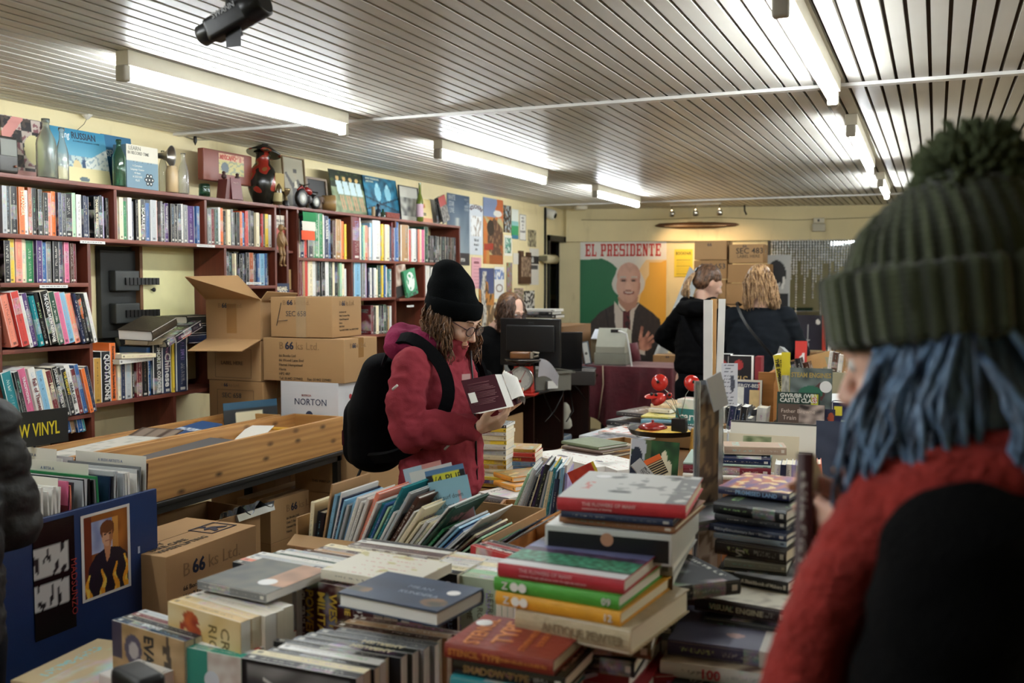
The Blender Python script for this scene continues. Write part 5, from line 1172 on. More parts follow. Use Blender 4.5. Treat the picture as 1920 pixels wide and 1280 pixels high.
def tower(u,v):
    if inE(u,v,.82,.8,.06,.08): return 'd6d2c8'
    if abs(u-.55)<.02+.05*max(0,.3-v) and v<.72: return 'a9a8a6'
    if abs(v-.28)<.02 and abs(u-.55)<.06: return 'b9b8b4'
    return lerpc('3a3640','28252e',v)
a=at(1477,655,Y=8.35); c=at(1545,655,Y=8.35); zt=at(1477,590,Y=8.35).z
printed('framed_print',c.x-a.x,zt-a.z,tower,frame((a.x,8.35,a.z),ex=(1,0,0),ey=(0,.1,1)),40,.015,label='dark framed print of a floodlit tower with a white sticker',cat='picture',rough=.2)
b=MB(); a2=at(1541,655,Y=8.3); b.box((0,0,0),(.03,.02,zt-a.z)); b.build('red_edge_board',mat('c03a28',.4),None,T(a2.x,8.3,a.z),label='thin red board edge beside the dark tower print',cat='board')
b=MB(); b.box((0,0,0),(.4,.02,zt-a.z-.04)); b.build('green_board',mat('123c2a',.4),None,T(a2.x+.035,8.3,a.z-.02),label='dark green board right of the red edged one',cat='board')
# ================================================================ SALE TABLES
TXL,TXR=-1.775,.36
def table(label,y0,y1,cloth,z=.75,x0=TXL,x1=TXR):
    t_=thing('trestle_table',label,'table',(0,0,0)); b=MB(); b.box((x0,y0,z-.03),(x1,y1,z-.003),bev=.003); b.build('tabletop',wood('8a6238','6d4a28',.5,name='table_wood'),t_)
    for x in (x0+.04,x1-.08):
        for y in (y0+.05,y1-.09): b=MB(); b.box((x,y,0),(x+.04,y+.04,z-.03)); b.build('leg',BLK,t_)
    if cloth:
        b=MB(); nx,ny=30,30; e=.004
        # top and hanging sides with soft folds
        vs=[];fs=[]
        xs=[x0-e]+[x0+(x1-x0)*i/nx for i in range(nx+1)]+[x1+e]
        per=[]
        n=90; P=[(x0-e,y0-e),(x1+e,y0-e),(x1+e,y1+e),(x0-e,y1+e)]
        ring=[]
        for k in range(4):
            a,c=P[k],P[(k+1)%4]
            for i in range(n//4+4): f=i/(n//4+4); ring.append((a[0]+(c[0]-a[0])*f,a[1]+(c[1]-a[1])*f,(0,-1) if k==0 else (1,0) if k==1 else (0,1) if k==2 else (-1,0)))
        m=len(ring)
        for lv,(dz,am) in enumerate(((0,0),(-.02,.004),(-.12,.012),(-.28,.022))):
            for i,(x,y,nn) in enumerate(ring):
                o=.003+am*(1+math.sin(i*.9+lv*.3))*.5; vs.append((x+nn[0]*o,y+nn[1]*o,z-.001+dz))
        for lv in range(3):
            for i in range(m): fs.append((lv*m+i,(lv+1)*m+i,(lv+1)*m+(i+1)%m,lv*m+(i+1)%m))
        fs.append(tuple(range(m)))
        b.add(vs,fs,smooth=False); b.build('tablecloth',mat(cloth,.85,var=.15,bump=.2,bs=300),label='dusty red cloth spread under the books on the '+label.split(' ',1)[0]+' table',cat='tablecloth')
    return t_
table('nearest trestle table under the red cloth and foreground books',1.36,2.66,'8e2f38')
table('short trestle table beside the woman in the black beanie',2.68,3.38,None,x0=-1.30)
table('middle trestle table crowded with flat books and magazines',3.40,5.0,None)
table('farthest trestle table carrying the yellow boxed books',5.02,6.72,None)
def near(v): return v
def fb(label,pL,pR,Z,Th,D,col,hard=True,fore=False,flipy=False,**k):
    """flat book, spine (or fore-edge) towards us; pL,pR pixel ends of its upper front edge at height Z"""
    a=at(*pL,Z=Z); c=at(*pR,Z=Z); d=(c-a); H=d.length; d.normalize(); aw=V((-d.y,d.x,0))
    if fore: # fore-edge towards us, spine away, front cover up
        M=frame(a+aw*D-V((0,0,Th)),ey=-aw,ez=d)
    else: M=frame(c-V((0,0,Th)),ey=aw,ez=-d)
    o=book(H,D,Th,M,col,hard,label,**k); return o
def fbs(items):
    r=[]
    for it in items: r.append(fb(*it[:7],**(it[7] if len(it)>7 else {})))
    return r
def stack(rn,pL,pR,Z,items,D=.2,hard=True,group=None):
    """pile downwards from the top front edge; items (colour,thickness,dx,dd,title)"""
    a=at(*pL,Z=Z); c=at(*pR,Z=Z); d=(c-a); H=d.length; d.normalize(); aw=V((-d.y,d.x,0)); z=Z; n=len(items); out=[]
    for i,it in enumerate(items):
        col,th=it[0],it[1]; sx=it[2] if len(it)>2 else 0.; rz=it[3] if len(it)>3 else 0.; H2=H*(it[4] if len(it)>4 else 1.)
        d2=Rz(rz).to_3x3()@d; aw2=V((-d2.y,d2.x,0)); o0=a+d*(sx+H2)+V((0,0,z-Z-th))
        o=book(H2,D,th,frame(o0,ey=aw2,ez=-d2),col,hard if len(it)<6 else it[5],f'{NAM.get(col,"plain")} book, {ordn(i)} from the top {rn}',group='books '+rn); out.append(o); z-=th+.0008
    return out
def up_row(rn,pL,pR,Z,items,D=.13,ordw='from the front',noun='paperback',hard=False,X0=0):
    """spine-up books, covers facing us, filed backwards; items (colour, thickness, shift, length factor, title)"""
    a=at(*pL,Z=Z); c=at(*pR,Z=Z); d=(c-a); H=d.length; d.normalize(); aw=V((-d.y,d.x,0)); y=0; out=[]
    for i,it in enumerate(items):
        col,th=it[0],it[1]; sh=it[2] if len(it)>2 else 0; H2=H*(it[3] if len(it)>3 else 1)
        M=frame(a+d*sh+aw*(y+th),ey=(0,0,-1),ez=d)
        o=book(H2,D,th,M,col,hard,f'{NAM.get(col,"plain")} {noun}, {ordn(i)} {ordw} {rn}',group=f'{noun}s {rn}'); out.append(o); y+=th+.001
        if len(it)>4 and it[4]: spine_text(o,it[4],min(th*.8,.03),it[5] if len(it)>5 else 'w',v=.9)
    return out
# ---- the big central pile, nearer stack
q=fb('glossy landscape photography book with a red spine, topmost of the near pile',(934,1054),(1171,1087),1.08,.026,.235,'b52a38',plain=True); q0=q
def ast(u,v):
    # u away from us, v right to left
    c=lerpc('161018','2c1c24',n2(u,v,5)+.5)
    if u<.12: return 'd8d6d6'
    if .16<u<.45: c=lerpc('1d5a3c','57b08c',n2(u,v,22)*.9+.4)
    elif .45<=u<.55+n2(v,u,5)*.05: c=lerpc('2a2038','5c3c62',n2(u,v,12)+.5)
    elif .5<u<.78: c=lerpc('7f86b4','2a2440',(u-.5)*3.6) 
    return c
cover_print(q,ast,y0=.0,res=90); sticker(q,.80,.25,.021); 
word('SHOOTING THE DARK SKY',.014,ink('8f8a92'),q,frame((.0268,.235*.86,.18),ex=(0,0,-1),ey=(0,1,0)),'cover_title',.0)
spine_text(q,'THE FLOWERS OF MANY',.0095,'dba0a6',v=.82,u=.55); spine_text(q,'a journey through wild places under the night sky and more',.0055,'dba0a6',v=.82,u=.25)
fbs([('green volume lettered Zoo numbered 09',(927,1081),(1161,1118),1.053,.0245,.225,'4fa53a',dict(plain=True)),('amber yellow volume lettered Zoo numbered 12',(930,1107),(1164,1148),1.0275,.0255,.25,'e2a32c',dict(plain=True))])
zo=[o for o in COL.objects if o.get('label','').find('lettered Zoo')>0]
for o,nn in zip(zo,('09','12')):
    Th,D,H=o['dim']; spine_text(o,'Z',.019,'w',v=.93); spine_text(o,nn,.018,'w',v=.13)
    for k in (0,1):
        b=MB(); b.lathe([(.0085,0),(.0085,.0006)],20); w_=b.build('lettering',ink('efefe8'),o); w_.matrix_basis=frame((Th/2,-Th*.135-.0008,H*.93-.026-.017*k),ex=(1,0,0),ez=(0,-1,0))
o=fb('thick cream reference book on antique pewter under the amber volume',(968,1137),(1184,1180),1.0015,.046,.27,'b8a888',plain=True); spine_text(o,'ANTIQUE PEWTER',.022,'8d7d60',v=.75)
fbs([('dark gold banded book low in the near pile',(990,1186),(1222,1206),.954,.03,.25,'5a4420'),('black book under the gold banded one',(1000,1215),(1190,1240),.922,.03,.22,'k'),
('red clothbound book low in the near pile',(985,1228),(1180,1262),.89,.032,.24,'8c2028',dict(plain=True)),('second red book at the bottom of the near pile',(985,1262),(1205,1296),.856,.034,.25,'9c1c28',dict(plain=True)),('dark book on the cloth under the red ones',(985,1290),(1200,1320),.82,.034,.24,'x'),('brown book lying directly on the cloth under the near pile',(985,1320),(1200,1350),.785,.032,.24,'f')])
# ---- the far half of the pile
q=fb('large drawing book with a white cover and red spine, topmost of all',(1045,931),(1286,947),1.18,.026,.28,'c4323a',plain=True)
def draw(u,v):
    c=hx('c9cac6')
    k=n2(u,v,5,3)+.5*n2(u,v,13,1)
    if .25<u<.95 and v<.75 and k>.12: c=lerpc('a0a2a0','4c4e50',(k-.1)*1.6)
    if v<.16 and n2(u,v,9,5)>-.1: c=hx('7c7e7e')
    if .3<u<.6 and .83<v<.9 and n2(u,v,24)>0: c=hx('c9837c')
    return c
cover_print(q,draw,res=110); sticker(q,.8,.82,.017,col='ececec'); spine_text(q,'THE FLOWERS OF MANY',.0095,'e8b4b4',v=.8,u=.5); spine_text(q,'masterpieces of drawing',.006,'e8b4b4',v=.8,u=.22)
# book of botanical prints beneath etc.
fbs([('navy and white book under the white drawing book',(1052,957),(1262,975),1.152,.012,.24,'n'),('tan brown spined book under the navy one',(1049,965),(1266,987),1.139,.014,.25,'8a5a38')])
sc=thing('slipcase','large pale slipcase with a dark cover picture, under the tan book','slipcase'); a=at(1022,982,Z=1.123); c=at(1260,1003,Z=1.123); d=(c-a); M=frame(a-V((0,0,.062)),ex=d,ez=(0,0,1)); L=d.length; sc.matrix_world=M
b=MB(); b.box((0,0,0),(L,.3,.061),bev=.002); b.build('case',mat('c9ccc8',.35),sc); b=MB(); b.box((.006,-.0008,.006),(L-.006,0,.05)); b.build('front_picture',mat('141318',.3),sc)
b=MB(); b.lathe([(.013,0),(.013,.0006)],24,M=T(L*.5,-.001,.042)@Matrix.Rotation(PI/2,4,'X')); b.build('printed_face',mat('b98a6c',.5),sc)
fbs([('pale grey volume under the slipcase',(1030,1030),(1262,1052),1.058,.03,.29,'b4b4b0'),('brown backed volume deep in the far pile',(1030,1060),(1262,1080),1.027,.05,.28,'6a4a30'),('black volume deep in the far pile',(1030,1100),(1262,1120),.976,.07,.28,'k'),('grey volume near the foot of the far pile',(1030,1160),(1262,1180),.905,.07,.28,'g'),('maroon volume at the foot of the far pile',(1030,1230),(1262,1250),.834,.08,.28,'d')])
# shrink wrapped and odd books fanned to the right of the pile
for i,(lab,x,y,z,rz,col,th,H,D) in enumerate((('shiny shrink wrapped black book poking out right of the pile',1180,1110,1.0,.75,'k',.03,.25,.2),('red topped book jutting out right of the pile',1216,1098,.955,.9,'a82c28',.028,.22,.17),('grey plastic wrapped book at the right side of the pile',1270,985,1.06,.95,'g',.022,.24,.18),('brown book fanned out at the right side of the pile',1240,1140,.9,.8,'6a3c20',.03,.24,.19),('dark brown book lying under the fanned ones',1250,1180,.868,.6,'f',.034,.25,.2),('maroon book on the cloth right of the pile',1230,1290,.815,.35,'d',.034,.24,.2),('red book on the cloth right of the pile',1225,1265,.85,.5,'8c2028',.034,.24,.2))):
    p=at(x,y,Z=z); book(H,D,th,T(p.x,p.y,z-th)@Rz(rz)@frame((H,0,0),ey=(0,1,0),ez=(-1,0,0)),col,True,lab)
# ---- stencil type and its pile
q=fb('red and orange book on stencil lettering with a price sticker',(834,1204),(1038,1238),.965,.026,.165,'8a3222',plain=True)
Th,D,H=q['dim']
def ctl(o,s,size,col,y,z,bold=0.,sx=1.,rot=0.): # cover text running away from us
    Th,D,H=o['dim']; return word(s,size,ink(col),o,frame((Th+.0006,D*y,H*z),ex=(0,1,0),ey=(0,0,1))@Rz(rot),'cover_title',bold,sx=sx)
ctl(q,'STENCIL',.042,'d98a4e',.08,.72,.02,.85,.12); ctl(q,'TYPE',.052,'d98a4e',.22,.47,.02,1.,.12); ctl(q,'STEVEN HELLER &',.017,'c9743c',.1,.3,.01,1.,.1); ctl(q,'LOUISE FILI',.017,'c9743c',.3,.2,.01,1.,.1)
spine_text(q,'STENCIL TYPE',.016,'c9803c',v=.96); spine_text(q,'STEVEN HELLER & LOUISE FILI',.008,'c9803c',v=.5); sticker(q,.72,.9,.016)
q=fb('black and gold companion book on shadow type, under the red one',(850,1234),(1060,1270),.938,.026,.175,'1e1a14'); spine_text(q,'SHADOW TYPE',.018,'8a6c3c',v=.9)
fbs([('teal book under the shadow type volume',(845,1266),(1040,1300),.911,.03,.17,'t'),('blue paperback lying under the teal book',(850,1300),(1040,1330),.88,.04,.17,'5a86a8',dict(hard=False)),('grey book on the cloth under the blue paperback',(850,1340),(1040,1370),.839,.085,.17,'g')])
b_=fb('thin pale blue book slipped between the red ones',(1075,1272),(1160,1246),.885,.008,.1,'8fa4bc',hard=False)
# ---- right hand pile beside the reader in the green hat
def rp(lab,pL,pR,Z,Th,D,col,**k): return fb(lab,pL,pR,Z,Th,D,col,**k)
q=rp('colourful sunset covered book with blue spine lettering, topmost right pile',(1347,911),(1480,926),1.12,.017,.2,'2a2a4a'); cover_print(q,lambda u,v: lerpc('c8703c','5c4a86',.5+n2(u*.6,v*2,4)) if n2(u,v,7)<.2 else 'e8c890',res=60); spine_text(q,'PROMISED LAND',.013,'8fb4dc',v=.75)
rp('black book with white end band and green lettering',(1338,940),(1475,958),1.10,.026,.22,'121416'); 
rp('dark grey spined book below the green lettered one',(1340,962),(1475,978),1.073,.018,.22,'x')
q=rp('navy book with thin white spine lettering in the right pile',(1326,980),(1475,1002),1.054,.016,.22,'n'); spine_text(q,'Making Documentary Art    Woods',.009,'b4bccc',v=.9)
rp('silver blue magazine spine under the navy book',(1338,998),(1475,1016),1.037,.012,.23,'8fa0b0',hard=False)
q=rp('dark brown book lettered VJ in the right pile',(1341,1012),(1475,1032),1.024,.03,.2,'241812'); spine_text_up(q,'VJ',.022,'b9b4a8',.6,.3)
q=rp('grey paperback set back in the right pile',(1358,1048),(1475,1060),.992,.016,.16,'8f9088',hard=False); rp('black book under the grey paperback',(1346,1064),(1475,1078),.975,.05,.2,'k')
q=rp('black and grey book on drawing with a white lettered spine',(1376,1074),(1478,1092),.972,.024,.15,'18181a'); cover_print(q,lambda u,v: lerpc('54565a','a9abac',.5+n2(u,v,4)) if not inE(u,v,.45,.5,.16,.3) else '2f3134',res=40); spine_text(q,'A Sketchbook of Makers',.011,'d6d4cc',v=.85)
q=rp('cream covered book lettered visual engine on a dark spine',(1303,1116),(1478,1145),.947,.03,.22,'2a1214'); cover_print(q,lambda u,v: lerpc('e4dfcc','b9b2a0',max(0,n2(u,v,8)*2)),res=60); spine_text(q,'VISUAL ENGINE',.016,'c9bfa0',v=.83)
rp('black book below the visual engine volume',(1320,1155),(1478,1178),.916,.03,.2,'k')
q=rp('glossy slate purple book with a small picture and white end',(1252,1198),(1470,1226),.905,.03,.22,'3a3350'); cover_print(q,lambda u,v: lerpc('4a4860','5c5c70',.5+n2(u,v,3)) if not (inE(u,v,.3,.45,.06,.08)) else 'a8847c',res=50)
b=MB(); b.box((0,-.005,-.001),(.031,.14,.045)); w_=b.build('end_band',mat('cfcbc2',.3),q)
q=rp('white book with a large red 100 on its spine',(1238,1238),(1470,1268),.873,.028,.21,'dad8d6'); spine_text(q,'100',.026,'c22c44',v=.67); cover_print(q,lambda u,v:lerpc('d8c9b0','5a3a30',max(0,n2(u,v,5))*1.6),res=40)
fbs([('dark paperback lying under the white 100 book',(1255,1285),(1470,1320),.844,.03,.2,'k'),('grey hardback on the cloth at the right hand pile foot',(1255,1320),(1470,1350),.813,.06,.2,'g')])
# wooden box side seen between the piles
b=MB(); p=at(1320,1030,Z=.95); b.box((p.x-.02,p.y+.25,.752),(p.x+.5,p.y+.27,.98),bev=.002); b.build('wooden_board',wood('a8743c','8a5c2c',.5,axis=0,name='box_wood'),label='upright pine board between the two right hand piles',cat='board')
# ---- spine-up paperbacks in the foreground
r=up_row('at the bottom left edge',(210,1162),(346,1203),.885,[('a98c62',.024),('k',.02),('d',.016),('s',.02)])
q=r[0]; tagp(q,'tan paperback with black airman portrait and rotated title, nearest the blue bin',None); q['label']='tan paperback with an airman portrait, nearest the blue bin'
def eva(u,v):
    # u down the cover, v left to right (bottom to top of the book)
    if inE(u,v,.38,.3,.25,.12): return 'a8a2a0' if inE(u,v,.4,.31,.14,.07) else '4a4658'
    if v<.14 and u<.6: return '3a3448'
    if abs(v-.78-.08*(u-.5))<.05 and n2(u,v,9)>-.25: return '3a2c20'
    return lerpc('b0926a','94774e',n2(u,v,5)+.5)
cover_print(q,eva,res=60)
Th,D,H=q['dim']; word('EVADER',.042,ink('1c1a1a'),q,frame((Th+.0008,D*.08,H*.46),ex=(0,1,0),ey=(0,0,1)),'cover_title',.03,sx=.8)
b=MB(); spine_text(q,'EVADER',.016,'d6dadc',v=.62)
q.color=(*hx('34465a'),1)
r=up_row('with a teal cover at the front',(339,1211),(452,1234),.872,[('2f8a78',.026),('w',.02),('r',.014),('w',.03),('d',.014),('w',.024),('k',.02),('r',.018)],D=.125,ordw='back',noun='novel')
q=r[0]; q['label']='teal and white paperback with a round price sticker at the front'; cover_print(q,lambda u,v:'2f8a78' if v<.45 else lerpc('d6d2c8','b9a89c',n2(u,v,6)+.4)); sticker(q,.45,.52,.019,col='cfd6dc')
r=up_row('in the near block of thick novels',(453,1233),(668,1272),.892,[('1a1a1c',.026,0,1),('i',.022,.0,1),('k',.02,.02,.95),('w',.026,.03,.9),('k',.018,.0,1.0),('k',.026,.03,.98,'AMBRUSH','i'),('22261f',.026,.04,.98,'AMBRUSH','i'),('g',.026,.05,.98),('g',.02,.08,.9),('f',.026,.06,.95),('h',.022,.07,.95),('f',.024,.08,.95)],D=.14,noun='novel')
q=r[0]; q['label']='black framed grey paperback with white rotated capitals at the front'; cover_print(q,lambda u,v: '141416' if min(u,v,1-v)<.05 else lerpc('3c3c3e','8d8d8c',n2(u,v,4)+.4)); word('ALTON',.05,ink('c9c7c2'),q,frame((q['dim'][0]+.0008,.03,.05),ex=(0,1,0),ey=(0,0,1)),'cover_title',.01)
b=MB(); b.box((0,0,0),(.02,.05,.06),bev=.01)
a=at(275,1262,Z=.86); bk=MB(); bk.box((-.02,-.04,0),(.085,.02,.10),bev=.014); bk.build('black_gadget',mat('0a0a0b',.5),None,T(a.x,a.y-.03,.79)@Rz(-.35),label='black padded object close to the camera at the bottom edge',cat='object')
r=up_row('in the cream row',(315,1127),(451,1167),.935,[('c9a868',.026,0,1),('cdb27c',.024,.0,1),('d8cdbc',.03,.0,1.05),('cfc6b4',.02,0,1.05),('d9d4ca',.03,.0,1.02)],D=.15,noun='paperback')
q=r[0]; q['label']='cream and gold paperback with a crimson battle picture, rotated title'
cover_print(q,lambda u,v: lerpc('8a2414','c8642c',n2(u,v,8)+.4) if inE(u,v,.4,.32,.36,.16) and n2(u,v,7)>-.3 else lerpc('c9a45c','dcc79a',n2(u,v,3)+.5)); 
for i,l in enumerate(('CRUEL','RICHES')): word(l,.036,ink('6a5428'),q,frame((q['dim'][0]+.0008,.02,.17-.038*i),ex=(0,1,0),ey=(0,0,1)),'cover_title',.0)
q=fb('dark covered paperback with a face and round sticker lying on the cream row',(370,1088),(499,1114),.962,.018,.2,'g',hard=False)
cover_print(q,lambda u,v: lerpc('3c3f40','5c5c50',n2(u,v,5)+.5) if v>.38 or u<.25 else (lerpc('b98a68','8a6448',n2(u,v,4)+.5)),res=50); sticker(q,.32,.28,.021)
up_row('behind the cream row',(392,1085),(520,1108),.935,[('w',.05,0,1),('s',.05,0,1.05),('w',.05,0,1.05)],D=.15,noun='thick paperback')
r=up_row('in the dark red pair',(559,1083),(700,1112),.945,[('3a0f12',.032,0,1),('4a1414',.03,0,1),('n',.03,-.03,1.1),('x',.03,0,1)],D=.155,noun='volume')
q=r[0]; q['label']='dark red volume with yellow rotated title under the navy hardback'
for i,l in enumerate(('THE','WESTERN','MILITARY','POWER')): word(l,.022 if i==0 else .031,ink('c9a63c'),q,frame((q['dim'][0]+.0008,.02,.125-.034*i+(0 if i else .01)),ex=(0,1,0),ey=(0,0,1)),'cover_title',.02)
for o in r[:2]: spine_text(o,'BLOODLUST',.02,'d8a89c',v=.85)
q=fb('navy jacketed hardback with pages towards us lying across the rows',(633,1110),(820,1147),.985,.03,.165,'2c3a52',fore=True)
cover_print(q,lambda u,v: lerpc('2c3a50','394a62',n2(u,v,3)+.5) if not (inE(u,v,.75,.1,.1,.12) or inE(u,v,.75,.85,.14,.12)) else lerpc('8a6c50','4a4a40',n2(u,v,7)+.5)); sticker(q,.35,.86,.014)
Th,D,H=q['dim']
for i,l in enumerate(('MILAN','KUNDERA')): word(l,.02,ink('9aa6b4'),q,frame((Th+.0008,D*(.42+.2*i),H*.42),ex=(0,0,1),ey=(0,-1,0)),'cover_title',.0)
q=fb('white paperback with a red printed pattern lying on the rows',(602,1067),(770,1094),.975,.02,.17,'e6e0cc',hard=False); cover_print(q,lambda u,v: 'c9837a' if abs((u*6)%1-.5)<.08 and .2<v<.8 and n2(u,v,30)>0 else ('c9c08a' if n2(u,v,5)>.35 else 'e2ddcd'),res=70)
r=up_row('in the black covered row left of centre',(791,1067),(857,1077),.945,[('120f10',.03,0,1),('i',.03),('w',.03),('w',.03)],D=.15,noun='book'); r[0]['label']='black book cover with a round price sticker beside the pale green one'; sticker(r[0],.24,.75,.018)
r=up_row('in the pale green row',(858,1078),(930,1088),.94,[('a9b79c',.03,0,1),('l',.03),('w',.03),('i',.03),('w',.03)],D=.15,noun='book')
q=r[0]; q['label']='pale green book with rotated title about the Somme'
for i,l in enumerate(('RETREAT','REARGUARD','SOMME')): word(l,.02,ink('6a6c54'),q,frame((q['dim'][0]+.0008,.03,.076-.026*i),ex=(0,1,0),ey=(0,0,1)),'cover_title',.0)
r=up_row('in the back left row',(436,1053),(580,1079),.93,[('22262a',.022),('j',.02),('w',.018),('s',.02),('w',.02),('e',.012,.03),('w',.02,.03),('s',.02,.04),('f',.016,.08),('h',.02,.10),('f',.02,.10),('i',.03,.10)],D=.13)
q=r[0]
r=up_row('in the floral row',(652,1022),(826,1046),.935,[('b4aca8',.04,0,1),('w',.02),('k',.02)],D=.12,noun='book'); q=r[0]; q['label']='book with a grey and white floral damask cover below the picture books'
cover_print(q,lambda u,v: 'dad6d2' if n2(u,v,7)+.4*n2(u,v,15)>.02 else '9a8e88',res=90); q.color=(*hx('6a5a58'),1)
r=up_row('with red spines by the box corner',(882,1022),(968,1044),.94,[('b02c2c',.02,0,1,'NED PEARCE','w'),('k',.014),('8c1f24',.02,0,1.0),('k',.02)],D=.13,noun='novel')
up_row('between the floral and red spined books',(800,1048),(930,1068),.93,[('i',.02),('w',.016),('j',.014),('i',.02),('w',.02)],D=.12,noun='pale paperback')
fbs([('open magazine page of cream print at the lower left corner',(20,1275),(180,1300),.765,.006,.26,'b9a680',dict(hard=False)),('white paperback block at the lower left edge',(186,1262),(250,1285),.82,.04,.12,'c9c4bc',dict(hard=False)),('pale pink booklet behind the black padded object',(330,1262),(460,1282),.80,.02,.12,'d8a89c',dict(hard=False))])
flat('creased blue grey leaflet on the red cloth at the left',(at(130,1245,Z=.757).x,at(130,1245,Z=.757).y,.757),-.3,.16,.1,'4a5a66',.003,'leaflet','leaflet',f=lambda u,v:lerpc('3c4a54','b8b4a4',n2(u,v,4)+.5))
# ================================================================ PICTURE BOOK BOXES
def obox(name,label,pFL,pFR,Z,D,zb=.753,m=None,t_=.006,hb=None,cat='box',h2=None):
    """open box: front rim from two pixels at height Z"""
    a=at(*pFL,Z=Z); c=at(*pFR,Z=Z); d=c-a; L=d.length; M=frame((a.x,a.y,zb),ex=d,ez=(0,0,1)); h=Z-zb
    o=thing(name,label,cat,M=M); m=m or CARD
    for nm,p,q in (('front_side',(0,0,0),(L,t_,h)),('back_side',(0,D-t_,0),(L,D,hb or h)),('left_side',(0,t_,0),(t_,D-t_,hb or h)),('right_side',(L-t_,t_,0),(L,D-t_,hb or h)),('base',(t_,t_,0),(L-t_,D-t_,t_))):
        b=MB(); b.box(p,q); b.build(nm,m,o)
    return o,M,L,h
OAK=wood('b3793f','93602c',.55,axis=0,sc=.6,name='box_ply')
KB,KM,KL,kh=obox('cardboard_box','long open carton of picture books leaning right',(553,1003),(905,1050),.872,.42,hb=.17)
b=MB(); P=[V((0,0,kh)),V((KL*.55,0,kh)),V((KL*.55,-.055,kh-.02)),V((0.01,-.05,kh-.018))]
b.add([p[:] for p in P]+[(p+V((0,0,.004)))[:] for p in P],[(3,2,1,0),(4,5,6,7),(0,1,5,4),(1,2,6,5),(2,3,7,6),(3,0,4,7)]); b.build('flap',CARD,KB)
# wooden box to its right
a=at(905,1045,Z=.872); M=KM@T(KL+.012,.02,0)
wb=thing('wooden_box','open plywood box of thin books right of the carton','box',M=M)
for nm,p,q in (('front_side',(0,0,0),(.34,.012,.10)),('back_side',(0,.50,0),(.34,.512,.20)),('left_side',(0,.012,0),(.012,.50,.15)),('right_side',(.328,.012,0),(.34,.50,.2)),('divider',(.012,.27,0),(.328,.282,.165)),('base',(.012,.012,0),(.328,.5,.008))):
    b=MB(); b.box(p,q,bev=.001); b.build(nm,OAK,wb)
def leaners(rn,M,x0,x1,a0,a1,s,H=.235,D=.2,y=.04,z=.012,power=1.,noun='picture book'):
    tk=tok(s); tot=sum(t[1] for t in tk); cum=0
    for i,(c,w,h) in enumerate(tk):
        f=(cum+w*.5)/tot; x=x0+(x1-x0)*cum/tot; an=math.radians(a0+(a1-a0)*f**power); th=(x1-x0)*w/tot*math.cos(an)*.96
        HH=(h or H*R.uniform(.93,1.05)); DD=D*R.uniform(.92,1.04)
        m=M@frame((x,y+R.uniform(-.006,.012),z+R.uniform(0,.008)),ey=(0,1,0),ez=(math.sin(an),0,math.cos(an)))
        book(HH,DD,th,m,c,True,f'{NAM[c]} {noun}, {ordn(i)} from left {rn}',group=f'{noun}s {rn}'); cum+=w
leaners('in the carton of picture books',KM,.012,KL-.16,4,56,'i16^.2 k30^.17 h8^.26 c14^.23 w8 n8 c8 s10^.21 c8 w14 w12 w12 j16^.26 w10 t10 b10 l8 t10^.3 w10 s12^.3 k6 f18^.29 w8 i18^.27 i12 w12 i10 w8^.3 k6 e12^.3 v12 k8 s10 c10 b8 s8 w8^.3 k8 i10 f10 l10 v10 e10 v10 e8 n6^.32 s6^.32',power=.85)
# covers facing us at the back of the carton
def face(label,pTL,pTR,Y_or_d,H,col,f=None,M=None,th=.008,roll=0.,**k):
    a=at(*pTL,d=Y_or_d); c=at(*pTR,d=Y_or_d); d=c-a; W=d.length; ex=d.normalized(); up_=V((0,.18,1)); up_=(up_-ex*up_.dot(ex)).normalized()
    H=(a.z-.753)/up_.z if k.pop('rest',False) else H      # towards us is -n... book front cover normal = x
    Mx=frame(a-up_*H,ey=ex,ez=up_)
    o=book(H,W,th,Mx,col,True,label,**k)
    if f: cover_print(o,f,res=60)
    return o
face('pale blue picture book standing at the back of the carton',(756,880),(826,862),2.98,.2,'c',lambda u,v:'a9c4d4' if v<.8 or u<.5 else 'c98a84')
face('white picture book behind the yellow panelled one',(768,886),(846,866),2.94,.2,'w',lambda u,v:'e3e0da' if v>.45 else ('c8542c' if n2(u,v,6)>.1 else 'd8c9b0'))
q=face('blue picture book with a yellow panel of dark lettering',(797,884),(868,868),2.90,.2,'5c86b0',lambda u,v:'e2da3e' if .18<u<.86 and .62<v<.93 else ('1c1c20' if (u>.86 or u<.18) and .6<v<.93 else '5c86b0')); cover_text(q,'3/4 PUP',.03,'1c1c1c',.5,.79,.0)
q=face('light blue picture book with a pink cartoon shape and title',(803,905),(876,889),2.85,.2,'8fbfd2',lambda u,v:'dba0a4' if inE(u,v,.78,.48,.22,.2) or inE(u,v,.72,.72,.04,.1) else '8fbfd2'); 
for i,l in enumerate(('the big surf down','was about to','the salty')): cover_text(q,l,.018,'3a3c4c',.36,.72-.12*i,.0,sx=.8)
L2,LM,LL,lh=obox('wooden_box','wooden box of thin books standing behind the red drawing book',(918,967),(1066,973),.868,.25,m=OAK,t_=.010)
leaners('in the box of thin books',LM,.015,LL-.02,24,3,'l10 i8 w8 s10 s10 g8 n12^.24 i4 u10^.27 x8 k16^.27 s8 c10 i12 y3 t8 c10 n14^.22 s10 c10 w12 q8',H=.255,D=.17,y=.03,z=.012)
face('bright red picture book leaning at the end of the plywood box',(1064,886),(1112,864),3.06,.19,'a8241c',lambda u,v:lerpc('a8241c','c8442c',n2(u,v,6)+.4) if u<.9 else 'd8c03c')
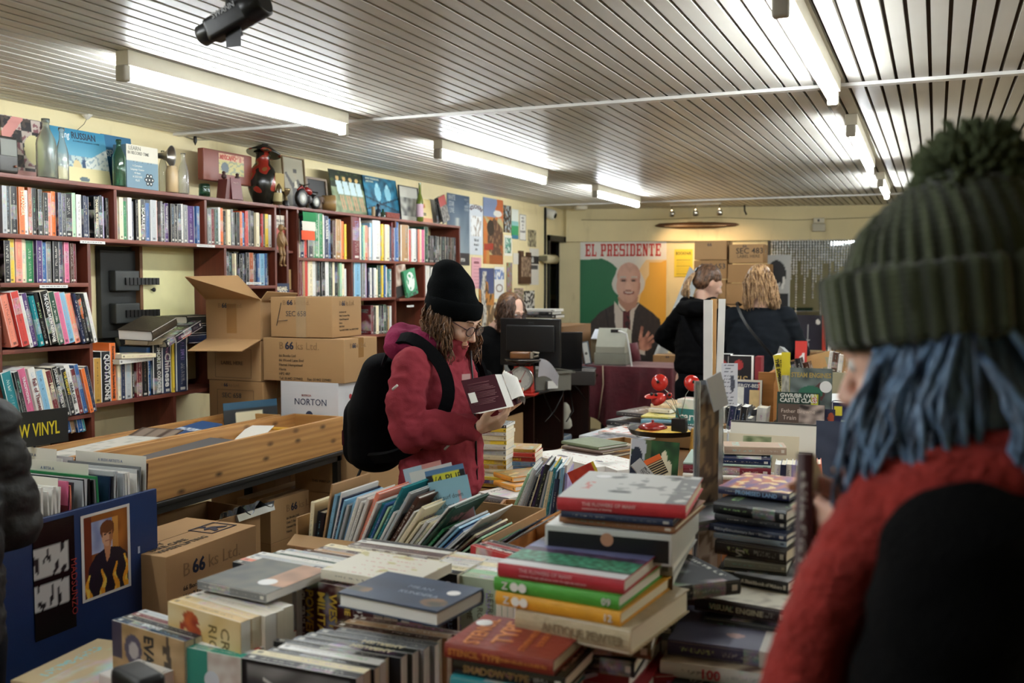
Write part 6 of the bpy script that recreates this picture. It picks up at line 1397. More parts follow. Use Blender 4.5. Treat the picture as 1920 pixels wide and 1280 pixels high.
# ================================================================ LEFT EDGE STACKS AND MIDDLE TABLE
def pile(rn,pL,pR,py_top,items,D=.13,hard=False,**k):
    z=.753; res=[]
    tot=sum(i[1] for i in items); Z=z+tot+.001*len(items)
    a=at(*pL,Z=z); c=at(*pR,Z=z); d=c-a; H=d.length; d=d.normalized(); aw=V((-d.y,d.x,0)); n=len(items)
    for j,it in enumerate(reversed(items)):
        col,th=it[0],it[1]; rz=R.uniform(-.05,.05); d2=Rz(rz).to_3x3()@d; aw2=V((-d2.y,d2.x,0)); HH=H*(it[2] if len(it)>2 else 1)
        o=book(HH,D,th,frame(a+d2*HH+aw*R.uniform(0,.01)+V((0,0,z-.753)),ey=aw2,ez=-d2),col,hard,f'{NAM.get(col,"plain")} {k.get("noun","book")}, {ordn(n-1-j)} from the top {rn}',group='books '+rn); res.append(o); z+=th+.001
        if len(it)>3: spine_text(o,it[3],th*.7,it[4],v=.9)
    return res
pile('in the yellow and white pile',(896,912),(948,915),0,[('k',.012),('y',.016),('w',.014),('i',.02),('y',.016),('w',.02),('s',.022),('i',.018),('y',.02),('m',.018),('i',.014),('w',.016),('y',.012),('u',.014),('y',.014)],D=.14,noun='puzzle book')
pile('in the red and blue pile beside it',(943,905),(1003,908),0,[('m',.014),('r',.018),('r',.02,1,'HORRIBLE','y'),('5a7ea8',.018),('5a7ea8',.018),('r',.018,1,'IMOMOS','w'),('r',.014,1,'IMOMOS','w'),('k',.02)],D=.15,noun='paperback')
pile('lying under the leaning thin books',(893,940),(985,948),0,[('x',.012),('w',.006)],D=.3,noun='magazine')
q=fb('orange edged hardback with a painted leafy cover',(926,884),(962,895),.835,.02,.24,'e09a3c'); cover_print(q,lambda u,v:lerpc('a86c34','6c7444',n2(u,v,8)+.5) if n2(u,v,6,3)<.3 else 'c9b070',res=40)
fbs([('orange edged hardback beneath the leafy covered one',(926,900),(966,912),.812,.02,.24,'e09a3c'),('white magazine with an orange blob lying in front',(896,922),(955,934),.79,.006,.2,'dcd6d0',dict(hard=False)),('grey cloth book under the magazine',(905,930),(985,942),.783,.026,.24,'8f8a88')])
for i,(lab,l,r,Z) in enumerate((('left of three thick white books with cream page edges',(986,850),(1064,868),.845),('middle one of three thick white books in a line',(1063,862),(1120,876),.85),('right of three thick white books, nearest the red drawing book',(1118,868),(1157,882),.85))):
    q=fb(lab,l,r,Z,.045 if i==0 else .05,.23,'e6e2d8',hard=False,fore=True); cover_print(q,lambda u,v,i=i:'4a4450' if (inE(u,v,.6,.5,.06,.12) if i<2 else False) else ('b86c6c' if abs((u*5)%1-.5)<.06 and n2(u,v,20)>0 and .2<v<.8 else 'e8e5dc'),res=50)
pile('holding up the thick white books',(985,882),(1160,905),0,[('h',.02),('g',.03)],D=.26,hard=True,noun='wide book')
fbs([('sage green clothbound book on the brown album',(1053,826),(1122,838),.875,.014,.19,'6f7a5c',dict(plain=True)),('brown leather album under the sage green book',(1054,836),(1130,848),.86,.012,.22,'5a4438',dict(plain=True)),('dark brown album second below the sage green book',(1053,844),(1130,856),.847,.014,.22,'4a3830',dict(plain=True))])
pile('at the foot of the album pile',(1052,868),(1140,880),0,[('c9b48c',.03),('a8906c',.03),('i',.02)],D=.25,hard=True,noun='album')
q=fb('glossy magazine with a dark band of photographs',(1086,822),(1168,832),.825,.012,.3,'c9ccd6',hard=False); cover_print(q,lambda u,v:lerpc('22242c','8a8890',n2(u,v,9)+.35) if .2<u<.8 else 'ccd0dc',res=50)
q=fb('white picture magazine with an orange and pink drawing',(1122,808),(1200,816),.835,.014,.27,'e3dedb',hard=False); cover_print(q,lambda u,v:'c9765c' if n2(u,v,6)>.2 else 'e3dedb',res=50)
pile('beneath the glossy magazines',(1085,838),(1180,848),0,[('s',.03),('x',.03)],D=.4,hard=True,noun='large book')
fbs([('black topped art book with a deep pale page block',(1137,787),(1238,797),.855,.028,.28,'25252a'),('wide dark slab book on the art book pile',(1156,771),(1262,781),.90,.022,.30,'4a4646'),('white paperback on the wide slab book',(1216,765),(1256,768),.925,.02,.25,'e2d8c8',dict(hard=False)),('cream covered paperback leaning on the white one',(1220,757),(1260,760),.945,.018,.25,'e8c9a0',dict(hard=False))])
pile('supporting the black topped art books',(1137,815),(1255,828),0,[('s',.035),('k',.03)],D=.3,hard=True,noun='thick book')
fbs([('yellow trimmed picture book behind the black pan',(1202,779),(1312,785),.90,.01,.24,'d8c868'),('blue and black striped picture book under the yellow trimmed one',(1202,786),(1310,793),.888,.03,.24,'4a7a8c')])
_p=at(1202,786,Z=.888); _q=at(1310,793,Z=.888); cbox('plain carton under the striped and yellow trimmed picture books',frame((_p.x,_p.y,.753),ex=(_q-_p),ez=(0,0,1)),(_q-_p).length,.103,.22,CARD2,tape=False)
# small crate with a flower book and brown box with pan
cr=thing('small_crate','small plain wooden crate behind the thick white books','crate'); a=at(1150,848,Z=.85); c=at(1183,838,Z=.85)
M=frame((a.x,a.y,.753),ex=(.5,.86,0),ez=(0,0,1)); cr.matrix_world=M
for p,q_ in (((0,0,0),(.34,.012,.1)),((0,.28,0),(.34,.292,.1)),((0,.012,0),(.012,.28,.1)),((.328,.012,0),(.34,.28,.1)),((.012,.012,0),(.328,.28,.01))): b=MB(); b.box(p,q_,bev=.001); b.build('side_board',wood('b88a54','9a6c3a',.5,axis=0,name='crate_wood') if 'CRW' not in globals() else CRW,cr)
def flower(u,v):
    if u<.42:
        if inE(u,v,.12,.5,.16,.4) : return '20283a'
        return 'b9bcc4' if n2(u,v,4)>-.1 else '4c5c3c'
    c=lerpc('12301c','2f5c34',n2(u,v,6)+.4)
    for k in range(5):
        an=k*2*PI/5+.4; 
        if inE(u,v,.7+.105*math.cos(an),.5+.22*math.sin(an),.075,.15): c=hx('d9d3b8')
    if inE(u,v,.7,.5,.03,.06): c=hx('c9a84c')
    return c
q=face('large book with a white flower and a blue flower on its cover',(1184,822),(1273,830),3.75,.15,'e6e4de',flower,th=.02,rest=True)
q=face('black and orange striped calendar leaning on the flower book',(1206,864),(1236,850),3.62,.075,'k',lambda u,v:'d8642c' if v>.74 else ('c9b48c' if (v*9)%1<.3 else '1a1816'),th=.012)
face('white paged paperback leaning beside the striped one',(1183,872),(1200,858),3.62,.07,'s',th=.025,rest=True)
a=at(1262,868,Z=.753); BXM_=frame((at(1183,872,Z=.753).x+.30,at(1262,872,Z=.753).y+.35,.753),ex=(1,.25,0),ez=(0,0,1))
pbx=cbox('plain brown carton carrying the black pan',frame((at(1212,850,Z=.753).x,at(1212,850,Z=.753).y+.25,.753),ex=(1,.12,0),ez=(0,0,1)),.36,.122,.36,CARD,tape=False)
pc=at(1243,803,Z=.905); 
pn=thing('black_pan','round black pan of yellow rice sweets with red lid and whisk like wires','pan',(pc.x,pc.y,.877))
b=MB(); b.lathe([(.12,0),(.155,.006),(.168,.03),(.172,.032),(.160,.028),(.15,.01),(.0,.01)],36,cap=False); b.build('pan_body',mat('101010',.35),pn)
b=MB(); b.lathe([(.14,.010),(.12,.024),(.05,.03),(.001,.031)],30,cap=False); 
def food():
    t=NT('baked_topping'); o=t.obj(); return t.fin(t.ramp(t.noise(o,22,4),[(.35,'b8601e'),(.5,'dfb040'),(.62,'e8cf6a'),(.7,'a83420')]),.6,)
b.build('filling',food(),pn)
b=MB(); b.lathe([(.068,.03),(.07,.036),(.05,.05),(.02,.056),(.006,.058),(.007,.068),(.001,.07)],28,M=T(-.045,-.02,.0)); b.build('red_lid',mat('8c2420',.2),pn)
ms=thing('wire_ornament','red enamel pans on thin wires rising from a black block','ornament',(pc.x+.09,pc.y-.03,.892))
b=MB(); b.box((-.035,-.03,0),(.03,.03,.07),bev=.002); b.build('block',mat('100c0c',.3),ms)
base=V((.0,.0,.07)); o0=V(ms.location)
RED=mat('b82820',.15)
def disc(px,py,r,nrm,deep=.02,nm='red_pan'):
    d0=((V((pc.x+.09,pc.y-.03,1.0))-CAM).dot(FW)); p=at(px,py,d=d0)-o0
    M=frame(p,ex=V(nrm).orthogonal(),ez=nrm); b=MB(); b.lathe([(.001,deep),(r*.6,deep*.93),(r*.93,deep*.5),(r,0),(r*.97,0),(r*.9,deep*.4),(r*.5,deep*.8),(.001,deep*.85)],30,M=M,cap=False); q=b.build(nm,RED,ms)
    b=MB(); b.lathe([(.006,0),(.008,.006),(.004,.012),(.001,.013)],12,M=M@T(0,0,deep)); b.build('knob',BLK,q)
    b=MB(); mid=(p+base)/2+V((0,.0,.03)); b.tube([base,mid,p-V((0,0,r*.3))],.0016,5); b.build('wire',mat('9a9a8c',.3,.8),ms); return p
disc(1237,717,.041,(-.1,-1,.25)); disc(1297,718,.040,(.55,-.7,.3)); disc(1236,750,.038,(-.3,-.55,.75),.03); disc(1222,743,.036,(0,-.25,1),.006); disc(1255,741,.014,(.3,-.9,.3),.01,'small_pan')
# teal lettered box and white papers
tb_=face('teal board lettered about cartoons and illustrators',(1268,765),(1346,772),4.95,.11,'1f6c6a',lambda u,v:'22706e',th=.02); cover_text(tb_,'cartoons',.055,'e6ece8',.06,.5,.02,align='LEFT'); cover_text(tb_,'& illustrators',.05,'e6ece8',.06,.03,.02,align='LEFT')
up_row('behind the teal board',(1270,748),(1330,752),.965,[('w',.02),('w',.02),('i',.02),('w',.02),('r',.02),('w',.03)],D=.2,noun='white booklet')
# ---- display books right of centre
def stand(label,pTL,pTR,yb,Y,col,f=None,th=.02,tilt=.12,**k):
    a=at(*pTL,Y=Y); c=at(*pTR,Y=Y); d=c-a; ex=V((d.x,0,0)).normalized(); W=abs(d.x); z0=at(pTL[0],yb,Y=Y).z; H=a.z-z0; k.pop('rest',0); zo=z0; z0=k.pop('z',.753); H=a.z-z0; va=(zo-z0)/H; vb=1-va
    Mx=frame((a.x,Y,z0),ey=ex,ez=(0,tilt,1)); o=book(H/ math.cos(tilt),W,th,Mx,col,True,label,plain=True,**k)
    o['vm']=(va,vb)
    if f: cover_print(o,lambda u,v: f(u,max(0,(v-va)/vb)),res=70)
    return o
q=stand('large white framed art book with a thin black border line',(1371,789),(1531,797),878,4.17,'dcdad0',lambda u,v:'2a2a2c' if v>.965 or (abs(v-.42)<.008 and u>.7 and u<.96) or (abs(u-.955)<.006 and v<.42) else 'dedbd0',th=.03); 
q=stand('cream art book with a small landscape picture on its cover',(1348,812),(1497,816),905,3.97,'d8cdb0',lambda u,v: lerpc('5c6c44','a8ac84',n2(u,v,9)+.5) if .3<u<.66 and v>.62 and v<.96 else 'd8cdb2',th=.02)
q=stand('navy blue large book with a grey panel of print',(1531,790),(1640,800),868,4.17,'232c44',lambda u,v: '5c6070' if .4<u<.75 and v<.3 and (v*40)%1<.5 else lerpc('232c42','343c50',n2(u,v,3)+.5),th=.03)
q=fb('tan softback with a sepia photo lying in front of the cream art book',(1358,836),(1475,839),.99,.03,.12,'a8907c',hard=False,fore=False); 
fbs([('wide navy atlas lying below the cream art book',(1301,856),(1445,862),.955,.022,.3,'1c2644'),('maroon volume under the navy atlas',(1281,872),(1445,880),.925,.026,.3,'6c1a28'),('pale green volume between the navy and maroon ones',(1281,866),(1445,874),.934,.008,.3,'a8bcb0'),('cream wrapped parcel of paper below the maroon volume',(1280,888),(1440,896),.897,.014,.3,'e0dcd0'),('dusty pink cloth roll edge book in front',(1285,893),(1400,902),.882,.022,.2,'b98a80')])
pile('under the atlas and pink book',(1285,955),(1445,968),0,[('w',.02),('h',.03),('n',.03),('s',.022)],D=.32,hard=True,noun='large book')
leaners('beside the navy atlas',frame((at(1446,905,Y=3.6).x,3.6,.753),ex=(1,.1,0),ez=(0,0,1)),0,.19,4,-6,'w12 n10 w12 q8 w14 d8 w12 i10 j8',H=.2,D=.12,y=0,z=0,noun='paperback')
# ---- far table: boxes and yellow books
def d_at(Y): return Y
q=stand('black boxed volume lettered VIS with a red disc',(1373,664),(1415,668),724,5.95,'1d1a20',lambda u,v:'b83a3c' if inE(u,v,.45,.72,.2,.16) else '1d1a20',th=.11,tilt=0.); cover_text(q,'VIS',.075,'c9a868',.5,.12,.0)
q=stand('black boxed volume with a red disc, half behind the white post',(1352,661),(1376,664),724,5.97,'1d1a20',lambda u,v:'b83a3c' if inE(u,v,.3,.7,.4,.16) else '1d1a20',th=.11,tilt=0.)
b=MB(); a=at(1415,668,Y=5.93); b.box((a.x,5.94,.753),(a.x+.035,6.05,a.z-.003)); b.build('boxed_book',mat('8c2a34',.4),label='red spined end of the boxed volumes',cat='book')
b=MB(); a=at(1418,720,Y=6.0); c=at(1448,720,Y=6.0); M=frame((a.x+.03,6.05,.753),ex=(.9,.25,0),ez=(.28,0,1)); b.box((0,0,0),(.03,.22,.46),M=M); b.build('grey_board_book',mat('8c8d8a',.5),label='tall grey book leaning right beside the boxed volumes',cat='book')
wbx=thing('wooden_rack','upright wooden book rack side, cut to a shaped end','rack'); a=at(1430,697,Y=5.55); c=at(1452,697,Y=5.55)
b=MB(); W_=c.x-a.x; zt=a.z; b.prism([(0,0),(W_,0),(W_*1.0,zt-.753-.06),(W_*1.15,zt-.753-.04),(W_*1.15,zt-.753),(-.02,zt-.753),(-.02,zt-.753-.04),(0,zt-.753-.06)],.02,M=frame((a.x,5.55,.753),ex=(1,0,0),ey=(0,0,1))); b.build('end_panel',OAK,wbx)
b=MB(); b.box((a.x,5.56,.80),(a.x+.018,6.4,zt-.02)); b.box((a.x,6.4,.753),(a.x+W_,6.42,zt)); b.build('side_panel',OAK,wbx)
def yb(u,v): return 'e8d632'
for k,(x0,x1,tx,ty) in enumerate(((1449,1457,662,757),(1458,1466,662,757))):
    a=at(x0,664,Y=5.4); c=at(x1+2,664,Y=5.4); zt=a.z
    th=.035; M=frame((a.x+.0,5.4+.0*k,.80),ey=(0,1,0),ez=(-.18,0,1)); o=book(zt-.80,.16,th,T(.075+.00*k,0,0)@M,'e0cc2e',False,('left' if k==0 else 'right')+' of two yellow paperbacks titled The Someday Funnies')
    spine_text(o,'THE SOMEDAY FUNNIES',.024,'1a1816',v=.95,bold=.05)
q=stand('yellow cover of a comics paperback facing forwards',(1467,660),(1482,660),745,5.39,'e0cc2e',lambda u,v:'e0cc2e' if v>.5 else lerpc('8c8a80','d8d4c8',n2(u,v,9)+.5),th=.02,tilt=.0); 
q=stand('steam engines book in a clear wrapper with a round sticker',(1482,690),(1560,692),765,5.3,'4a5a54',lambda u,v:('2c6c54' if inE(u,v,.5,.4,.3,.16) else ('5a3230' if inE(u,v,.72,.42,.12,.22) else lerpc('3c4644','7c8886',n2(u,v,4)+.4))),th=.03,tilt=.1); sticker(q,.86,.55,.03); cover_text(q,'STEAM ENGINES',.034,'a8904c',.5,.77,.03,sx=.8)
q=stand('dark green railway book lettered GWR/BR (WR) CASTLE CLASS',(1458,735),(1537,737),800,5.15,'14382c',lambda u,v:('c9c83c' if .8<u<.97 and .62<v<.97 and not inE(u,v,.885,.8,.06,.1) else ('b8302c' if inE(u,v,.885,.8,.06,.1) else '14382c')),th=.03,tilt=.1); cover_text(q,'GWR/BR (WR)',.028,'e6e6dc',.06,.855,.03,align='LEFT'); cover_text(q,'CASTLE CLASS',.028,'e6e6dc',.06,.72,.03,align='LEFT')
q=stand('brown photographic book naming a Father on the cover',(1459,757),(1546,759),815,4.85,'4a3a34',lambda u,v: lerpc('2a2020','b9a8a0',n2(u,v,5)+.5) if u>.45 else '54443c',th=.02,tilt=.1); cover_text(q,'Father Browne',.026,'c9b8ac',.06,.72,.0,align='LEFT'); cover_text(q,'Train',.03,'c9b8ac',.1,.5,.0,align='LEFT')
q=stand('dark blue boxed game with yellow tag and small pictures',(1565,750),(1625,752),800,5.0,'1e2140',lambda u,v:'d8cc3c' if .05<u<.3 and .5<v<.85 else ('b8643c' if inE(u,v,.75,.7,.2,.14) else ('8c9a84' if .25<u<.55 and v<.35 and v>.1 else '20244a')),th=.09,tilt=.0)
q=stand('small dark blue book at the left of the boxed game',(1546,768),(1566,768),800,4.9,'1e2140',lambda u,v:'a8482c' if inE(u,v,.6,.5,.3,.3) else '1e2140')
q=stand('navy and cream book lettered best in spaced capitals',(1372,712),(1428,720),775,5.45,'222a4c',lambda u,v:'d8d2c4' if u>.93 or v>.95 else ('b83228' if u>.86 else '222a4c')); cover_text(q,'ENERGY-BEST',.026,'d8d6d0',.5,.78,.02,sx=1.)
q=stand('open tan parchment coloured book by the navy best one',(1405,732),(1422,727),775,5.3,'c9ac78'); stand('white blank card leaning in the paperback box',(1374,726),(1393,726),768,5.28,'dcdad2',th=.01)
leaners('in the long box left of the castle book',frame((at(1376,782,Z=.8).x,5.02,.753),ex=(1,0,0),ez=(0,0,1)),0,.30,-6,6,'i8 h14 w8 k10 s14 g8 x6 w14',H=.205,D=.12,y=.12,z=0,noun='pamphlet')
leaners('between white pages and brown photographic book',frame((at(1424,788,Z=.77).x,4.95,.77),ex=(1,0,0),ez=(0,0,1)),0,.13,10,4,'n14^.22 n8^.2 k14^.22 g10^.16',H=.2,D=.14,y=0,z=0,noun='navy paperback')
leaners('before the navy paperbacks',frame((at(1374,795,Z=.80).x,4.55,.753),ex=(1,0,0),ez=(0,0,1)),0,.26,4,10,'m6 y8 s12^.17 c10 w8 w8 w8 w8 w10 w12 w10',H=.165,D=.12,y=0,z=0,noun='white booklet')
leaners('before the brown photographic book',frame((at(1450,800,Z=.80).x,4.5,.753),ex=(1,0,0),ez=(0,0,1)),0,.2,30,24,'w6 q6 w8 n5 w8 s8 w8 d5 w8',H=.135,D=.12,y=0,z=0,noun='small pamphlet')
leaners('with the lime green one by the castle book',frame((at(1499,800,Z=.80).x,4.5,.753),ex=(1,0,0),ez=(0,0,1)),0,.13,22,20,'w10 i16 8a8c60 i10'.replace('8a8c60','v16'),H=.195,D=.1,y=-.06,z=0,noun='short book')
q=stand('bright red paperback with a white flame shape',(1491,640),(1512,637),700,6.3,'c8302a',lambda u,v:'e6e0dc' if inE(u,v,.6,.35+.1*math.sin(u*9),.28,.32) and n2(u,v,6)>-.2 else 'c8342c',th=.03,tilt=.1,rest=False)
b=MB(); a=at(1482,697,Y=6.2); b.box((0,0,0),(.30,.4,a.z-.753)); b.build('cardboard_box',CARD,None,T(a.x-.03,6.2,.753),label='shallow brown carton behind the steam engines book',cat='box')
b=MB(); a=at(1482,700,Y=6.5); b.box((0,0,0),(.62,.02,.09),M=frame((a.x,6.35,1.02),ex=(.93,.2,.28),ez=(-.28,0,1))); b.build('plank',mat('b08a58',.6),label='pale wooden plank slanting behind the red paperback',cat='plank')
leaners('in the far right tray of black spines',frame((at(1520,706,Z=.93).x,6.21,.94),ex=(1,0,0),ez=(0,0,1)),0,.17,-12,-16,'x10 k12 k12 f14',H=.19,D=.1,y=0,z=0,noun='black paperback')
# comb bound cards at right
q=stand('maroon small card on the far right tray',(1556,641),(1578,641),660,6.6,'6c1c20',rest=False); 
for k in range(2):
    b=MB(); a=at(1545,690-28*k,Y=6.1+.35*k); b.box((0,0,0),(.38,.3,.05),M=T(a.x,6.1,.753)); 
    top=a.z; b=MB(); b.box((a.x,6.05+.35*k,.753),(a.x+.45,6.35+.35*k,top-.02)); b.build('card_tray',mat('9a967c',.6),label=('nearer' if k==0 else 'farther')+' olive grey tray of cards at the right',cat='tray')
    leaners(('in the nearer' if k==0 else 'in the farther')+' olive tray',frame((a.x+.02,6.07+.35*k,top-.02),ex=(1,0,0),ez=(0,0,1)),0,.40,6,6,'w6 f10 w8 h10 w8 k6 i10 w8 f10 w10 i8 d6 w8 h8',H=.11,D=.1,y=0,z=0,noun='postcard bundle')
q=flat('white creased paper lying by the boxed game',(at(1560,740,Z=1.0).x,5.3,.93),.3,.2,.18,'d9dad6',.002,'sheet','paper_sheet',tilt=.5); b=MB(); b.box((0,0,0),(.4,.3,.17)); a=at(1556,748,Y=5.25); b.build('box_file',mat('5a6a8c',.5),None,T(a.x,5.25,.753),label='slate blue box file behind the boxed game',cat='box file')
# red cloth on the sides; posts and signs
ps=thing('sign_post','wooden stick with two tall blank white boards taped to it','sign'); p0=at(1345,845,Z=.753)
Yp=3.9; a=at(1338,560,Y=Yp); zb=at(1347,830,Y=Yp).z
b=MB(); b.box((a.x-.009,Yp-.009,.753),(a.x+.011,Yp+.009,a.z+.0),bev=.001); b.build('stick',mat('b98c54',.6),ps)
for x0,x1,sg_,tt in ((1319,1337,-1,562),(1339,1352,1,560)):
    l=at(x0,tt,Y=Yp); r=at(x1,tt,Y=Yp); zz=at(x0,712,Y=Yp).z
    b=MB(); b.box((0,0,0),(r.x-l.x,.006,l.z-zz),M=frame((l.x+(.012 if sg_>0 else .004),Yp-.004,zz),ex=(1,.25*sg_,0),ez=(-.01 if sg_<0 else .02,0,1))); b.build('white_board',mat('dcdcd8',.5),ps)
def notice(u,v): return '5c6070' if (abs((v*12)%1-.5)<.13 and .15<u<.8 and n2(u,v,20)>-.1) else ('4a4e5c' if inE(u,v,.68,.52,.14,.2) else 'c9ccd4')
q=printed('notice_card',.062,.165,notice,frame(at(1352,760,Y=3.86),ex=(.97,.25,.0),ey=(-.12,.0,1)),40,.001,label='tilted white notice with small print and a dark figure',cat='notice')
b=MB(); b.box((-.002,-.012,0),(.002,.012,.25)); p=at(1362,755,Y=3.86); b.build('notice_stick',mat('b9bcc0',.4),None,T(p.x,3.90,.76) ,label='thin clip stem under the tilted notice',cat='stand')
mg=thing('postcard_stand','narrow upright clear holder of postcards, out of focus','postcard holder'); M=frame((at(1310,890,Y=2.35).x,2.35,.753),ex=(.55,.83,0),ez=(0,0,1)); mg.matrix_world=M
zt=at(1312,715,Y=2.35).z-.753
b=MB(); b.box((0,0,0),(.075,.02,.02)); b.box((0,.012,0),(.075,.014,zt)); b.build('backing',mat('8a8f94',.3),mg)
printed('postcards',.07,zt-.03,lambda u,v:('4a3424' if n2(u,v*3,4)>0 else '8c7050') if .5<v<.92 else ('a8a49a' if n2(u,v*3,6)>-.1 else '6a5c4c'),frame((.003,.010,.02),ex=(1,0,0),ey=(0,0,1)),60,.002,mg)
b=MB(); b.box((.0,-.004,0),(.05,-.001,.085),M=frame((.04,-.006,zt-.075),ex=(1,0,.35),ez=(-.35,0,1))); b.build('clipped_card',mat('b9bdc4',.4),mg)
b=MB(); b.box((-.003,-.003,.0),(.0,.016,zt)); b.box((.075,-.003,.0),(.078,.016,zt)); b.build('acrylic_sheet',glassm('dfe6e8',.1),mg)
# ================================================================ COUNTER
DK=wood('3a1d14','24100b',.35,axis=2,sc=.5,name='counter_wood')
ctr=thing('shop_counter','dark mahogany shop counter with a rounded moulded top','counter',(0,0,0))
XD=-2.44; YD0=5.62; YD1=7.45; ZD=.885
pts=[]; r=.16
for k in range(9): a_=-PI/2+k*PI/16; pts.append((XD-r+r*math.cos(a_),YD0+r+r*math.sin(a_)))
pts+=[(XD,YD1),(-2.98,YD1),(-2.98,YD0)]
b=MB(); b.prism(pts,.018,M=T(0,0,ZD-.018)); b.prism([(x-(.012 if x>-3 else 0),y+(.012 if y<6 else 0)) for x,y in pts],.022,M=T(0,0,ZD-.04)); b.build('countertop',wood('4c2a1e','331810',.25,axis=1,name='counter_top'),ctr)
b=MB(); b.box((-2.96,YD0+.05,0),(XD-.10,YD0+.07,ZD-.04)); b.build('front_panel',DK,ctr)
b=MB(); b.box((-2.95,YD0+.07,0),(-2.93,YD1-.02,ZD-.04)); b.build('back_panel',DK,ctr)
for y in (YD0+.62,YD1-.04,YD0+1.2): b=MB(); b.box((-2.93,y,0),(XD-.06,y+.02,ZD-.04)); b.build('upright',DK,ctr)
b=MB(); b.box((-2.93,YD0+.07,.36),(XD-.06,YD1-.02,.38)); b.build('shelf',DK,ctr)
b=MB(); b.box((0,0,0),(.01,.30,.36),M=frame((-2.52,YD0+.16,.381),ex=(1,0,.0),ey=(.15,1,0))); b.build('cardboard_sheet',CARD,label='tan cardboard sheet propped against the open counter shelf',cat='cardboard')
for k in range(9):
    fbook(f'{["white","green","white"][k%3]} paperback, {ordn(k)} up in the pile inside the counter',.2,.13,.03,(-2.70,YD0+.66+.27*(k%3),.381+.031*(k//3)),(0,1,0),(-1,0,0),'wvw'[k%3],False,group='paperbacks piled inside the counter')
b=MB(); b.lathe([(.04,0),(.055,.02),(.05,.06),(.03,.1),(.045,.13),(.03,.18),(.01,.2)],18,M=T(-2.62,YD1-.25,.477)); b.build('white_figurine',mat('c9c4b4',.4),label='small cream figurine on books inside the counter shelf',cat='figurine')
b=MB(); b.box((-.02,-.05,0),(.02,.05,.18),bev=.02); b.build('pink_cloth',mat('8c2a40',.8),None,T(-2.56,YD0+.3,.381),label='crumpled crimson cloth tucked in the counter shelf',cat='cloth')
fbook('grey binder lying at the foot of the figurine',.3,.2,.04,(-2.58,YD1-.45,.382),(0,1,0),(-1,0,0),'s'); fbook('pale blue box file on the grey binder',.26,.18,.05,(-2.60,YD1-.43,.425),(0,1,0),(-1,0,0),'8fa0b0')
# kitchen scale
sp_=at(975,742,Z=ZD); ks=thing('kitchen_scale','red kitchen scale with a round chrome rimmed dial','scale',(sp_.x,sp_.y+.06,ZD+.001),rz=.15)
RS=mat('b82a20',.25)
b=MB(); b.box((-.09,-.075,0),(.09,.08,.014),bev=.004); b.box((-.065,-.05,.014),(.065,.05,.03),bev=.004); b.build('base',RS,ks)
b=MB(); b.prism([(-.06,.03),(.06,.03),(.052,.185),(-.052,.185)],.09,M=frame((0,.045,0),ex=(1,0,0),ey=(0,0,1))); b.build('body',RS,ks)
Md=T(0,-.05,.108)@Matrix.Rotation(PI/2,4,'X')
b=MB(); b.lathe([(.072,0),(.079,.004),(.079,.016),(.073,.018),(.070,.012)],40,M=Md,cap=False); b.build('dial_rim',mat('c9c9c6',.12,1.),ks)
b=MB(); b.lathe([(.071,0),(.071,.008)],40,M=Md); q=b.build('dial_face',mat('d6d4cc',.4),ks)
b=MB()
for k in range(60):
    an=k*PI/30; l=.01 if k%5 else .018; b.box((-.0006,.064-l,.0085),(.0006,.064,.0092),M=Md@Rz(an))
b.build('dial_marks',ink('3a3a3c'),q)
b=MB(); b.box((-.0015,-.02,.010),(.0015,.06,.0108),M=Md@Rz(-.5)); b.lathe([(.009,.0095),(.009,.012)],14,M=Md@Rz(-.5)@T(0,-.018,0)); b.build('pointer',ink('b8281e'),q)
b=MB(); b.tube([(-.04,0,.18),(-.04,0,.205)],.006); b.tube([(.04,0,.18),(.04,0,.205)],.006); b.lathe([(.05,.2),(.115,.215),(.122,.23),(.118,.232),(.05,.21),(.0,.208)],32,cap=False); b.build('weighing_pan',mat('5c5652',.2,.9),ks)
sh_=thing('scrubbing_brush','brown wooden brush with pale bristles lying on the scale pan','brush',(sp_.x,sp_.y+.06,ZD+.232),rz=.15)
b=MB(); b.box((-.085,-.03,0),(.05,.03,.045),bev=.012); b.build('handle',wood('8a5a30','5c3618',.3,axis=0,name='brush_wood'),sh_); b=MB(); b.box((.048,-.028,.002),(.062,.028,.042),bev=.004); b.tube([(.06,0,.01),(.095,0,.02),(.1,0,.038),(.06,0,.042)],.007); b.build('ferrule',mat('8c8070',.4),sh_)
# monitor seen from behind
def quadbox(name,label,cat,TL,TR,BR,dd,th,m,bev=.006):
    a=at(*TL,d=dd[0]); c=at(*TR,d=dd[1]); ex=c-a; ex.z=0; h=a.z-at(TL[0],BR[1],d=dd[0]).z; M=frame(a-V((0,0,h)),ex=ex,ez=(0,0,1)); return M,ex.length,h
M,w,h=quadbox('','','',(938,596),(1050,593),(1040,684),(6.55,6.35),.04,BLK)
BP=mat('0f1012',.35)
mo=thing('computer_monitor','back of a black flat computer monitor on the counter','monitor',M=M)
b=MB(); b.box((0,0,0),(w,.025,h),bev=.006); b.build('screen_housing',BP,mo); b=MB(); b.box((w*.12,-.018,h*.3),(w*.92,.002,h*.86),bev=.008); b.build('rear_bulge',mat('141517',.4),mo)
b=MB(); b.box((w*.45,-.015,-(M[2][3]-ZD)+.015),(w*.58,.02,h*.35),bev=.004); b.build('stand_neck',BP,mo); b=MB(); b.box((w*.3,-.09,-(M[2][3]-ZD)+.001),(w*.72,.1,-(M[2][3]-ZD)+.015),bev=.005); b.build('stand_base',BP,mo)
word('BENQ',.016,ink('3a3b3e'),mo,T(w*.5,-.0195,h*.9)@Matrix.Rotation(PI/2,4,'X'),'maker_lettering')
M,w,h=quadbox('','','',(1030,626),(1086,626),(1080,686),(6.95,6.95),.02,BLK)
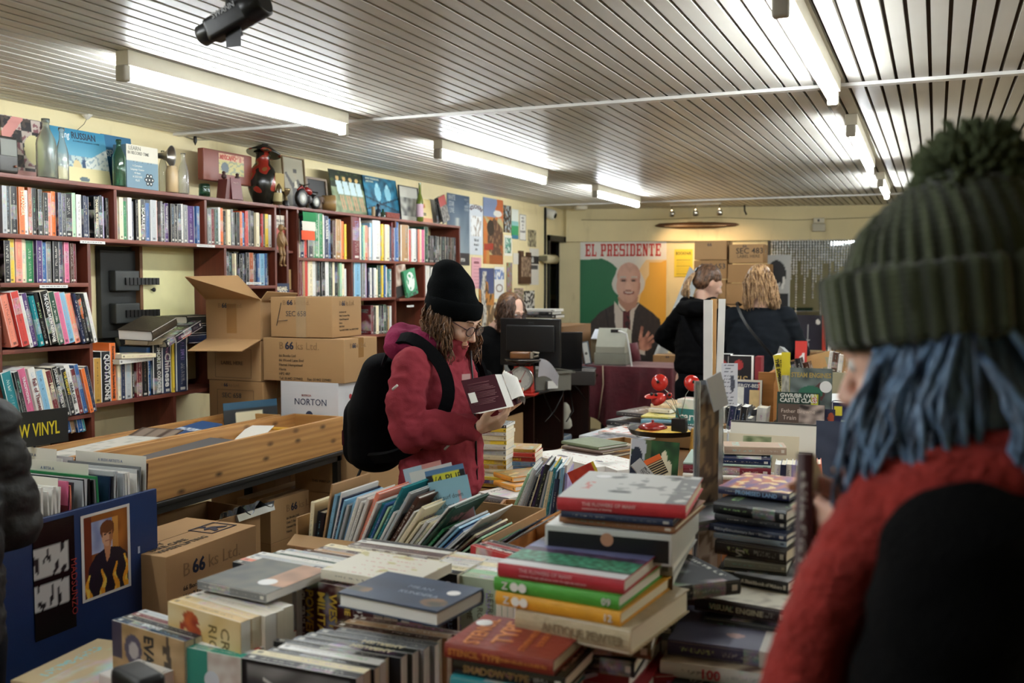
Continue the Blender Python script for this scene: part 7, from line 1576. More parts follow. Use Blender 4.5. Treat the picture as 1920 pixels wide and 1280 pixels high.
lp_=thing('laptop','open black laptop seen from behind with a round badge','laptop',M=frame((M[0][3],M[1][3],ZD+.10),ex=(M[0][0],M[1][0],0),ez=(0,0,1)))
b=MB(); b.box((0,0,.012),(w+.02,.012,.28),bev=.004,M=Matrix.Rotation(.22,4,'X')@Matrix.Identity(4)); b.build('lid',BP,lp_); b=MB(); b.box((0,.0,0),(w+.02,.22,.014),bev=.004); b.build('keyboard_base',BP,lp_)
b=MB(); b.lathe([(.018,0),(.018,.001)],20,M=frame((w*.6,.02,.13),ex=(1,0,0),ez=(0,-1,.2))); b.build('badge',mat('2e3033',.3),lp_)
b=MB(); b.box((0,0,0),(.34,.26,.098),bev=.003); b.build('box_stand',mat('2a2420',.6),None,frame((lp_.location.x-.02,lp_.location.y-.01,ZD+.001),ex=(1,.3,0),ez=(0,0,1)),label='low dark box under the laptop',cat='box')
# plastic trays
def trough(name,label,x,y,rz,w,d,h,col,z=ZD+.001,cat='tray'):
    o=thing(name,label,cat,(x,y,z),rz); b=MB(); t_=.005; k=.02
    for p in (((k,k,0),(w-k,k+t_,h)),((k,d-k-t_,0),(w-k,d-k,h)),((k,k,0),(k+t_,d-k,h)),((w-k-t_,k,0),(w-k,d-k,h)),((k,k,0),(w-k,d-k,t_))): b.box(*p)
    b.build('tub',mat(col,.5),o); b=MB(); 
    for p in (((0,0,h-.015),(w,k+t_,h)),((0,d-k-t_,h-.015),(w,d,h)),((0,0,h-.015),(k+t_,d,h)),((w-k-t_,0,h-.015),(w,d,h))): b.box(*p)
    b.build('rim',mat(col,.5),o); return o
p=at(1003,738,Z=ZD); o=trough('plastic_tray','grey plastic tray with a white label on the counter',p.x-.03,p.y+.03,.95,.34,.24,.13,'6c6a60'); b=MB(); b.box((.12,-.001,.02),(.2,.019,.07)); b.build('paper_label',ink('d8d8d2'),o)
p=at(1058,722,Z=ZD); trough('plastic_tray','darker grey plastic basket beside the labelled tray',p.x-.05,p.y+.05,1.1,.36,.22,.10,'565a5e')
fbook('white book with a red edge lying on the plastic basket',.2,.14,.03,(-2.62,7.25,ZD+.105),(-.3,1,0),(-1,-.3,0),'d8c9c4')
vs=[];fs=[]; P0=at(1012,672,d=6.3); P1=at(1048,698,d=6.3); n=10
b=MB(); 
for i in range(n+1):
    f=i/n; c=P0.lerp(P1,f)+V((0,0,.03*math.sin(f*PI)-.02*f)); vs+=[(c.x,c.y,c.z),(c.x-.02,c.y+.02,c.z-.12+.05*f)]
fs=[(2*i,2*i+1,2*i+3,2*i+2) for i in range(n)]; b.add(vs,fs,smooth=True); b.add([(x,y+.002,z) for x,y,z in vs],[tuple(reversed(f)) for f in fs]); b.build('paper_curl',mat('d6d8e0',.6),label='curling sheet of white paper on the grey tray',cat='paper')
for k,(pts_) in enumerate(([(1050,690),(1062,705),(1055,740),(1040,770),(1022,790)],[(1055,700),(1068,730),(1075,770),(1062,790)],[(1058,705),(1085,730),(1098,750)],[(1002,705),(1020,740),(1035,775),(1050,790)])):
    b=MB(); b.tube([at(x,y,X=-2.40-.01*k) for x,y in pts_],.005,6); b.build('black_cable',BLK,label=('first','second','third','fourth')[k]+' black cable hanging over the counter edge',cat='cable',group='cables over the counter edge')
fb('magazine lying on the counter left of the scale',(902,722),(948,725),.905,.018,.2,'s',hard=False)
# things behind the monitor
b=MB(); a=at(1050,604,d=8.1); c=at(1092,604,d=8.1)
hb=thing('shelf_unit','low wooden unit stacked with books behind the monitor','unit'); 
b.box((-3.35,7.5,0),(-2.75,8.2,a.z-.03)); b.build('carcass',mat('7c5a38',.6),hb)
for k,(c_,th,x0) in enumerate((('w',.03,0),('i',.03,.02),('k',.025,.05),('k',.025,.02),('w',.02,.04))):
    fbook(f'{NAM[c_]} book, {ordn(k)} up in the flat pile behind the monitor',.34,.22,th,(-3.3+x0+.4,7.6,a.z-.029+sum((.03,.03,.025,.025,.02)[:k])+.001*k),(-1,.1,0),(0,1,0),c_,True,group='flat books behind the monitor')
b=MB(); b.box((0,0,0),(.16,.12,.10),bev=.03); p=at(1048,640,d=7.7); b.build('white_crumpled_bag',mat('d0d4dc',.6),None,T(-3.0,7.18,ZD+.18),label='crumpled white bag behind the laptop',cat='bag')
b=MB(); b.box((0,0,0),(.3,.2,.178),bev=.003); b.build('paper_tray',mat('b9bcb8',.6),None,T(-3.1,7.12,ZD+.001),label='pale box of papers behind the laptop',cat='box')
# velvet covered table and till
VEL=mat('5e1422',.65,var=.6,vs=9.,bump=.6,bs=22,Sheen_Weight=.25)
vt=thing('side_table','plain side table hidden under the maroon velvet cloth','table'); ZV=.925
xv0,yv0=-2.55,7.75; xv1,yv1=-1.78,8.35
p=at(1086,684,Z=ZV); q_=at(1200,690,Z=ZV)
xv0=p.x; yv0=p.y; xv1=xv0+.78; yv1=yv0+.55
b=MB(); b.box((xv0,yv0,ZV-.03),(xv1,yv1,ZV-.004)); b.build('tabletop',BLK,vt)
for x in (xv0+.03,xv1-.06):
    for y in (yv0+.03,yv1-.06): b=MB(); b.box((x,y,0),(x+.03,y+.03,ZV-.03)); b.build('leg',BLK,vt)
b=MB(); vs=[];fs=[]; ring=[]; P=[(xv0,yv0),(xv1,yv0),(xv1,yv1),(xv0,yv1)]
for k in range(4):
    a,c=P[k],P[(k+1)%4]; nn=((0,-1),(1,0),(0,1),(-1,0))[k]
    for i in range(60): f=i/60; ring.append((a[0]+(c[0]-a[0])*f,a[1]+(c[1]-a[1])*f,nn,f,k))
m_=len(ring)
for lv in range(9):
    for i,(x,y,nn,f,k) in enumerate(ring):
        drop=.50-.40*abs(f-.35) if k==0 else (.5-.3*f if k==1 else .4)
        z=ZV-drop*lv/8; o=.004+(.06*(1-abs(math.sin(i*.26+lv*.05+1.2*math.sin(i*.11))))+.012)*(lv/8)**.8; vs.append((x+nn[0]*o,y+nn[1]*o,z))
for lv in range(8):
    for i in range(m_): fs.append((lv*m_+i,(lv+1)*m_+i,(lv+1)*m_+(i+1)%m_,lv*m_+(i+1)%m_))
b.add(vs,fs,smooth=True); b.add(vs[:m_],[tuple(range(m_))]); b.build('velvet_cloth',VEL,label='maroon crushed velvet cloth draped over the side table',cat='tablecloth')
b=MB(); p=at(1170,640,d=8.35); b.tube([(p.x-.02,p.y,ZV+.01),(p.x,p.y,p.z),(p.x+.07,p.y,p.z-.03),(p.x+.1,p.y,ZV+.02)],[.05,.06,.055,.05],12); b.build('velvet_bundle',VEL,label='bundled end of maroon velvet beside the till',cat='cloth')
tl_=thing('cash_register','beige till with a curling paper roll strip on the velvet table','till'); p=at(1112,684,Z=ZV+.002); M=frame((p.x,p.y+.02,ZV+.002),ex=(1,.1,0),ez=(0,0,1)); tl_.matrix_world=M
TB=mat('8f9082',.5)
b=MB(); b.box((0,0,0),(.27,.3,.10),bev=.01); b.build('drawer_case',TB,tl_)
b=MB(); b.prism([(0,0),(.3,0),(.3,.17),(.12,.20),(0,.05)],.24,M=frame((.015,.0,.10),ex=(0,1,0),ez=(1,0,0))); b.build('keyboard_housing',mat('a8a898',.45),tl_)
b=MB(); b.box((.12,.09,.24),(.2,.11,.29),bev=.004); b.build('display',BLK,tl_)
b=MB(); b.tube([(.2,.02,.28),(.27,.0,.26),(.3,-.02,.12),(.32,-.03,0),(.28,-.04,-.05),(.24,-.04,-.02)],.010,4); b.build('paper_strip',mat('dcdcd8',.5),tl_)
for k in range(2):
    M=frame((p.x-.14+.075*k,p.y-.02,ZV+.002),ex=(1,.1,0),ez=(-.22,.1,1)); o=thing('leaflet_holder',('left' if k==0 else 'right')+' of two grey holders with white cards before the till','leaflet holder',M=M)
    b=MB(); b.box((0,0,0),(.055,.03,.19),bev=.002); b.build('holder',mat('5c6670',.5),o); b=MB(); b.box((.008,-.002,.01),(.05,0,.18)); q=b.build('card',mat('c8c9c4',.5),o); b=MB(); b.lathe([(.012,0),(.012,.0005)],14,M=T(.028,-.0022,.09)@Matrix.Rotation(PI/2,4,'X')); b.build('printed_face',ink('5a5a58'),q)
b=MB(); b.lathe([(.024,0),(.026,.02),(.026,.08),(.012,.11),(.008,.13)],16,M=T(p.x-.2,p.y+.08,ZV+.002)); b.build('yellow_bottle',mat('c9bc1e',.35),label='small yellow bottle at the velvet table corner',cat='bottle')
b=MB(); b.box((0,0,0),(.26,.2,.02)); 
for k in range(3): pass
fl2=printed('paper_pile',.24,.3,lambda u,v:'c9cdd6',frame((p.x-.1,p.y+.24,ZV+.2),ex=(1,.2,0),ey=(.1,.9,.2)),8,.004,label='white papers stacked behind the till',cat='paper')
b=MB(); b.box((0,0,0),(.3,.2,.19)); b.build('card_box',mat('9a8a68',.6),None,T(p.x-.12,p.y+.3,ZV+.002),label='tan box behind the till under the white papers',cat='box')
b=MB(); b.tube([at(1130,685,Y=yv0-.05),at(1131,720,Y=yv0-.06),at(1126,755,Y=yv0-.07),at(1122,785,Y=yv0-.06)],.006,6); b.build('cream_cable',mat('b09a80',.6),label='cream cable dangling down the velvet cloth',cat='cable')
# ceiling projector camera
pj=thing('cctv_camera','black cylindrical cctv camera hanging from the ceiling','security camera'); c=at(438,34,Z=2.24); pj.location=c
ax=(RT*.86+UP*.33-FW*.35).normalized()
M=frame((0,0,0),ex=FW,ez=ax)
b=MB(); b.box((-.026,-.03,-.075),(.03,.026,.075),bev=.012,M=M); b.build('housing',mat('0e0e10',.4),pj)
b=MB(); b.lathe([(.02,-.105),(.026,-.1),(.026,-.07)],20,M=M); b.build('lens_hood',mat('1c1d1f',.35),pj)
b=MB(); b.lathe([(.036,.045),(.037,.05),(.037,.09),(.03,.095)],20,M=M); b.build('end_cap',mat('17181a',.35),pj)
b=MB(); b.tube([(0,0,.02),(-.03,0,.07),(-.04,.0,CZ-c.z-.006)],.007); b.build('bracket',mat('2a2a2c',.4,.4),pj)
b=MB(); b.box((-.02,-.005,-.07),(.024,-.004,.07)); b.tube([(0,0,0),(0,-.045,0)],.008,8,M=M@T(0,0,.0)); b.build('mount_stud',mat('2a2a2c',.4,.4),pj)
word('SWANN',.019,ink('b8babe'),pj,M@T(-.0275,.012,-.04)@frame((0,0,0),ex=(0,0,1),ey=(0,1,0)),'maker_lettering',.02)
# ================================================================ PEOPLE
def ico(n=2):
    bm=bmesh.new(); bmesh.ops.create_icosphere(bm,subdivisions=n,radius=1); v=[x.co.copy() for x in bm.verts]; bm.free(); return v
ICO=ico(2); ICO3=ico(3)
def rad(r): return r if isinstance(r,(tuple,list)) else (r,r,r)
def hullinto(bm,ells,X=None):
    tmp=bmesh.new()
    for e in ells:
        c=V(e[:3]); r=rad(e[3])
        for q in (ICO3 if max(r)>.05 else ICO):
            p=c+V((q.x*r[0],q.y*r[1],q.z*r[2])); tmp.verts.new(X@p if X is not None else p)
    g=bmesh.ops.convex_hull(tmp,input=tmp.verts[:],use_existing_faces=False)
    bmesh.ops.delete(tmp,geom=[v for v in tmp.verts if not v.link_faces],context='VERTS')
    tmp.verts.index_update(); vs=[bm.verts.new(v.co) for v in tmp.verts]
    for f in tmp.faces:
        try: bm.faces.new([vs[v.index] for v in f.verts])
        except ValueError: pass
    tmp.free()
def blob(name,chains,m,parent=None,voxel=.008,smooth=4,disp=None,M=None,X=None,**p):
    """one continuous skin grown over a skeleton of tapering limbs; a chain is a list of (x,y,z,r); a chain in a tuple ('h',[...]) is one hull"""
    bm=bmesh.new()
    for ch in chains:
        xf=X
        if isinstance(ch,tuple): 
            hullinto(bm,ch[1],ch[2] if len(ch)>2 else X); continue
        if len(ch)==1: hullinto(bm,ch,xf)
        for a,b_ in zip(ch,ch[1:]): hullinto(bm,[a,b_],xf)
    me=bpy.data.meshes.new('t'); bm.to_mesh(me); bm.free(); o=bpy.data.objects.new('t',me); COL.objects.link(o)
    r=o.modifiers.new('r','REMESH'); r.mode='VOXEL'; r.voxel_size=voxel; r.use_smooth_shade=True
    s_=o.modifiers.new('s','SMOOTH'); s_.iterations=smooth; s_.factor=.5
    me2=bpy.data.meshes.new_from_object(o.evaluated_get(bpy.context.evaluated_depsgraph_get())); bpy.data.objects.remove(o)
    if disp:
        nn=[v.normal.copy() for v in me2.vertices]
        for v,n in zip(me2.vertices,nn): v.co+=n*disp(v.co,n)
    me2.name=name; me2.materials.clear(); me2.materials.append(m)
    for f in me2.polygons: f.use_smooth=True
    o=bpy.data.objects.new(name,me2); COL.objects.link(o)
    if parent is not None: o.parent=parent
    if M is not None: o.matrix_world=M
    return tagp(o,**p)
def skinm(c='c99a84'):
    t=NT('skin'); o=t.obj(); a=t.mix(t.noise(o,14,3),tuple(x*.9 for x in hx(c)),hx(c)); t.bump(t.noise(o,180,2),.06,.001)
    return t.fin(a,.5,Subsurface_Weight=.12,Subsurface_Radius=(.02,.008,.004),Subsurface_Scale=.5)
SKIN=skinm('dfb7a0'); SKIN2=skinm('dfb49e')
def cloth(c,bump=.25,bs=220,var=.12,rough=.9): return mat(c,rough,var=var,vs=6,bump=bump,bs=bs,Specular_IOR_Level=.12)
def knit(c,c2,rib=60,axis='ang'):
    t=NT('knitted_wool'); o=t.obj(); sp=t.new('ShaderNodeSeparateXYZ'); t.put(sp.inputs[0],o)
    an=t.m_('ARCTAN2',sp.outputs[1],sp.outputs[0]); w=t.m_('SINE',t.m_('MULTIPLY',an,float(rib))); st=t.m_('SINE',t.m_('MULTIPLY',sp.outputs[2],900.))
    h=t.m_('ADD',w,t.m_('MULTIPLY',st,.3)); h=t.m_('ADD',h,t.m_('MULTIPLY',t.noise(o,220,2),.6))
    c_=t.mix(t.m_('MULTIPLY_ADD',w,.35,.5),hx(c2),hx(c)); t.bump(h,.6,.004); return t.fin(c_,.95,Sheen_Weight=.3)
def head_chains(H,neck=None):
    """head in its own frame, x forward, origin between the ears; H maps it into the body frame"""
    h=[('h',[(-.012,0,.03,(.094,.076,.088)),(.005,0,.0,(.09,.073,.08))],H),('h',[(.03,0,-.03,(.062,.058,.06)),(.045,0,-.085,(.036,.036,.026))],H),
       ('h',[(.074,0,-.100,.017),(.05,.022,-.088,.022),(.05,-.022,-.088,.022)],H),('h',[(.093,0,.0,.007),(.116,0,-.035,.0095)],H),('h',[(.105,.011,-.040,.0075),(.105,-.011,-.040,.0075),(.112,0,-.038,.009)],H),
       ('h',[(.086,.028,.02,.010),(.091,.008,.016,.008)],H),('h',[(.086,-.028,.02,.010),(.091,-.008,.016,.008)],H),('h',[(.064,.036,-.035,.024)],H),('h',[(.064,-.036,-.035,.024)],H),
       ('h',[(.090,.016,-.066,.005),(.097,0,-.063,.0055),(.090,-.016,-.066,.005)],H),('h',[(.088,.013,-.075,.0055),(.094,0,-.076,.0065),(.088,-.013,-.075,.0055)],H)]
    for s in (1,-1): h.append(('h',[(-.002,.077*s,.008,(.014,.006,.02)),(-.004,.075*s,-.022,(.009,.006,.012))],H))
    for s in (1,-1): h.append(('h',[(.076,.030*s,-.001,.0125)],H))
    return h
def hand_chains(w,d,n,thumb=1,curl=(.5,.5,.5,.5),k=1.,spread=.0,tc=.3):
    d=V(d).normalized(); n=V(n).normalized(); n=(n-d*n.dot(d)).normalized(); s=d.cross(n)*thumb; w=V(w); R_=[]
    def P(p,r): return (p.x,p.y,p.z,r)
    R_.append(('h',[P(w,.024*k),P(w+d*.03*k+s*.012,.019*k),P(w+d*.03*k-s*.014,.018*k)]))
    R_.append(('h',[P(w+d*.03*k+s*.02,.015*k),P(w+d*.03*k-s*.02,.014*k),P(w+d*.085*k+s*.031*k,.0105*k),P(w+d*.08*k-s*.03*k,.0095*k)]))
    for i,L in enumerate((.070,.078,.072,.057)):
        b0=w+d*(.088-.004*abs(i-1))*k+s*(.030-.0205*i)*k; dd=(d+s*spread*(1.5-i)).normalized(); ax=n; ang=0; pts=[P(b0,.0092*k)]
        for j,f in enumerate((.45,.31,.24)):
            ang+=curl[i]*(1 if j==0 else 1.15); v=dd*math.cos(ang)+n*math.sin(ang); b0=b0+v*L*f*k; pts.append(P(b0,(.0084,.0078,.0066)[j]*k))
        R_.append(pts)
    t0=w+d*.028*k+s*.024*k; t1=t0+(d*.6+s*.7+n*.35).normalized()*.034*k; t2=t1+(d*.85+s*.25+n*tc*1.2).normalized()*.03*k; t3=t2+(d*.9-s*.1+n*tc*1.5).normalized()*.024*k
    R_.append([P(t0,.0145*k),P(t1,.0115*k),P(t2,.010*k),P(t3,.0082*k)]); return R_
def wrink(amp,sc,seed=0.,dirn=(1,1,2.2)):
    def f(co,n):
        a=noise.noise(V((co.x*sc*dirn[0]+seed,co.y*sc*dirn[1],co.z*sc*dirn[2]))); b_=noise.noise(V((co.x*sc*2.3+seed,co.y*sc*2.3,co.z*sc*3.1)))
        return amp*((1-abs(a)*2.2)*.7+b_*.5)
    return f
def hair(name,parent,M_,locks,m,r=.005,seg=9,wave=.008,seed=1):
    RR=random.Random(seed); b=MB()
    for (p0,p1,sag,out) in locks:
        p0=V(p0);p1=V(p1);out=V(out); ph=RR.uniform(0,6.3); am=wave*RR.uniform(.5,1.3); fr=RR.uniform(1.5,2.6); pts=[]; rr=[]
        q=V((RR.uniform(-1,1),RR.uniform(-1,1),0)).normalized()
        for i in range(seg+1):
            f=i/seg; c=p0.lerp(p1,f)+out*math.sin(f*PI)*sag+q*am*math.sin(ph+f*fr*6.3)*min(1,f*2); pts.append(c); rr.append(r*(1.15-.85*f**1.5))
        b.tube(pts,rr,6)
    o=b.build(name,m,parent)
    if M_ is not None: o.matrix_basis=M_
    return o
def hairm(c1,c2,rough=.45):
    t=NT('hair'); o=t.obj(); return t.fin(t.mix(t.ramp(t.noise(t.scale(o,(30,30,4)),3,3),[(.35,'000000'),(.65,'ffffff')]),hx(c1),hx(c2)),rough)
def glasses(parent,H,col='1a1412',r=.0019,w=.024,h=.0175):
    b=MB()
    for s in (1,-1):
        pts=[(.109-abs(math.cos(a))*.004*(1 if math.cos(a)*s>0 else .2),s*.032+math.cos(a)*w,-.004+math.sin(a)*h) for a in [2*PI*k/20 for k in range(21)]]; b.tube(pts,r,6)
        b.tube([(.104,s*(.032+w),.002),(.06,s*.078,.004),(.0,s*.082,.006),(-.012,s*.08,-.01)],r,6)
    b.tube([(.112,.009,.0),(.116,0,.003),(.112,-.009,.0)],r,6); o=b.build('glasses',mat(col,.25),parent); o.matrix_basis=H
    b=MB()
    for s in (1,-1): b.lathe([(w*.97,0),(w*.97,.001)],20,sy=h/w,M=frame((.108,s*.032,-.004),ex=(0,1,0),ez=(1,0,0)))
    q=b.build('lens',glassm('e6dfe0',.02),o); return o
def eyes(parent,H,open_=True):
    for s in (1,-1):
        b=MB()
        if open_:
            b.lathe([(.001,.0118),(.006,.0102),(.0105,.005),(.0118,0)],16,M=frame((.0775,s*.030,-.001),ex=(0,1,0),ez=(1,0,-.1)),cap=False); q=b.build('eye',mat('d6d2cc',.2),parent); q.matrix_basis=H
            c=MB(); c.lathe([(.005,.0112),(.001,.0122)],14,M=frame((.0775,s*.030,-.001),ex=(0,1,0),ez=(1,0,-.1))); c.build('iris',mat('2a2018',.15),q)
        else:
            b.tube([(.0845,s*(.030+.011*c),-.006-.003*math.cos(c*1.5)) for c in (-1,-.6,-.2,.2,.6,1)],.0011,5); q=b.build('lashes',BLK,parent); q.matrix_basis=H
def brows(parent,H,m):
    b=MB()
    for s in (1,-1): b.tube([(.0985,s*.014,.021),(.0975,s*.028,.027),(.086,s*.046,.021)],[.0025,.003,.0015],6)
    o=b.build('eyebrows',m,parent); o.matrix_basis=H; return o
def lipsm(parent,H,c='a8605a'):
    b=MB(); b.tube([(.091,.019,-.070),(.1025,.006,-.066),(.1035,0,-.0675),(.1025,-.006,-.066),(.091,-.019,-.070)],[.001,.0032,.003,.0032,.001],6); b.tube([(.091,.016,-.072),(.1,0,-.0765),(.091,-.016,-.072)],[.001,.0042,.001],6)
    o=b.build('lips',mat(c,.45),parent); o.matrix_basis=H
def Hm(x,y,z,pitch=0.,yaw=0.,roll=0.): return T(x,y,z)@Rz(yaw)@Matrix.Rotation(pitch,4,'Y')@Matrix.Rotation(roll,4,'X')
# ---------------------------------------------------------------- reader in the red jacket
PM=T(-1.614,3.116,-.004)@Matrix.Diagonal((.93,.93,1.,1.))
H=Hm(.075,-.005,1.492,.50,-.12)
sh=1.345
legs=lambda w=.09:[[(0,w,.90,(.10,.095,.11)),(.0,w+.01,.5,.062),(-.01,w+.01,.09,.042),(.09,w+.02,.04,(.075,.04,.035))],[(0,-w,.90,(.10,.095,.11)),(.02,-w-.01,.5,.062),(.0,-w-.01,.09,.042),(.10,-w-.02,.04,(.075,.04,.035))]]
WR=(.240,-.168,1.126); WL=(.25,.04,1.175)
ch=head_chains(H)+[[(.055,0,1.43,.05),(.02,0,1.34,.055)],[(.0,0,1.28,(.10,.15,.09)),(.0,0,.98,(.10,.14,.1))]]+legs()+\
   [[(.0,-.16,1.31,.05),(.0,-.20,1.08,.038),WR+(.026,)],[(.0,.16,1.31,.05),(.05,.20,1.09,.038),WL+(.026,)]]+\
   hand_chains(WR,(.90,.30,.22),(-.15,.5,.85),1,(.45,.5,.6,.75),tc=.25)+hand_chains(WL,(.75,-.5,.1),(.0,-.5,.8),-1,(.5,.55,.6,.7))
rd=blob('person',ch,SKIN,None,.0045,3,M=PM,label='woman in black beanie and red jacket reading a maroon book',cat='person')
JK=cloth('8c343f',.15,260,.1); LIN=cloth('8a2c50',.3,180)
jk=[('h',[(-.01,.0,1.33,(.10,.17,.06)),(.0,0,1.18,(.135,.195,.1))]),('h',[(.0,0,1.2,(.135,.195,.1)),(.02,0,1.0,(.145,.185,.1))]),('h',[(.02,0,1.0,(.145,.185,.1)),(.02,0,.90,(.15,.195,.06))]),
    [(-.01,-.175,1.315,.07),(-.01,-.232,1.20,.068),(.02,-.245,1.105,.062),(.11,-.225,1.125,.055),(.22,-.175,1.127,.04)],[(-.01,.175,1.315,.07),(.02,.23,1.10,.062),(.12,.2,1.12,.055),(.23,.06,1.168,.042)],
    [(.03,0,1.36,(.075,.095,.05)),(.05,0,1.395,(.07,.085,.03))]]
def jd(co,n):
    w=wrink(.009,9,3.)(co,n)+wrink(.004,24,7.,(1,1,1.6))(co,n)
    if co.y<-.15 and co.z<1.25: w+=.005*math.sin(co.x*70+co.z*60)*max(0,min(1,(1.25-co.z)*8))
    return w
j=blob('jacket',jk,JK,rd,.007,3,jd)
hood=blob('hood',[[(-.11,-.11,1.385,.05),(-.15,0,1.40,.06),(-.11,.11,1.385,.05)],[(-.10,-.10,1.37,.045),(-.02,-.115,1.40,.038),(.05,-.08,1.39,.025)],[(-.10,.10,1.37,.045),(-.02,.11,1.40,.038),(.05,.08,1.39,.025)],[(-.07,0,1.40,(.06,.09,.04))]],LIN,rd,.007,3,wrink(.007,12,8.))
b=MB(); b.tube([(.145,-.01,1.37),(.155,-.01,1.25),(.165,-.01,1.1),(.17,-.01,.92)],.004,6); b.build('zip',BLK,j)
for pts_ in ([(.14,-.215,1.055),(.165,-.225,1.075),(.185,-.215,1.09)],[(-.02,-.303,1.255),(.0,-.302,1.27)]):
    b=MB(); b.tube(pts_,.0045,5); b.build('reflective_piping',ink('d8d4cc'),j)
b=MB(); b.box((0,0,0),(.001,.035,.02)); q=b.build('chest_emblem',ink('c9a8a4'),j); q.matrix_basis=T(.150,-.095,1.275)@Rz(-.6)
blob('cuff',[[(.217,-.175,1.125,.032),(.231,-.171,1.125,.031)],[(.222,.066,1.168,.036),(.24,.05,1.172,.034)]],BLK,j,.006,2)
tr_=blob('trousers',[('h',[(.0,0,.93,(.13,.17,.05)),(.0,0,.85,(.13,.17,.08))]),[(0,.085,.86,(.11,.1,.1)),(.0,.1,.5,.082),(-.01,.1,.12,.062)],[(0,-.085,.86,(.11,.1,.1)),(.02,-.1,.5,.082),(.0,-.1,.12,.062)]],cloth('17181c'),rd,.012,3,wrink(.005,8))
for s in(1,-1): blob('shoe',[[(-.03,s*.105,.05,.05),(.06,s*.11,.045,(.07,.045,.035)),(.13,s*.115,.035,(.05,.04,.025))]],BLK,rd,.01,2)
# beanie
KN=mat('05080a',.95,var=.2,vs=30,bump=.4,bs=420,Specular_IOR_Level=.1)
Hh=H@Matrix.Rotation(-.30,4,'Y')
bn=blob('beanie',[('h',[(-.016,0,.052,(.108,.088,.068)),(-.04,0,.115,(.088,.078,.06))]),('h',[(-.035,0,.12,(.086,.076,.06)),(-.06,.0,.17,(.058,.055,.036))])],KN,None,.006,4,wrink(.003,11,2.),M=None)
bn.parent=rd; bn.matrix_basis=Hh@T(.008,0,-.028)@Matrix.Scale(1.03,4)
b=MB(); b.lathe([(.104,0.0),(.111,.006),(.113,.03),(.110,.052),(.102,.056)],48,sy=.83,cap=False); q=b.build('cuff',KN,bn); q.matrix_basis=T(-.015,0,.028)
HB=hairm('3a2418','86603f')
lk=[]
RR=random.Random(5)
def dwn(x,y,z,L,p,yo=1.25): return (x+L*math.sin(p)+RR.uniform(-.02,.02),y*yo+RR.uniform(-.014,.014),z-L*math.cos(p))
for s,n_ in ((-1,260),(1,150)):
    for k in range(n_):
        x=-.08+(.10 if s<0 else .12)*RR.random(); y=s*(.066+.010*RR.random()); lk.append(((x,y,.03),dwn(x,y,.03,RR.uniform(.12,.19),.50,1.15),.02*RR.random(),(0.3,s,0)))
for k in range(110): y=RR.uniform(-.07,.07); lk.append(((-.088,y,.0),dwn(-.085,y,.0,RR.uniform(.09,.14),.5),.02,(-1,0,0)))
hh=hair('hair',rd,H,lk,HB,.0030,14,.015)
blob('hair_mass',[('h',[(-.04,0,-.01,(.06,.078,.05)),(-.05,0,-.08,(.05,.078,.04))])],HB,hh,.008,3)
glasses(rd,H,'3a1c22'); eyes(rd,H,False); brows(rd,H,HB); lipsm(rd,H)
# backpack
bp=thing('backpack','black rucksack on the back of the woman in red','backpack',M=PM)
BPM=cloth('07070a',.2,300)
blob('bag_body',[('h',[(-.225,0,1.30,(.07,.13,.05)),(-.245,-.01,1.15,(.10,.165,.08))]),('h',[(-.245,-.01,1.15,(.10,.165,.08)),(-.26,0,.99,(.10,.15,.07))]),('h',[(-.33,0,1.12,(.045,.12,.08)),(-.335,0,1.0,(.05,.11,.06))])],BPM,bp,.008,4,wrink(.005,7,4.))
def strap(pts,w,nm='strap',m=None,par=None,tk=.006,ref=None):
    b=MB(); P=[V(p) for p in pts]; vs=[];fs=[]
    Q=[]; 
    for i in range(len(P)-1):
        for k in range(5):
            t_=k/5; p0=P[max(i-1,0)];p1=P[i];p2=P[i+1];p3=P[min(i+2,len(P)-1)]
            Q.append(.5*((2*p1)+(p2-p0)*t_+(2*p0-5*p1+4*p2-p3)*t_*t_+(3*p1-p0-3*p2+p3)*t_**3))
    Q.append(P[-1]); C0=V(ref) if ref else V((0,0,1.25))
    for i,p in enumerate(Q):
        d=(Q[min(i+1,len(Q)-1)]-Q[max(i-1,0)]).normalized(); o_=(p-C0); o_=(o_-d*o_.dot(d)).normalized(); s=d.cross(o_)
        for a,c in ((-1,0),(1,0),(1,1),(-1,1)): vs.append(p+s*w*.5*a+o_*tk*c)
    for i in range(len(Q)-1):
        for k in range(4): fs.append((4*i+k,4*i+(k+1)%4,4*i+4+(k+1)%4,4*i+4+k))
    fs+=[(0,3,2,1),tuple(4*(len(Q)-1)+k for k in range(4))]
    b.add(vs,fs,smooth=False); return b.build(nm,m or BPM,par)
for s in (-1,1): strap([(-.17,s*.10,1.32),(-.11,s*.125,1.395),(-.02,s*.145,1.408),(.09,s*.150,1.33),(.125,s*.160,1.22),(.07,s*.200,1.10),(-.05,s*.21,1.03),(-.19,s*.16,1.0)],.045,'strap',BPM,bp,.012)
b=MB(); b.tube([(-.30,-.05,.95),(-.32,-.06,.90),(-.31,-.05,.87)],.006); b.build('dangling_buckle',BLK,bp); b=MB(); b.box((-.36,-.11,1.02),(-.335,-.06,1.08),bev=.01); b.build('pocket_patch',cloth('3c1620'),bp)
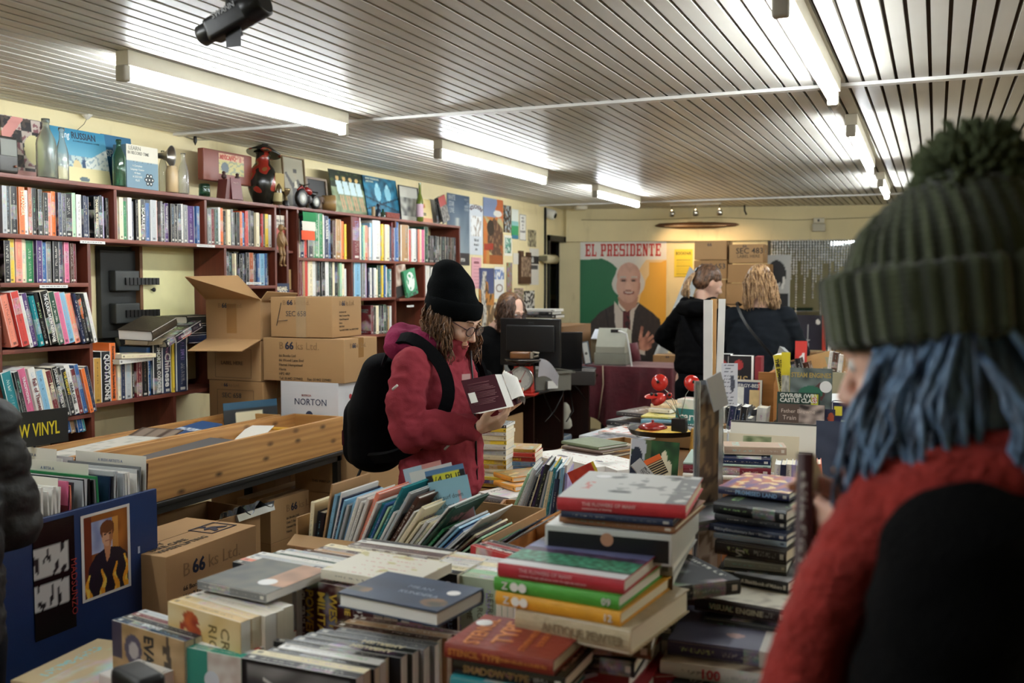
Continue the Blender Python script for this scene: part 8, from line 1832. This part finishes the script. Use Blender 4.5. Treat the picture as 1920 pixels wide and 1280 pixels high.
# the book she reads
MR=mat('3a0f1a',.75,Specular_IOR_Level=.15); 
ob=thing('open_book','maroon softback held open by the woman in red','book'); 
S0=PM.inverted()@at(950,761,d=3.25); S1=PM.inverted()@at(928,701,d=3.32)
ob.matrix_world=PM
dz=(S1-S0); Lb=.19; dz=dz.normalized()
c0=PM.inverted()@at(886,775,d=3.18); c1=PM.inverted()@at(860,734,d=3.27)
c1=c0+(S1-S0)
def leafq(nm,P,m,th,par):
    b=MB(); n=(P[1]-P[0]).cross(P[3]-P[0]).normalized()*th; b.add([p[:] for p in P]+[(p+n)[:] for p in P],[(3,2,1,0),(4,5,6,7),(0,1,5,4),(1,2,6,5),(2,3,7,6),(3,0,4,7)]); return b.build(nm,m,par)
q=leafq('back_cover',[c0,S0,S1,c1],MR,-.0015,ob)
nf=((S0-c0).cross(c1-c0)).normalized(); nf=nf if nf.y<0 else -nf   # towards the camera
e1=(S0-c0).normalized(); e2=(c1-c0); e2=(e2-e1*e2.dot(e1)).normalized()
b=MB(); g=-nf; gB=PM.inverted().to_3x3()@(RT*.024+FW*.012)
P=[c0+e1*.003+g*.002,S0+g*.002,S1+g*.002,c1+e1*.003+g*.002]; b.add([p[:] for p in P]+[(p+gB)[:] for p in P],[(3,2,1,0),(4,5,6,7),(0,1,5,4),(1,2,6,5),(2,3,7,6),(3,0,4,7)]); b.build('pages',PAPERW,ob)
bb=MB()
for i in range(16):
    f=i/16; tx=c0.lerp(S0,.12)+(c1-c0)*(.2+.042*i); bb.tube([tx+nf*.0012,tx+(S0-c0)*(.55+.2*R.random())+nf*.0012],.0008,4) if i%5!=4 else None
bb.build('blurb_print',ink('7a4a50'),ob)
b=MB(); w0=c0+(S0-c0)*.05+(c1-c0)*.28; b.add([(w0+nf*.002)[:],(w0+(S0-c0)*.2+nf*.002)[:],(w0+(S0-c0)*.2+(c1-c0)*.3+nf*.002)[:],(w0+(c1-c0)*.3+nf*.002)[:]],[(0,1,2,3)]); b.build('barcode_panel',ink('c9c8c0'),ob)
# far half and fanned leaves
T0=S0+gB;T1=S1+gB; rt_=PM.inverted().to_3x3()@RT; fwd=PM.inverted().to_3x3()@V((FW.x,FW.y,0))
for k in range(6):
    b=MB(); vs=[]; n=8; sp_=.010+.007*k
    for i in range(n+1):
        f=i/n; o_=rt_*(sp_*math.sin(f*2.0))+V((0,0,.016*math.sin(f*PI)-.02*f*f))+fwd*(.03*f); 
        for q_ in (T1.lerp(T0,.04*k),T1.lerp(T0,.62+.04*k)): vs.append((q_+o_)[:])
    b.add(vs,[(2*i,2*i+1,2*i+3,2*i+2) for i in range(n)],smooth=True); b.add([(x,y+.0006,z) for x,y,z in vs],[(2*i+2,2*i+3,2*i+1,2*i) for i in range(n)],smooth=True); b.build('page_leaf',PAPERW,ob)
leafq('front_cover',[T0+fwd*.002,T0+fwd*.12+rt_*.03,T1+fwd*.12+rt_*.03,T1+fwd*.002],MR,.0015,ob)
# ---------------------------------------------------------------- cashier
CM=T(-3.10,6.62,0)@Rz(-.35)
Hc=Hm(.29,.06,1.40,.35,.0)
ch=head_chains(Hc)+[[(.25,.05,1.34,.05),(.16,.03,1.26,.06)],[(.1,.0,1.16,(.11,.16,.09)),(-.02,0,.72,(.13,.16,.1))]]+[[(-.02,s*.1,.62,.1),(.10,s*.12,.5,.075),(.08,s*.12,.08,.05)] for s in (1,-1)]+[[(.1,-.17,1.2,.055),(.16,-.24,.98,.045),(.34,-.2,.93,.028)],[(.1,.17,1.2,.055),(.2,.22,.98,.045),(.38,.1,.94,.028)]]+hand_chains((.34,-.2,.93),(1,.2,-.05),(0,.1,-1),-1,(.2,.2,.25,.3))+hand_chains((.38,.1,.94),(1,-.3,-.05),(0,-.1,-1),1,(.2,.2,.25,.3))
cash=blob('person',ch,SKIN2,None,.007,3,M=CM,label='person in black with curly brown hair and glasses behind the monitor',cat='person')
blob('sweater',[('h',[(.1,.0,1.18,(.13,.20,.09)),(.0,0,.95,(.17,.21,.1))]),('h',[(.0,0,.95,(.17,.21,.1)),(-.04,0,.7,(.18,.2,.12))]),[(.09,-.18,1.2,.075),(.16,-.25,.98,.062),(.3,-.21,.945,.046)],[(.09,.18,1.2,.075),(.2,.23,.98,.062),(.35,.12,.945,.046)],[(.14,.0,1.22,(.09,.12,.07))]],cloth('060607'),cash,.009,3,wrink(.006,8,5.))
blob('trousers',[[(-.02,s*.1,.62,.115),(.08,s*.12,.5,.08),(.07,s*.12,.08,.06)] for s in (1,-1)],cloth('15161c'),cash,.012,3)
st_=thing('stool','plain dark stool under the seated cashier','stool',(-3.13,6.62,0)); b=MB(); b.lathe([(.17,.49),(.18,.5),(.18,.525),(.0,.53)],24); b.build('seat',BLK,st_)
for k in range(4): a_=k*PI/2+.7; b=MB(); b.tube([(.12*math.cos(a_),.12*math.sin(a_),.49),(.18*math.cos(a_),.18*math.sin(a_),0)],.014); b.build('leg',BLK,st_)
lk=[]
for k in range(330):
    a_=RR.uniform(-2.55,2.55)+PI; s=1 if math.sin(a_)>0 else -1; x=.075*math.cos(a_)-.02; y=.07*math.sin(a_); z0=RR.uniform(.03,.12)
    if x>.06: continue
    lk.append(((x*.55,y*.6,.108),dwn(x*1.1-.01,y*1.2,.02,RR.uniform(.13,.2),.35,1.),.055,(x*6,y*8,.5)))
HB2=hairm('24160e','5c3e2a'); hh=hair('hair',cash,Hc,lk,HB2,.0048,14,.015,3); blob('hair_mass',[('h',[(-.03,0,.045,(.095,.09,.085)),(-.06,0,-.05,(.06,.09,.06))])],HB,hh,.008,3)
glasses(cash,Hc,'141214'); eyes(cash,Hc); brows(cash,Hc,HB); lipsm(cash,Hc)
# ---------------------------------------------------------------- two women at the back
def browser(label,M,Hx,hairc,jacket,trous,lean=.12,arms=None,jw=1.):
    A=arms or [[(.04,-.17,1.36,.06),(.10,-.27,1.12,.048),(.33,-.2,1.08,.032)],[(.04,.17,1.36,.06),(.10,.27,1.12,.048),(.33,.2,1.08,.032)]]
    w1=A[0][-1];w2=A[1][-1]
    ch=head_chains(Hx)+[[tuple(Hx@V((-.02,0,-.10)))+(.048,),(.04,0,1.38,.055)],[(.03,0,1.30,(.10,.15,.09)),(.0,0,.98,(.10,.14,.1))]]+legs()+[[*a] for a in A]+hand_chains(w1[:3],(1,.2,-.1),(0,.8,.3),1,(.5,.5,.5,.5))+hand_chains(w2[:3],(1,-.2,-.1),(0,-.8,.3),-1,(.5,.5,.5,.5))
    p=blob('person',ch,SKIN2,None,.008,3,M=M,label=label,cat='person')
    J=[('h',[(.03,.0,1.36,(.09,.17*jw,.06)),(.02,0,1.2,(.135,.20*jw,.1))]),('h',[(.02,0,1.2,(.135,.20*jw,.1)),(.0,0,1.0,(.145,.195*jw,.09))])]+[[(a[0][0],a[0][1],a[0][2],.078),(a[1][0],a[1][1],a[1][2],.068),(a[2][0]-.05,a[2][1],a[2][2]+.005,.05)] for a in A]+[[(.05,0,1.39,(.085,.10,.045))]]
    j=blob('jacket',J,jacket,p,.009,3,wrink(.008,8,R.random()*9))
    blob('trousers',[('h',[(.0,0,.98,(.125,.165,.05)),(.0,0,.86,(.14,.18,.08))]),[(0,.085,.86,(.12,.1,.1)),(.0,.1,.5,.085),(-.01,.1,.1,.065)],[(0,-.085,.86,(.12,.1,.1)),(.02,-.1,.5,.085),(.0,-.1,.1,.065)]],trous,p,.012,3)
    for s in(1,-1): blob('shoe',[[(-.03,s*.105,.05,.05),(.06,s*.11,.045,(.07,.045,.035)),(.13,s*.115,.035,(.05,.04,.025))]],BLK,p,.012,2)
    eyes(p,Hx); return p,j
W1=T(-1.545,7.06,0)@Rz(math.radians(74)); H1=Hm(.085,-.015,1.60,.35,-.75)
BLO=hairm('6a4a30','d0aa7c'); BRO=hairm('3c2a20','7a5840')
w1,j1=browser('woman in a black hooded jacket with a blonde ponytail, looking through cartons',W1,H1,BLO,cloth('060608'),cloth('0a0b0f'),arms=[[(.04,-.17,1.36,.06),(.12,-.26,1.10,.048),(.36,-.2,1.05,.032)],[(.04,.17,1.36,.06),(.10,.36,1.20,.048),(.33,.27,1.06,.032)]])
blob('hood',[[(-.10,-.09,1.42,.05),(-.13,0,1.42,.055),(-.10,.09,1.42,.05)],[(-.05,-.1,1.46,.04),(.04,-.08,1.47,.03)],[(-.05,.1,1.46,.04),(.04,.08,1.47,.03)],[(-.06,0,1.44,(.07,.1,.05))]],cloth('060608'),w1,.009,3,wrink(.006,10))
hm=blob('hair',[('h',[(-.02,0,.045,(.1,.084,.085)),(-.045,0,.0,(.075,.08,.07))])],BRO,w1,.007,3,wrink(.004,22)); hm.matrix_basis=H1
lk=[((-.105,RR.uniform(-.015,.015),.05),(-.125+RR.uniform(-.03,.02),RR.uniform(-.05,.05),-.14+RR.uniform(-.03,.03)),.03,(-1,0,0)) for k in range(45)]; hair('ponytail',w1,H1,lk,BLO,.007,9,.008,8)
b=MB(); b.lathe([(.016,0),(.024,.008),(.016,.016)],14,M=frame((-.108,0,.055),ex=(0,1,0),ez=(-1,0,.2))); q=b.build('hair_tie',BLK,w1); q.matrix_basis=H1
strap([(-.10,.10,1.41),(-.175,.0,1.25),(-.17,-.12,1.1),(-.12,-.2,1.0)],.03,'bag_strap',BPM,w1,.005)
W2=T(-1.12,6.98,0)@Rz(math.radians(97)); H2=Hm(.13,.01,1.595,.5,.25)
DEN=mat('191d23',.9,var=.35,vs=14,bump=.3,bs=350,Specular_IOR_Level=.12)
w2,j2=browser('woman in a black denim jacket with long wavy blonde hair, seen from behind',W2,H2,BLO,DEN,cloth('b0aaa2'),jw=1.08)
lk=[]
for k in range(360):
    a_=RR.uniform(.55,2*PI-.55); x=.085*math.cos(a_); y=.075*math.sin(a_); lk.append(((x*.5-.01,y*.5,.12),dwn(x*1.25-.055,y*1.4,.0,RR.uniform(.16,.25),.22,1.),.05,(x*7,y*7,.6)))
hair('hair',w2,H2,lk,BLO,.0042,16,.016,9); q=blob('hair_mass',[('h',[(-.02,0,.045,(.1,.084,.085)),(-.06,0,-.05,(.05,.08,.06))])],BLO,w2,.007,3,wrink(.004,22)); q.matrix_basis=H2
blob('jumper_hem',[('h',[(.0,0,.955,(.148,.195,.022))])],cloth('4a1018'),w2,.009,2)
strap([(.10,.13,1.44),(-.02,.15,1.455),(-.14,.08,1.32),(-.17,-.06,1.15),(-.13,-.19,1.0)],.018,'bag_strap',BLK,w2,.006)
b=MB(); b.box((-.16,-.29,.90),(-.02,-.23,1.04),bev=.02); b.build('shoulder_bag',mat('0c0c0e',.3),None,W2,label='small black shoulder bag at the hip of the denim jacket',cat='bag')
# ---------------------------------------------------------------- woman in the green bobble hat, close to the camera
fw_=(-RT*.80+V((FW.x,FW.y,0))*.60).normalized(); yaw=math.atan2(fw_.y,fw_.x)
hc=at(1752,612,d=1.12); G=T(hc.x-fw_.x*.06,hc.y-fw_.y*.06,0)@Rz(yaw); zc=hc.z
HG=Hm(.06,0,zc-.02,.30,.0)
k_=zc-1.60
WRg=(.235,.13,1.30+k_);WLg=(.225,-.06,1.285+k_)
ws=G.inverted()@at(1600,1030,d=1.22); ws2=G.inverted()@at(1612,985,d=1.30)
ch=head_chains(HG)+[[(.03,0,1.50+k_,.05),(.0,0,1.42+k_,.06)],[(-.02,0,1.34+k_,(.10,.16,.09)),(-.02,0,1.0,(.11,.15,.1))]]+legs()
A1_=[(-.02,.16,1.38+k_,.055),(.02,.2,1.14+k_,.045),tuple(ws+V((-.05,0,-.01)))+(.028,)]; A2_=[(-.02,-.16,1.38+k_,.055),(.03,-.2,1.14+k_,.045),tuple(ws2+V((-.05,0,-.01)))+(.028,)]
dG=(.95,.0,.3)
ch+=[A1_,A2_]+hand_chains(tuple(ws+V((-.05,0,-.01))),dG,(-.2,-.9,.1),-1,(.35,.45,.55,.6),tc=.4)+hand_chains(tuple(ws2+V((-.05,0,-.01))),dG,(-.2,.9,.1),1,(.3,.4,.5,.55),tc=.4)
gw=blob('person',ch,skinm('d8ac98'),None,.006,3,M=G,label='woman in a green bobble hat and red scarf, close to the camera',cat='person')
OL=knit('4a5236','1c2015',34)
def ribs(co,n):
    a_=math.atan2(co.y,co.x+.02); return .0035*math.sin(a_*34)*(1 if co.z<.17 else .3)
hat=blob('bobble_hat',[('h',[(-.012,0,.045,(.120,.102,.06)),(-.03,0,.10,(.108,.096,.07))]),('h',[(-.03,0,.10,(.108,.096,.07)),(-.05,0,.15,(.075,.07,.04))])],OL,None,.006,3,ribs); hat.parent=gw; hat.matrix_basis=HG@Matrix.Rotation(-.16,4,'Y')
def ribs2(co,n): return .003*math.sin(math.atan2(co.y,co.x+.012)*30)
cf=blob('hat_cuff',[('h',[(-.012,0,.085,(.128,.110,.012)),(-.010,0,.01,(.125,.107,.012))])],OL,hat,.006,2,ribs2)
b=MB(); PR=random.Random(2)
for k in range(900):
    u_=PR.uniform(-1,1); t_=PR.uniform(0,2*PI); s_=math.sqrt(1-u_*u_); d=V((s_*math.cos(t_),s_*math.sin(t_),u_)); p0=d*.02; p1=d*PR.uniform(.050,.062)+V((PR.uniform(-.006,.006),PR.uniform(-.006,.006),PR.uniform(-.006,.006))); b.tube([p0,(p0+p1)/2+V((0,0,-.002)),p1],[.003,.0035,.0028],4)
q=b.build('pompom',mat('414a2e',.95,var=.3,vs=40),hat); q.matrix_basis=T(-.062,0,.176)@Matrix.Scale(1.1,4)
BH=hairm('1c2a40','6a88aa'); lk=[]
for k in range(420):
    s=1 if k%3 else -1; f=RR.random(); x=-.07+.10*f; lk.append(((x,s*.08,.02),(x+.06+RR.uniform(-.03,.06),s*(.085+RR.uniform(-.02,.03)),-.17-.22*RR.random()),.045*RR.random(),(.5,s,0)))
for k in range(26): lk.append(((-.06,.09,-.02),(.02+RR.uniform(-.015,.015),.10,-.22),.06,(-1,.4,0)))
for k in range(30): y=RR.uniform(-.07,.07); lk.append(((-.09,y,.0),(-.08,y*1.1,-.14),.02,(-1,0,0)))
hh=hair('hair',gw,HG,lk,BH,.0042,10,.011,11); blob('hair_mass',[('h',[(-.03,0,-.02,(.07,.082,.05)),(-.02,0,-.12,(.07,.085,.05))])],BH,hh,.009,3); eyes(gw,HG); lipsm(gw,HG)
CO=mat('050506',.95,var=.3,vs=30,bump=.5,bs=180,Specular_IOR_Level=.1)
blob('coat',[('h',[(-.03,.0,1.40+k_,(.11,.19,.06)),(-.02,0,1.24+k_,(.155,.225,.1))]),('h',[(-.02,0,1.24+k_,(.155,.225,.1)),(-.01,0,1.0,(.17,.22,.09))]),('h',[(-.01,0,1.0,(.17,.22,.09)),(-.01,0,.7,(.19,.24,.09))]),
   [(-.02,.18,1.38+k_,.08),(.02,.235,1.15+k_,.07),tuple(ws+V((-.115,.0,-.02)))+(.05,)],[(-.02,-.18,1.38+k_,.08),(.03,-.235,1.15+k_,.07),tuple(ws2+V((-.115,0,-.02)))+(.05,)]],CO,gw,.01,3,wrink(.006,9,6.))
SCF=mat('8c241e',.95,var=.25,vs=40,bump=.7,bs=120)
blob('scarf',[[(.08,.06,1.44+k_,.035),(.0,.105,1.45+k_,.045),(-.09,.06,1.47+k_,.04),(-.10,-.05,1.47+k_,.04),(.0,-.105,1.45+k_,.045),(.08,-.05,1.44+k_,.035),(.08,.06,1.44+k_,.035)],[(.07,.10,1.43+k_,.045),(.12,.17,1.30+k_,(.04,.05,.05)),(.15,.20,1.15+k_,(.04,.055,.05)),(.17,.20,.95,(.04,.06,.05))],[(.02,.115,1.44+k_,.045),(.10,.14,1.36+k_,.045)]],SCF,gw,.008,3,wrink(.006,22,1.))
blob('trousers',[[(0,s*.1,.72,.12),(.0,s*.11,.4,.09),(0,s*.11,.09,.07)] for s in (1,-1)],cloth('14151a'),gw,.012,3)
for s in(1,-1): blob('shoe',[[(-.03,s*.105,.05,.05),(.06,s*.11,.045,(.07,.045,.035)),(.13,s*.115,.035,(.05,.04,.025))]],BLK,gw,.012,2)
# the book she holds, seen almost edge on
tl=at(1502,846,d=1.22); br_=at(1502,1290,d=1.20); uz=(tl-br_).normalized()
Hb=(tl-br_).length; vw=(br_-CAM).normalized(); sd=uz.cross(vw).normalized()
M=frame(br_,ey=(vw+sd*-.10).normalized(),ez=uz)
hb_=book(Hb,.17,.02,M@T(-.01,-.02,0),'3a1414',True,'dark maroon book held upright by the woman in the bobble hat, edge towards us'); cover_print(hb_,lambda u,v:'6c4a1e' if v>.8 else lerpc('2a1010','4c1c1a',n2(u,v,5)+.5),back=True); cover_print(hb_,lambda u,v:'7a5a26' if v>.8 else '3a1616')
# ---------------------------------------------------------------- person in the black puffer jacket at the left edge
PL=T(-2.085,1.475,-.01)@Rz(math.radians(172))@Matrix.Scale(.91,4); HP=Hm(.07,0,1.66,.4,0)
ch=head_chains(HP)+[[(.04,0,1.58,.055),(.0,0,1.46,.06)],[(.0,0,1.38,(.11,.17,.09)),(.0,0,1.0,(.12,.15,.1))]]+[[(0,s*.09,.95,.11),(.0,s*.1,.5,.07),(0,s*.1,.08,.045),(.1,s*.11,.04,(.07,.04,.035))] for s in (1,-1)]+[[(.0,.19,1.40,.06),(.04,.26,1.12,.045),(.22,.15,1.06,.03)],[(.0,-.19,1.40,.06),(.04,-.26,1.12,.045),(.22,-.15,1.06,.03)]]+hand_chains((.22,.15,1.06),(1,-.2,-.4),(0,-.8,-.3),-1,(.4,.4,.5,.5))+hand_chains((.22,-.15,1.06),(1,.2,-.4),(0,.8,-.3),1,(.4,.4,.5,.5))
pp_=blob('person',ch,SKIN,None,.008,3,M=PL,label='person in a black quilted jacket at the record bin, only shoulder and arm in view',cat='person')
PUF=mat('040405',.6,var=.2,bump=.3,bs=40)
def quilt(co,n): return .009*abs(math.sin(co.z*30+co.x*3))+wrink(.007,14,2.)(co,n)-.004
blob('puffer_jacket',[('h',[(-.01,.0,1.42,(.12,.2,.07)),(.0,0,1.2,(.165,.22,.1))]),('h',[(.0,0,1.2,(.165,.22,.1)),(.0,0,.86,(.17,.22,.09))]),[(.0,.2,1.40,.085),(.03,.275,1.13,.085),(.17,.19,1.07,.06)],[(.0,-.2,1.40,.085),(.03,-.275,1.13,.085),(.17,-.19,1.07,.06)],[(-.08,0,1.47,(.08,.12,.06)),(.02,0,1.5,(.08,.1,.04))]],PUF,pp_,.01,3,quilt)
blob('trousers',[[(0,s*.1,.85,.13),(.0,s*.11,.45,.09),(0,s*.11,.09,.07)] for s in (1,-1)],cloth('14151a'),pp_,.014,3)
q=blob('hair',[('h',[(-.015,0,.045,(.1,.084,.085)),(-.045,0,.0,(.075,.08,.07))])],BRO,pp_,.01,3); q.matrix_basis=HP
for s in(1,-1): blob('shoe',[[(-.03,s*.105,.05,.05),(.06,s*.11,.045,(.07,.045,.035)),(.13,s*.115,.035,(.05,.04,.025))]],BLK,pp_,.012,2)
bpy.context.view_layer.update()
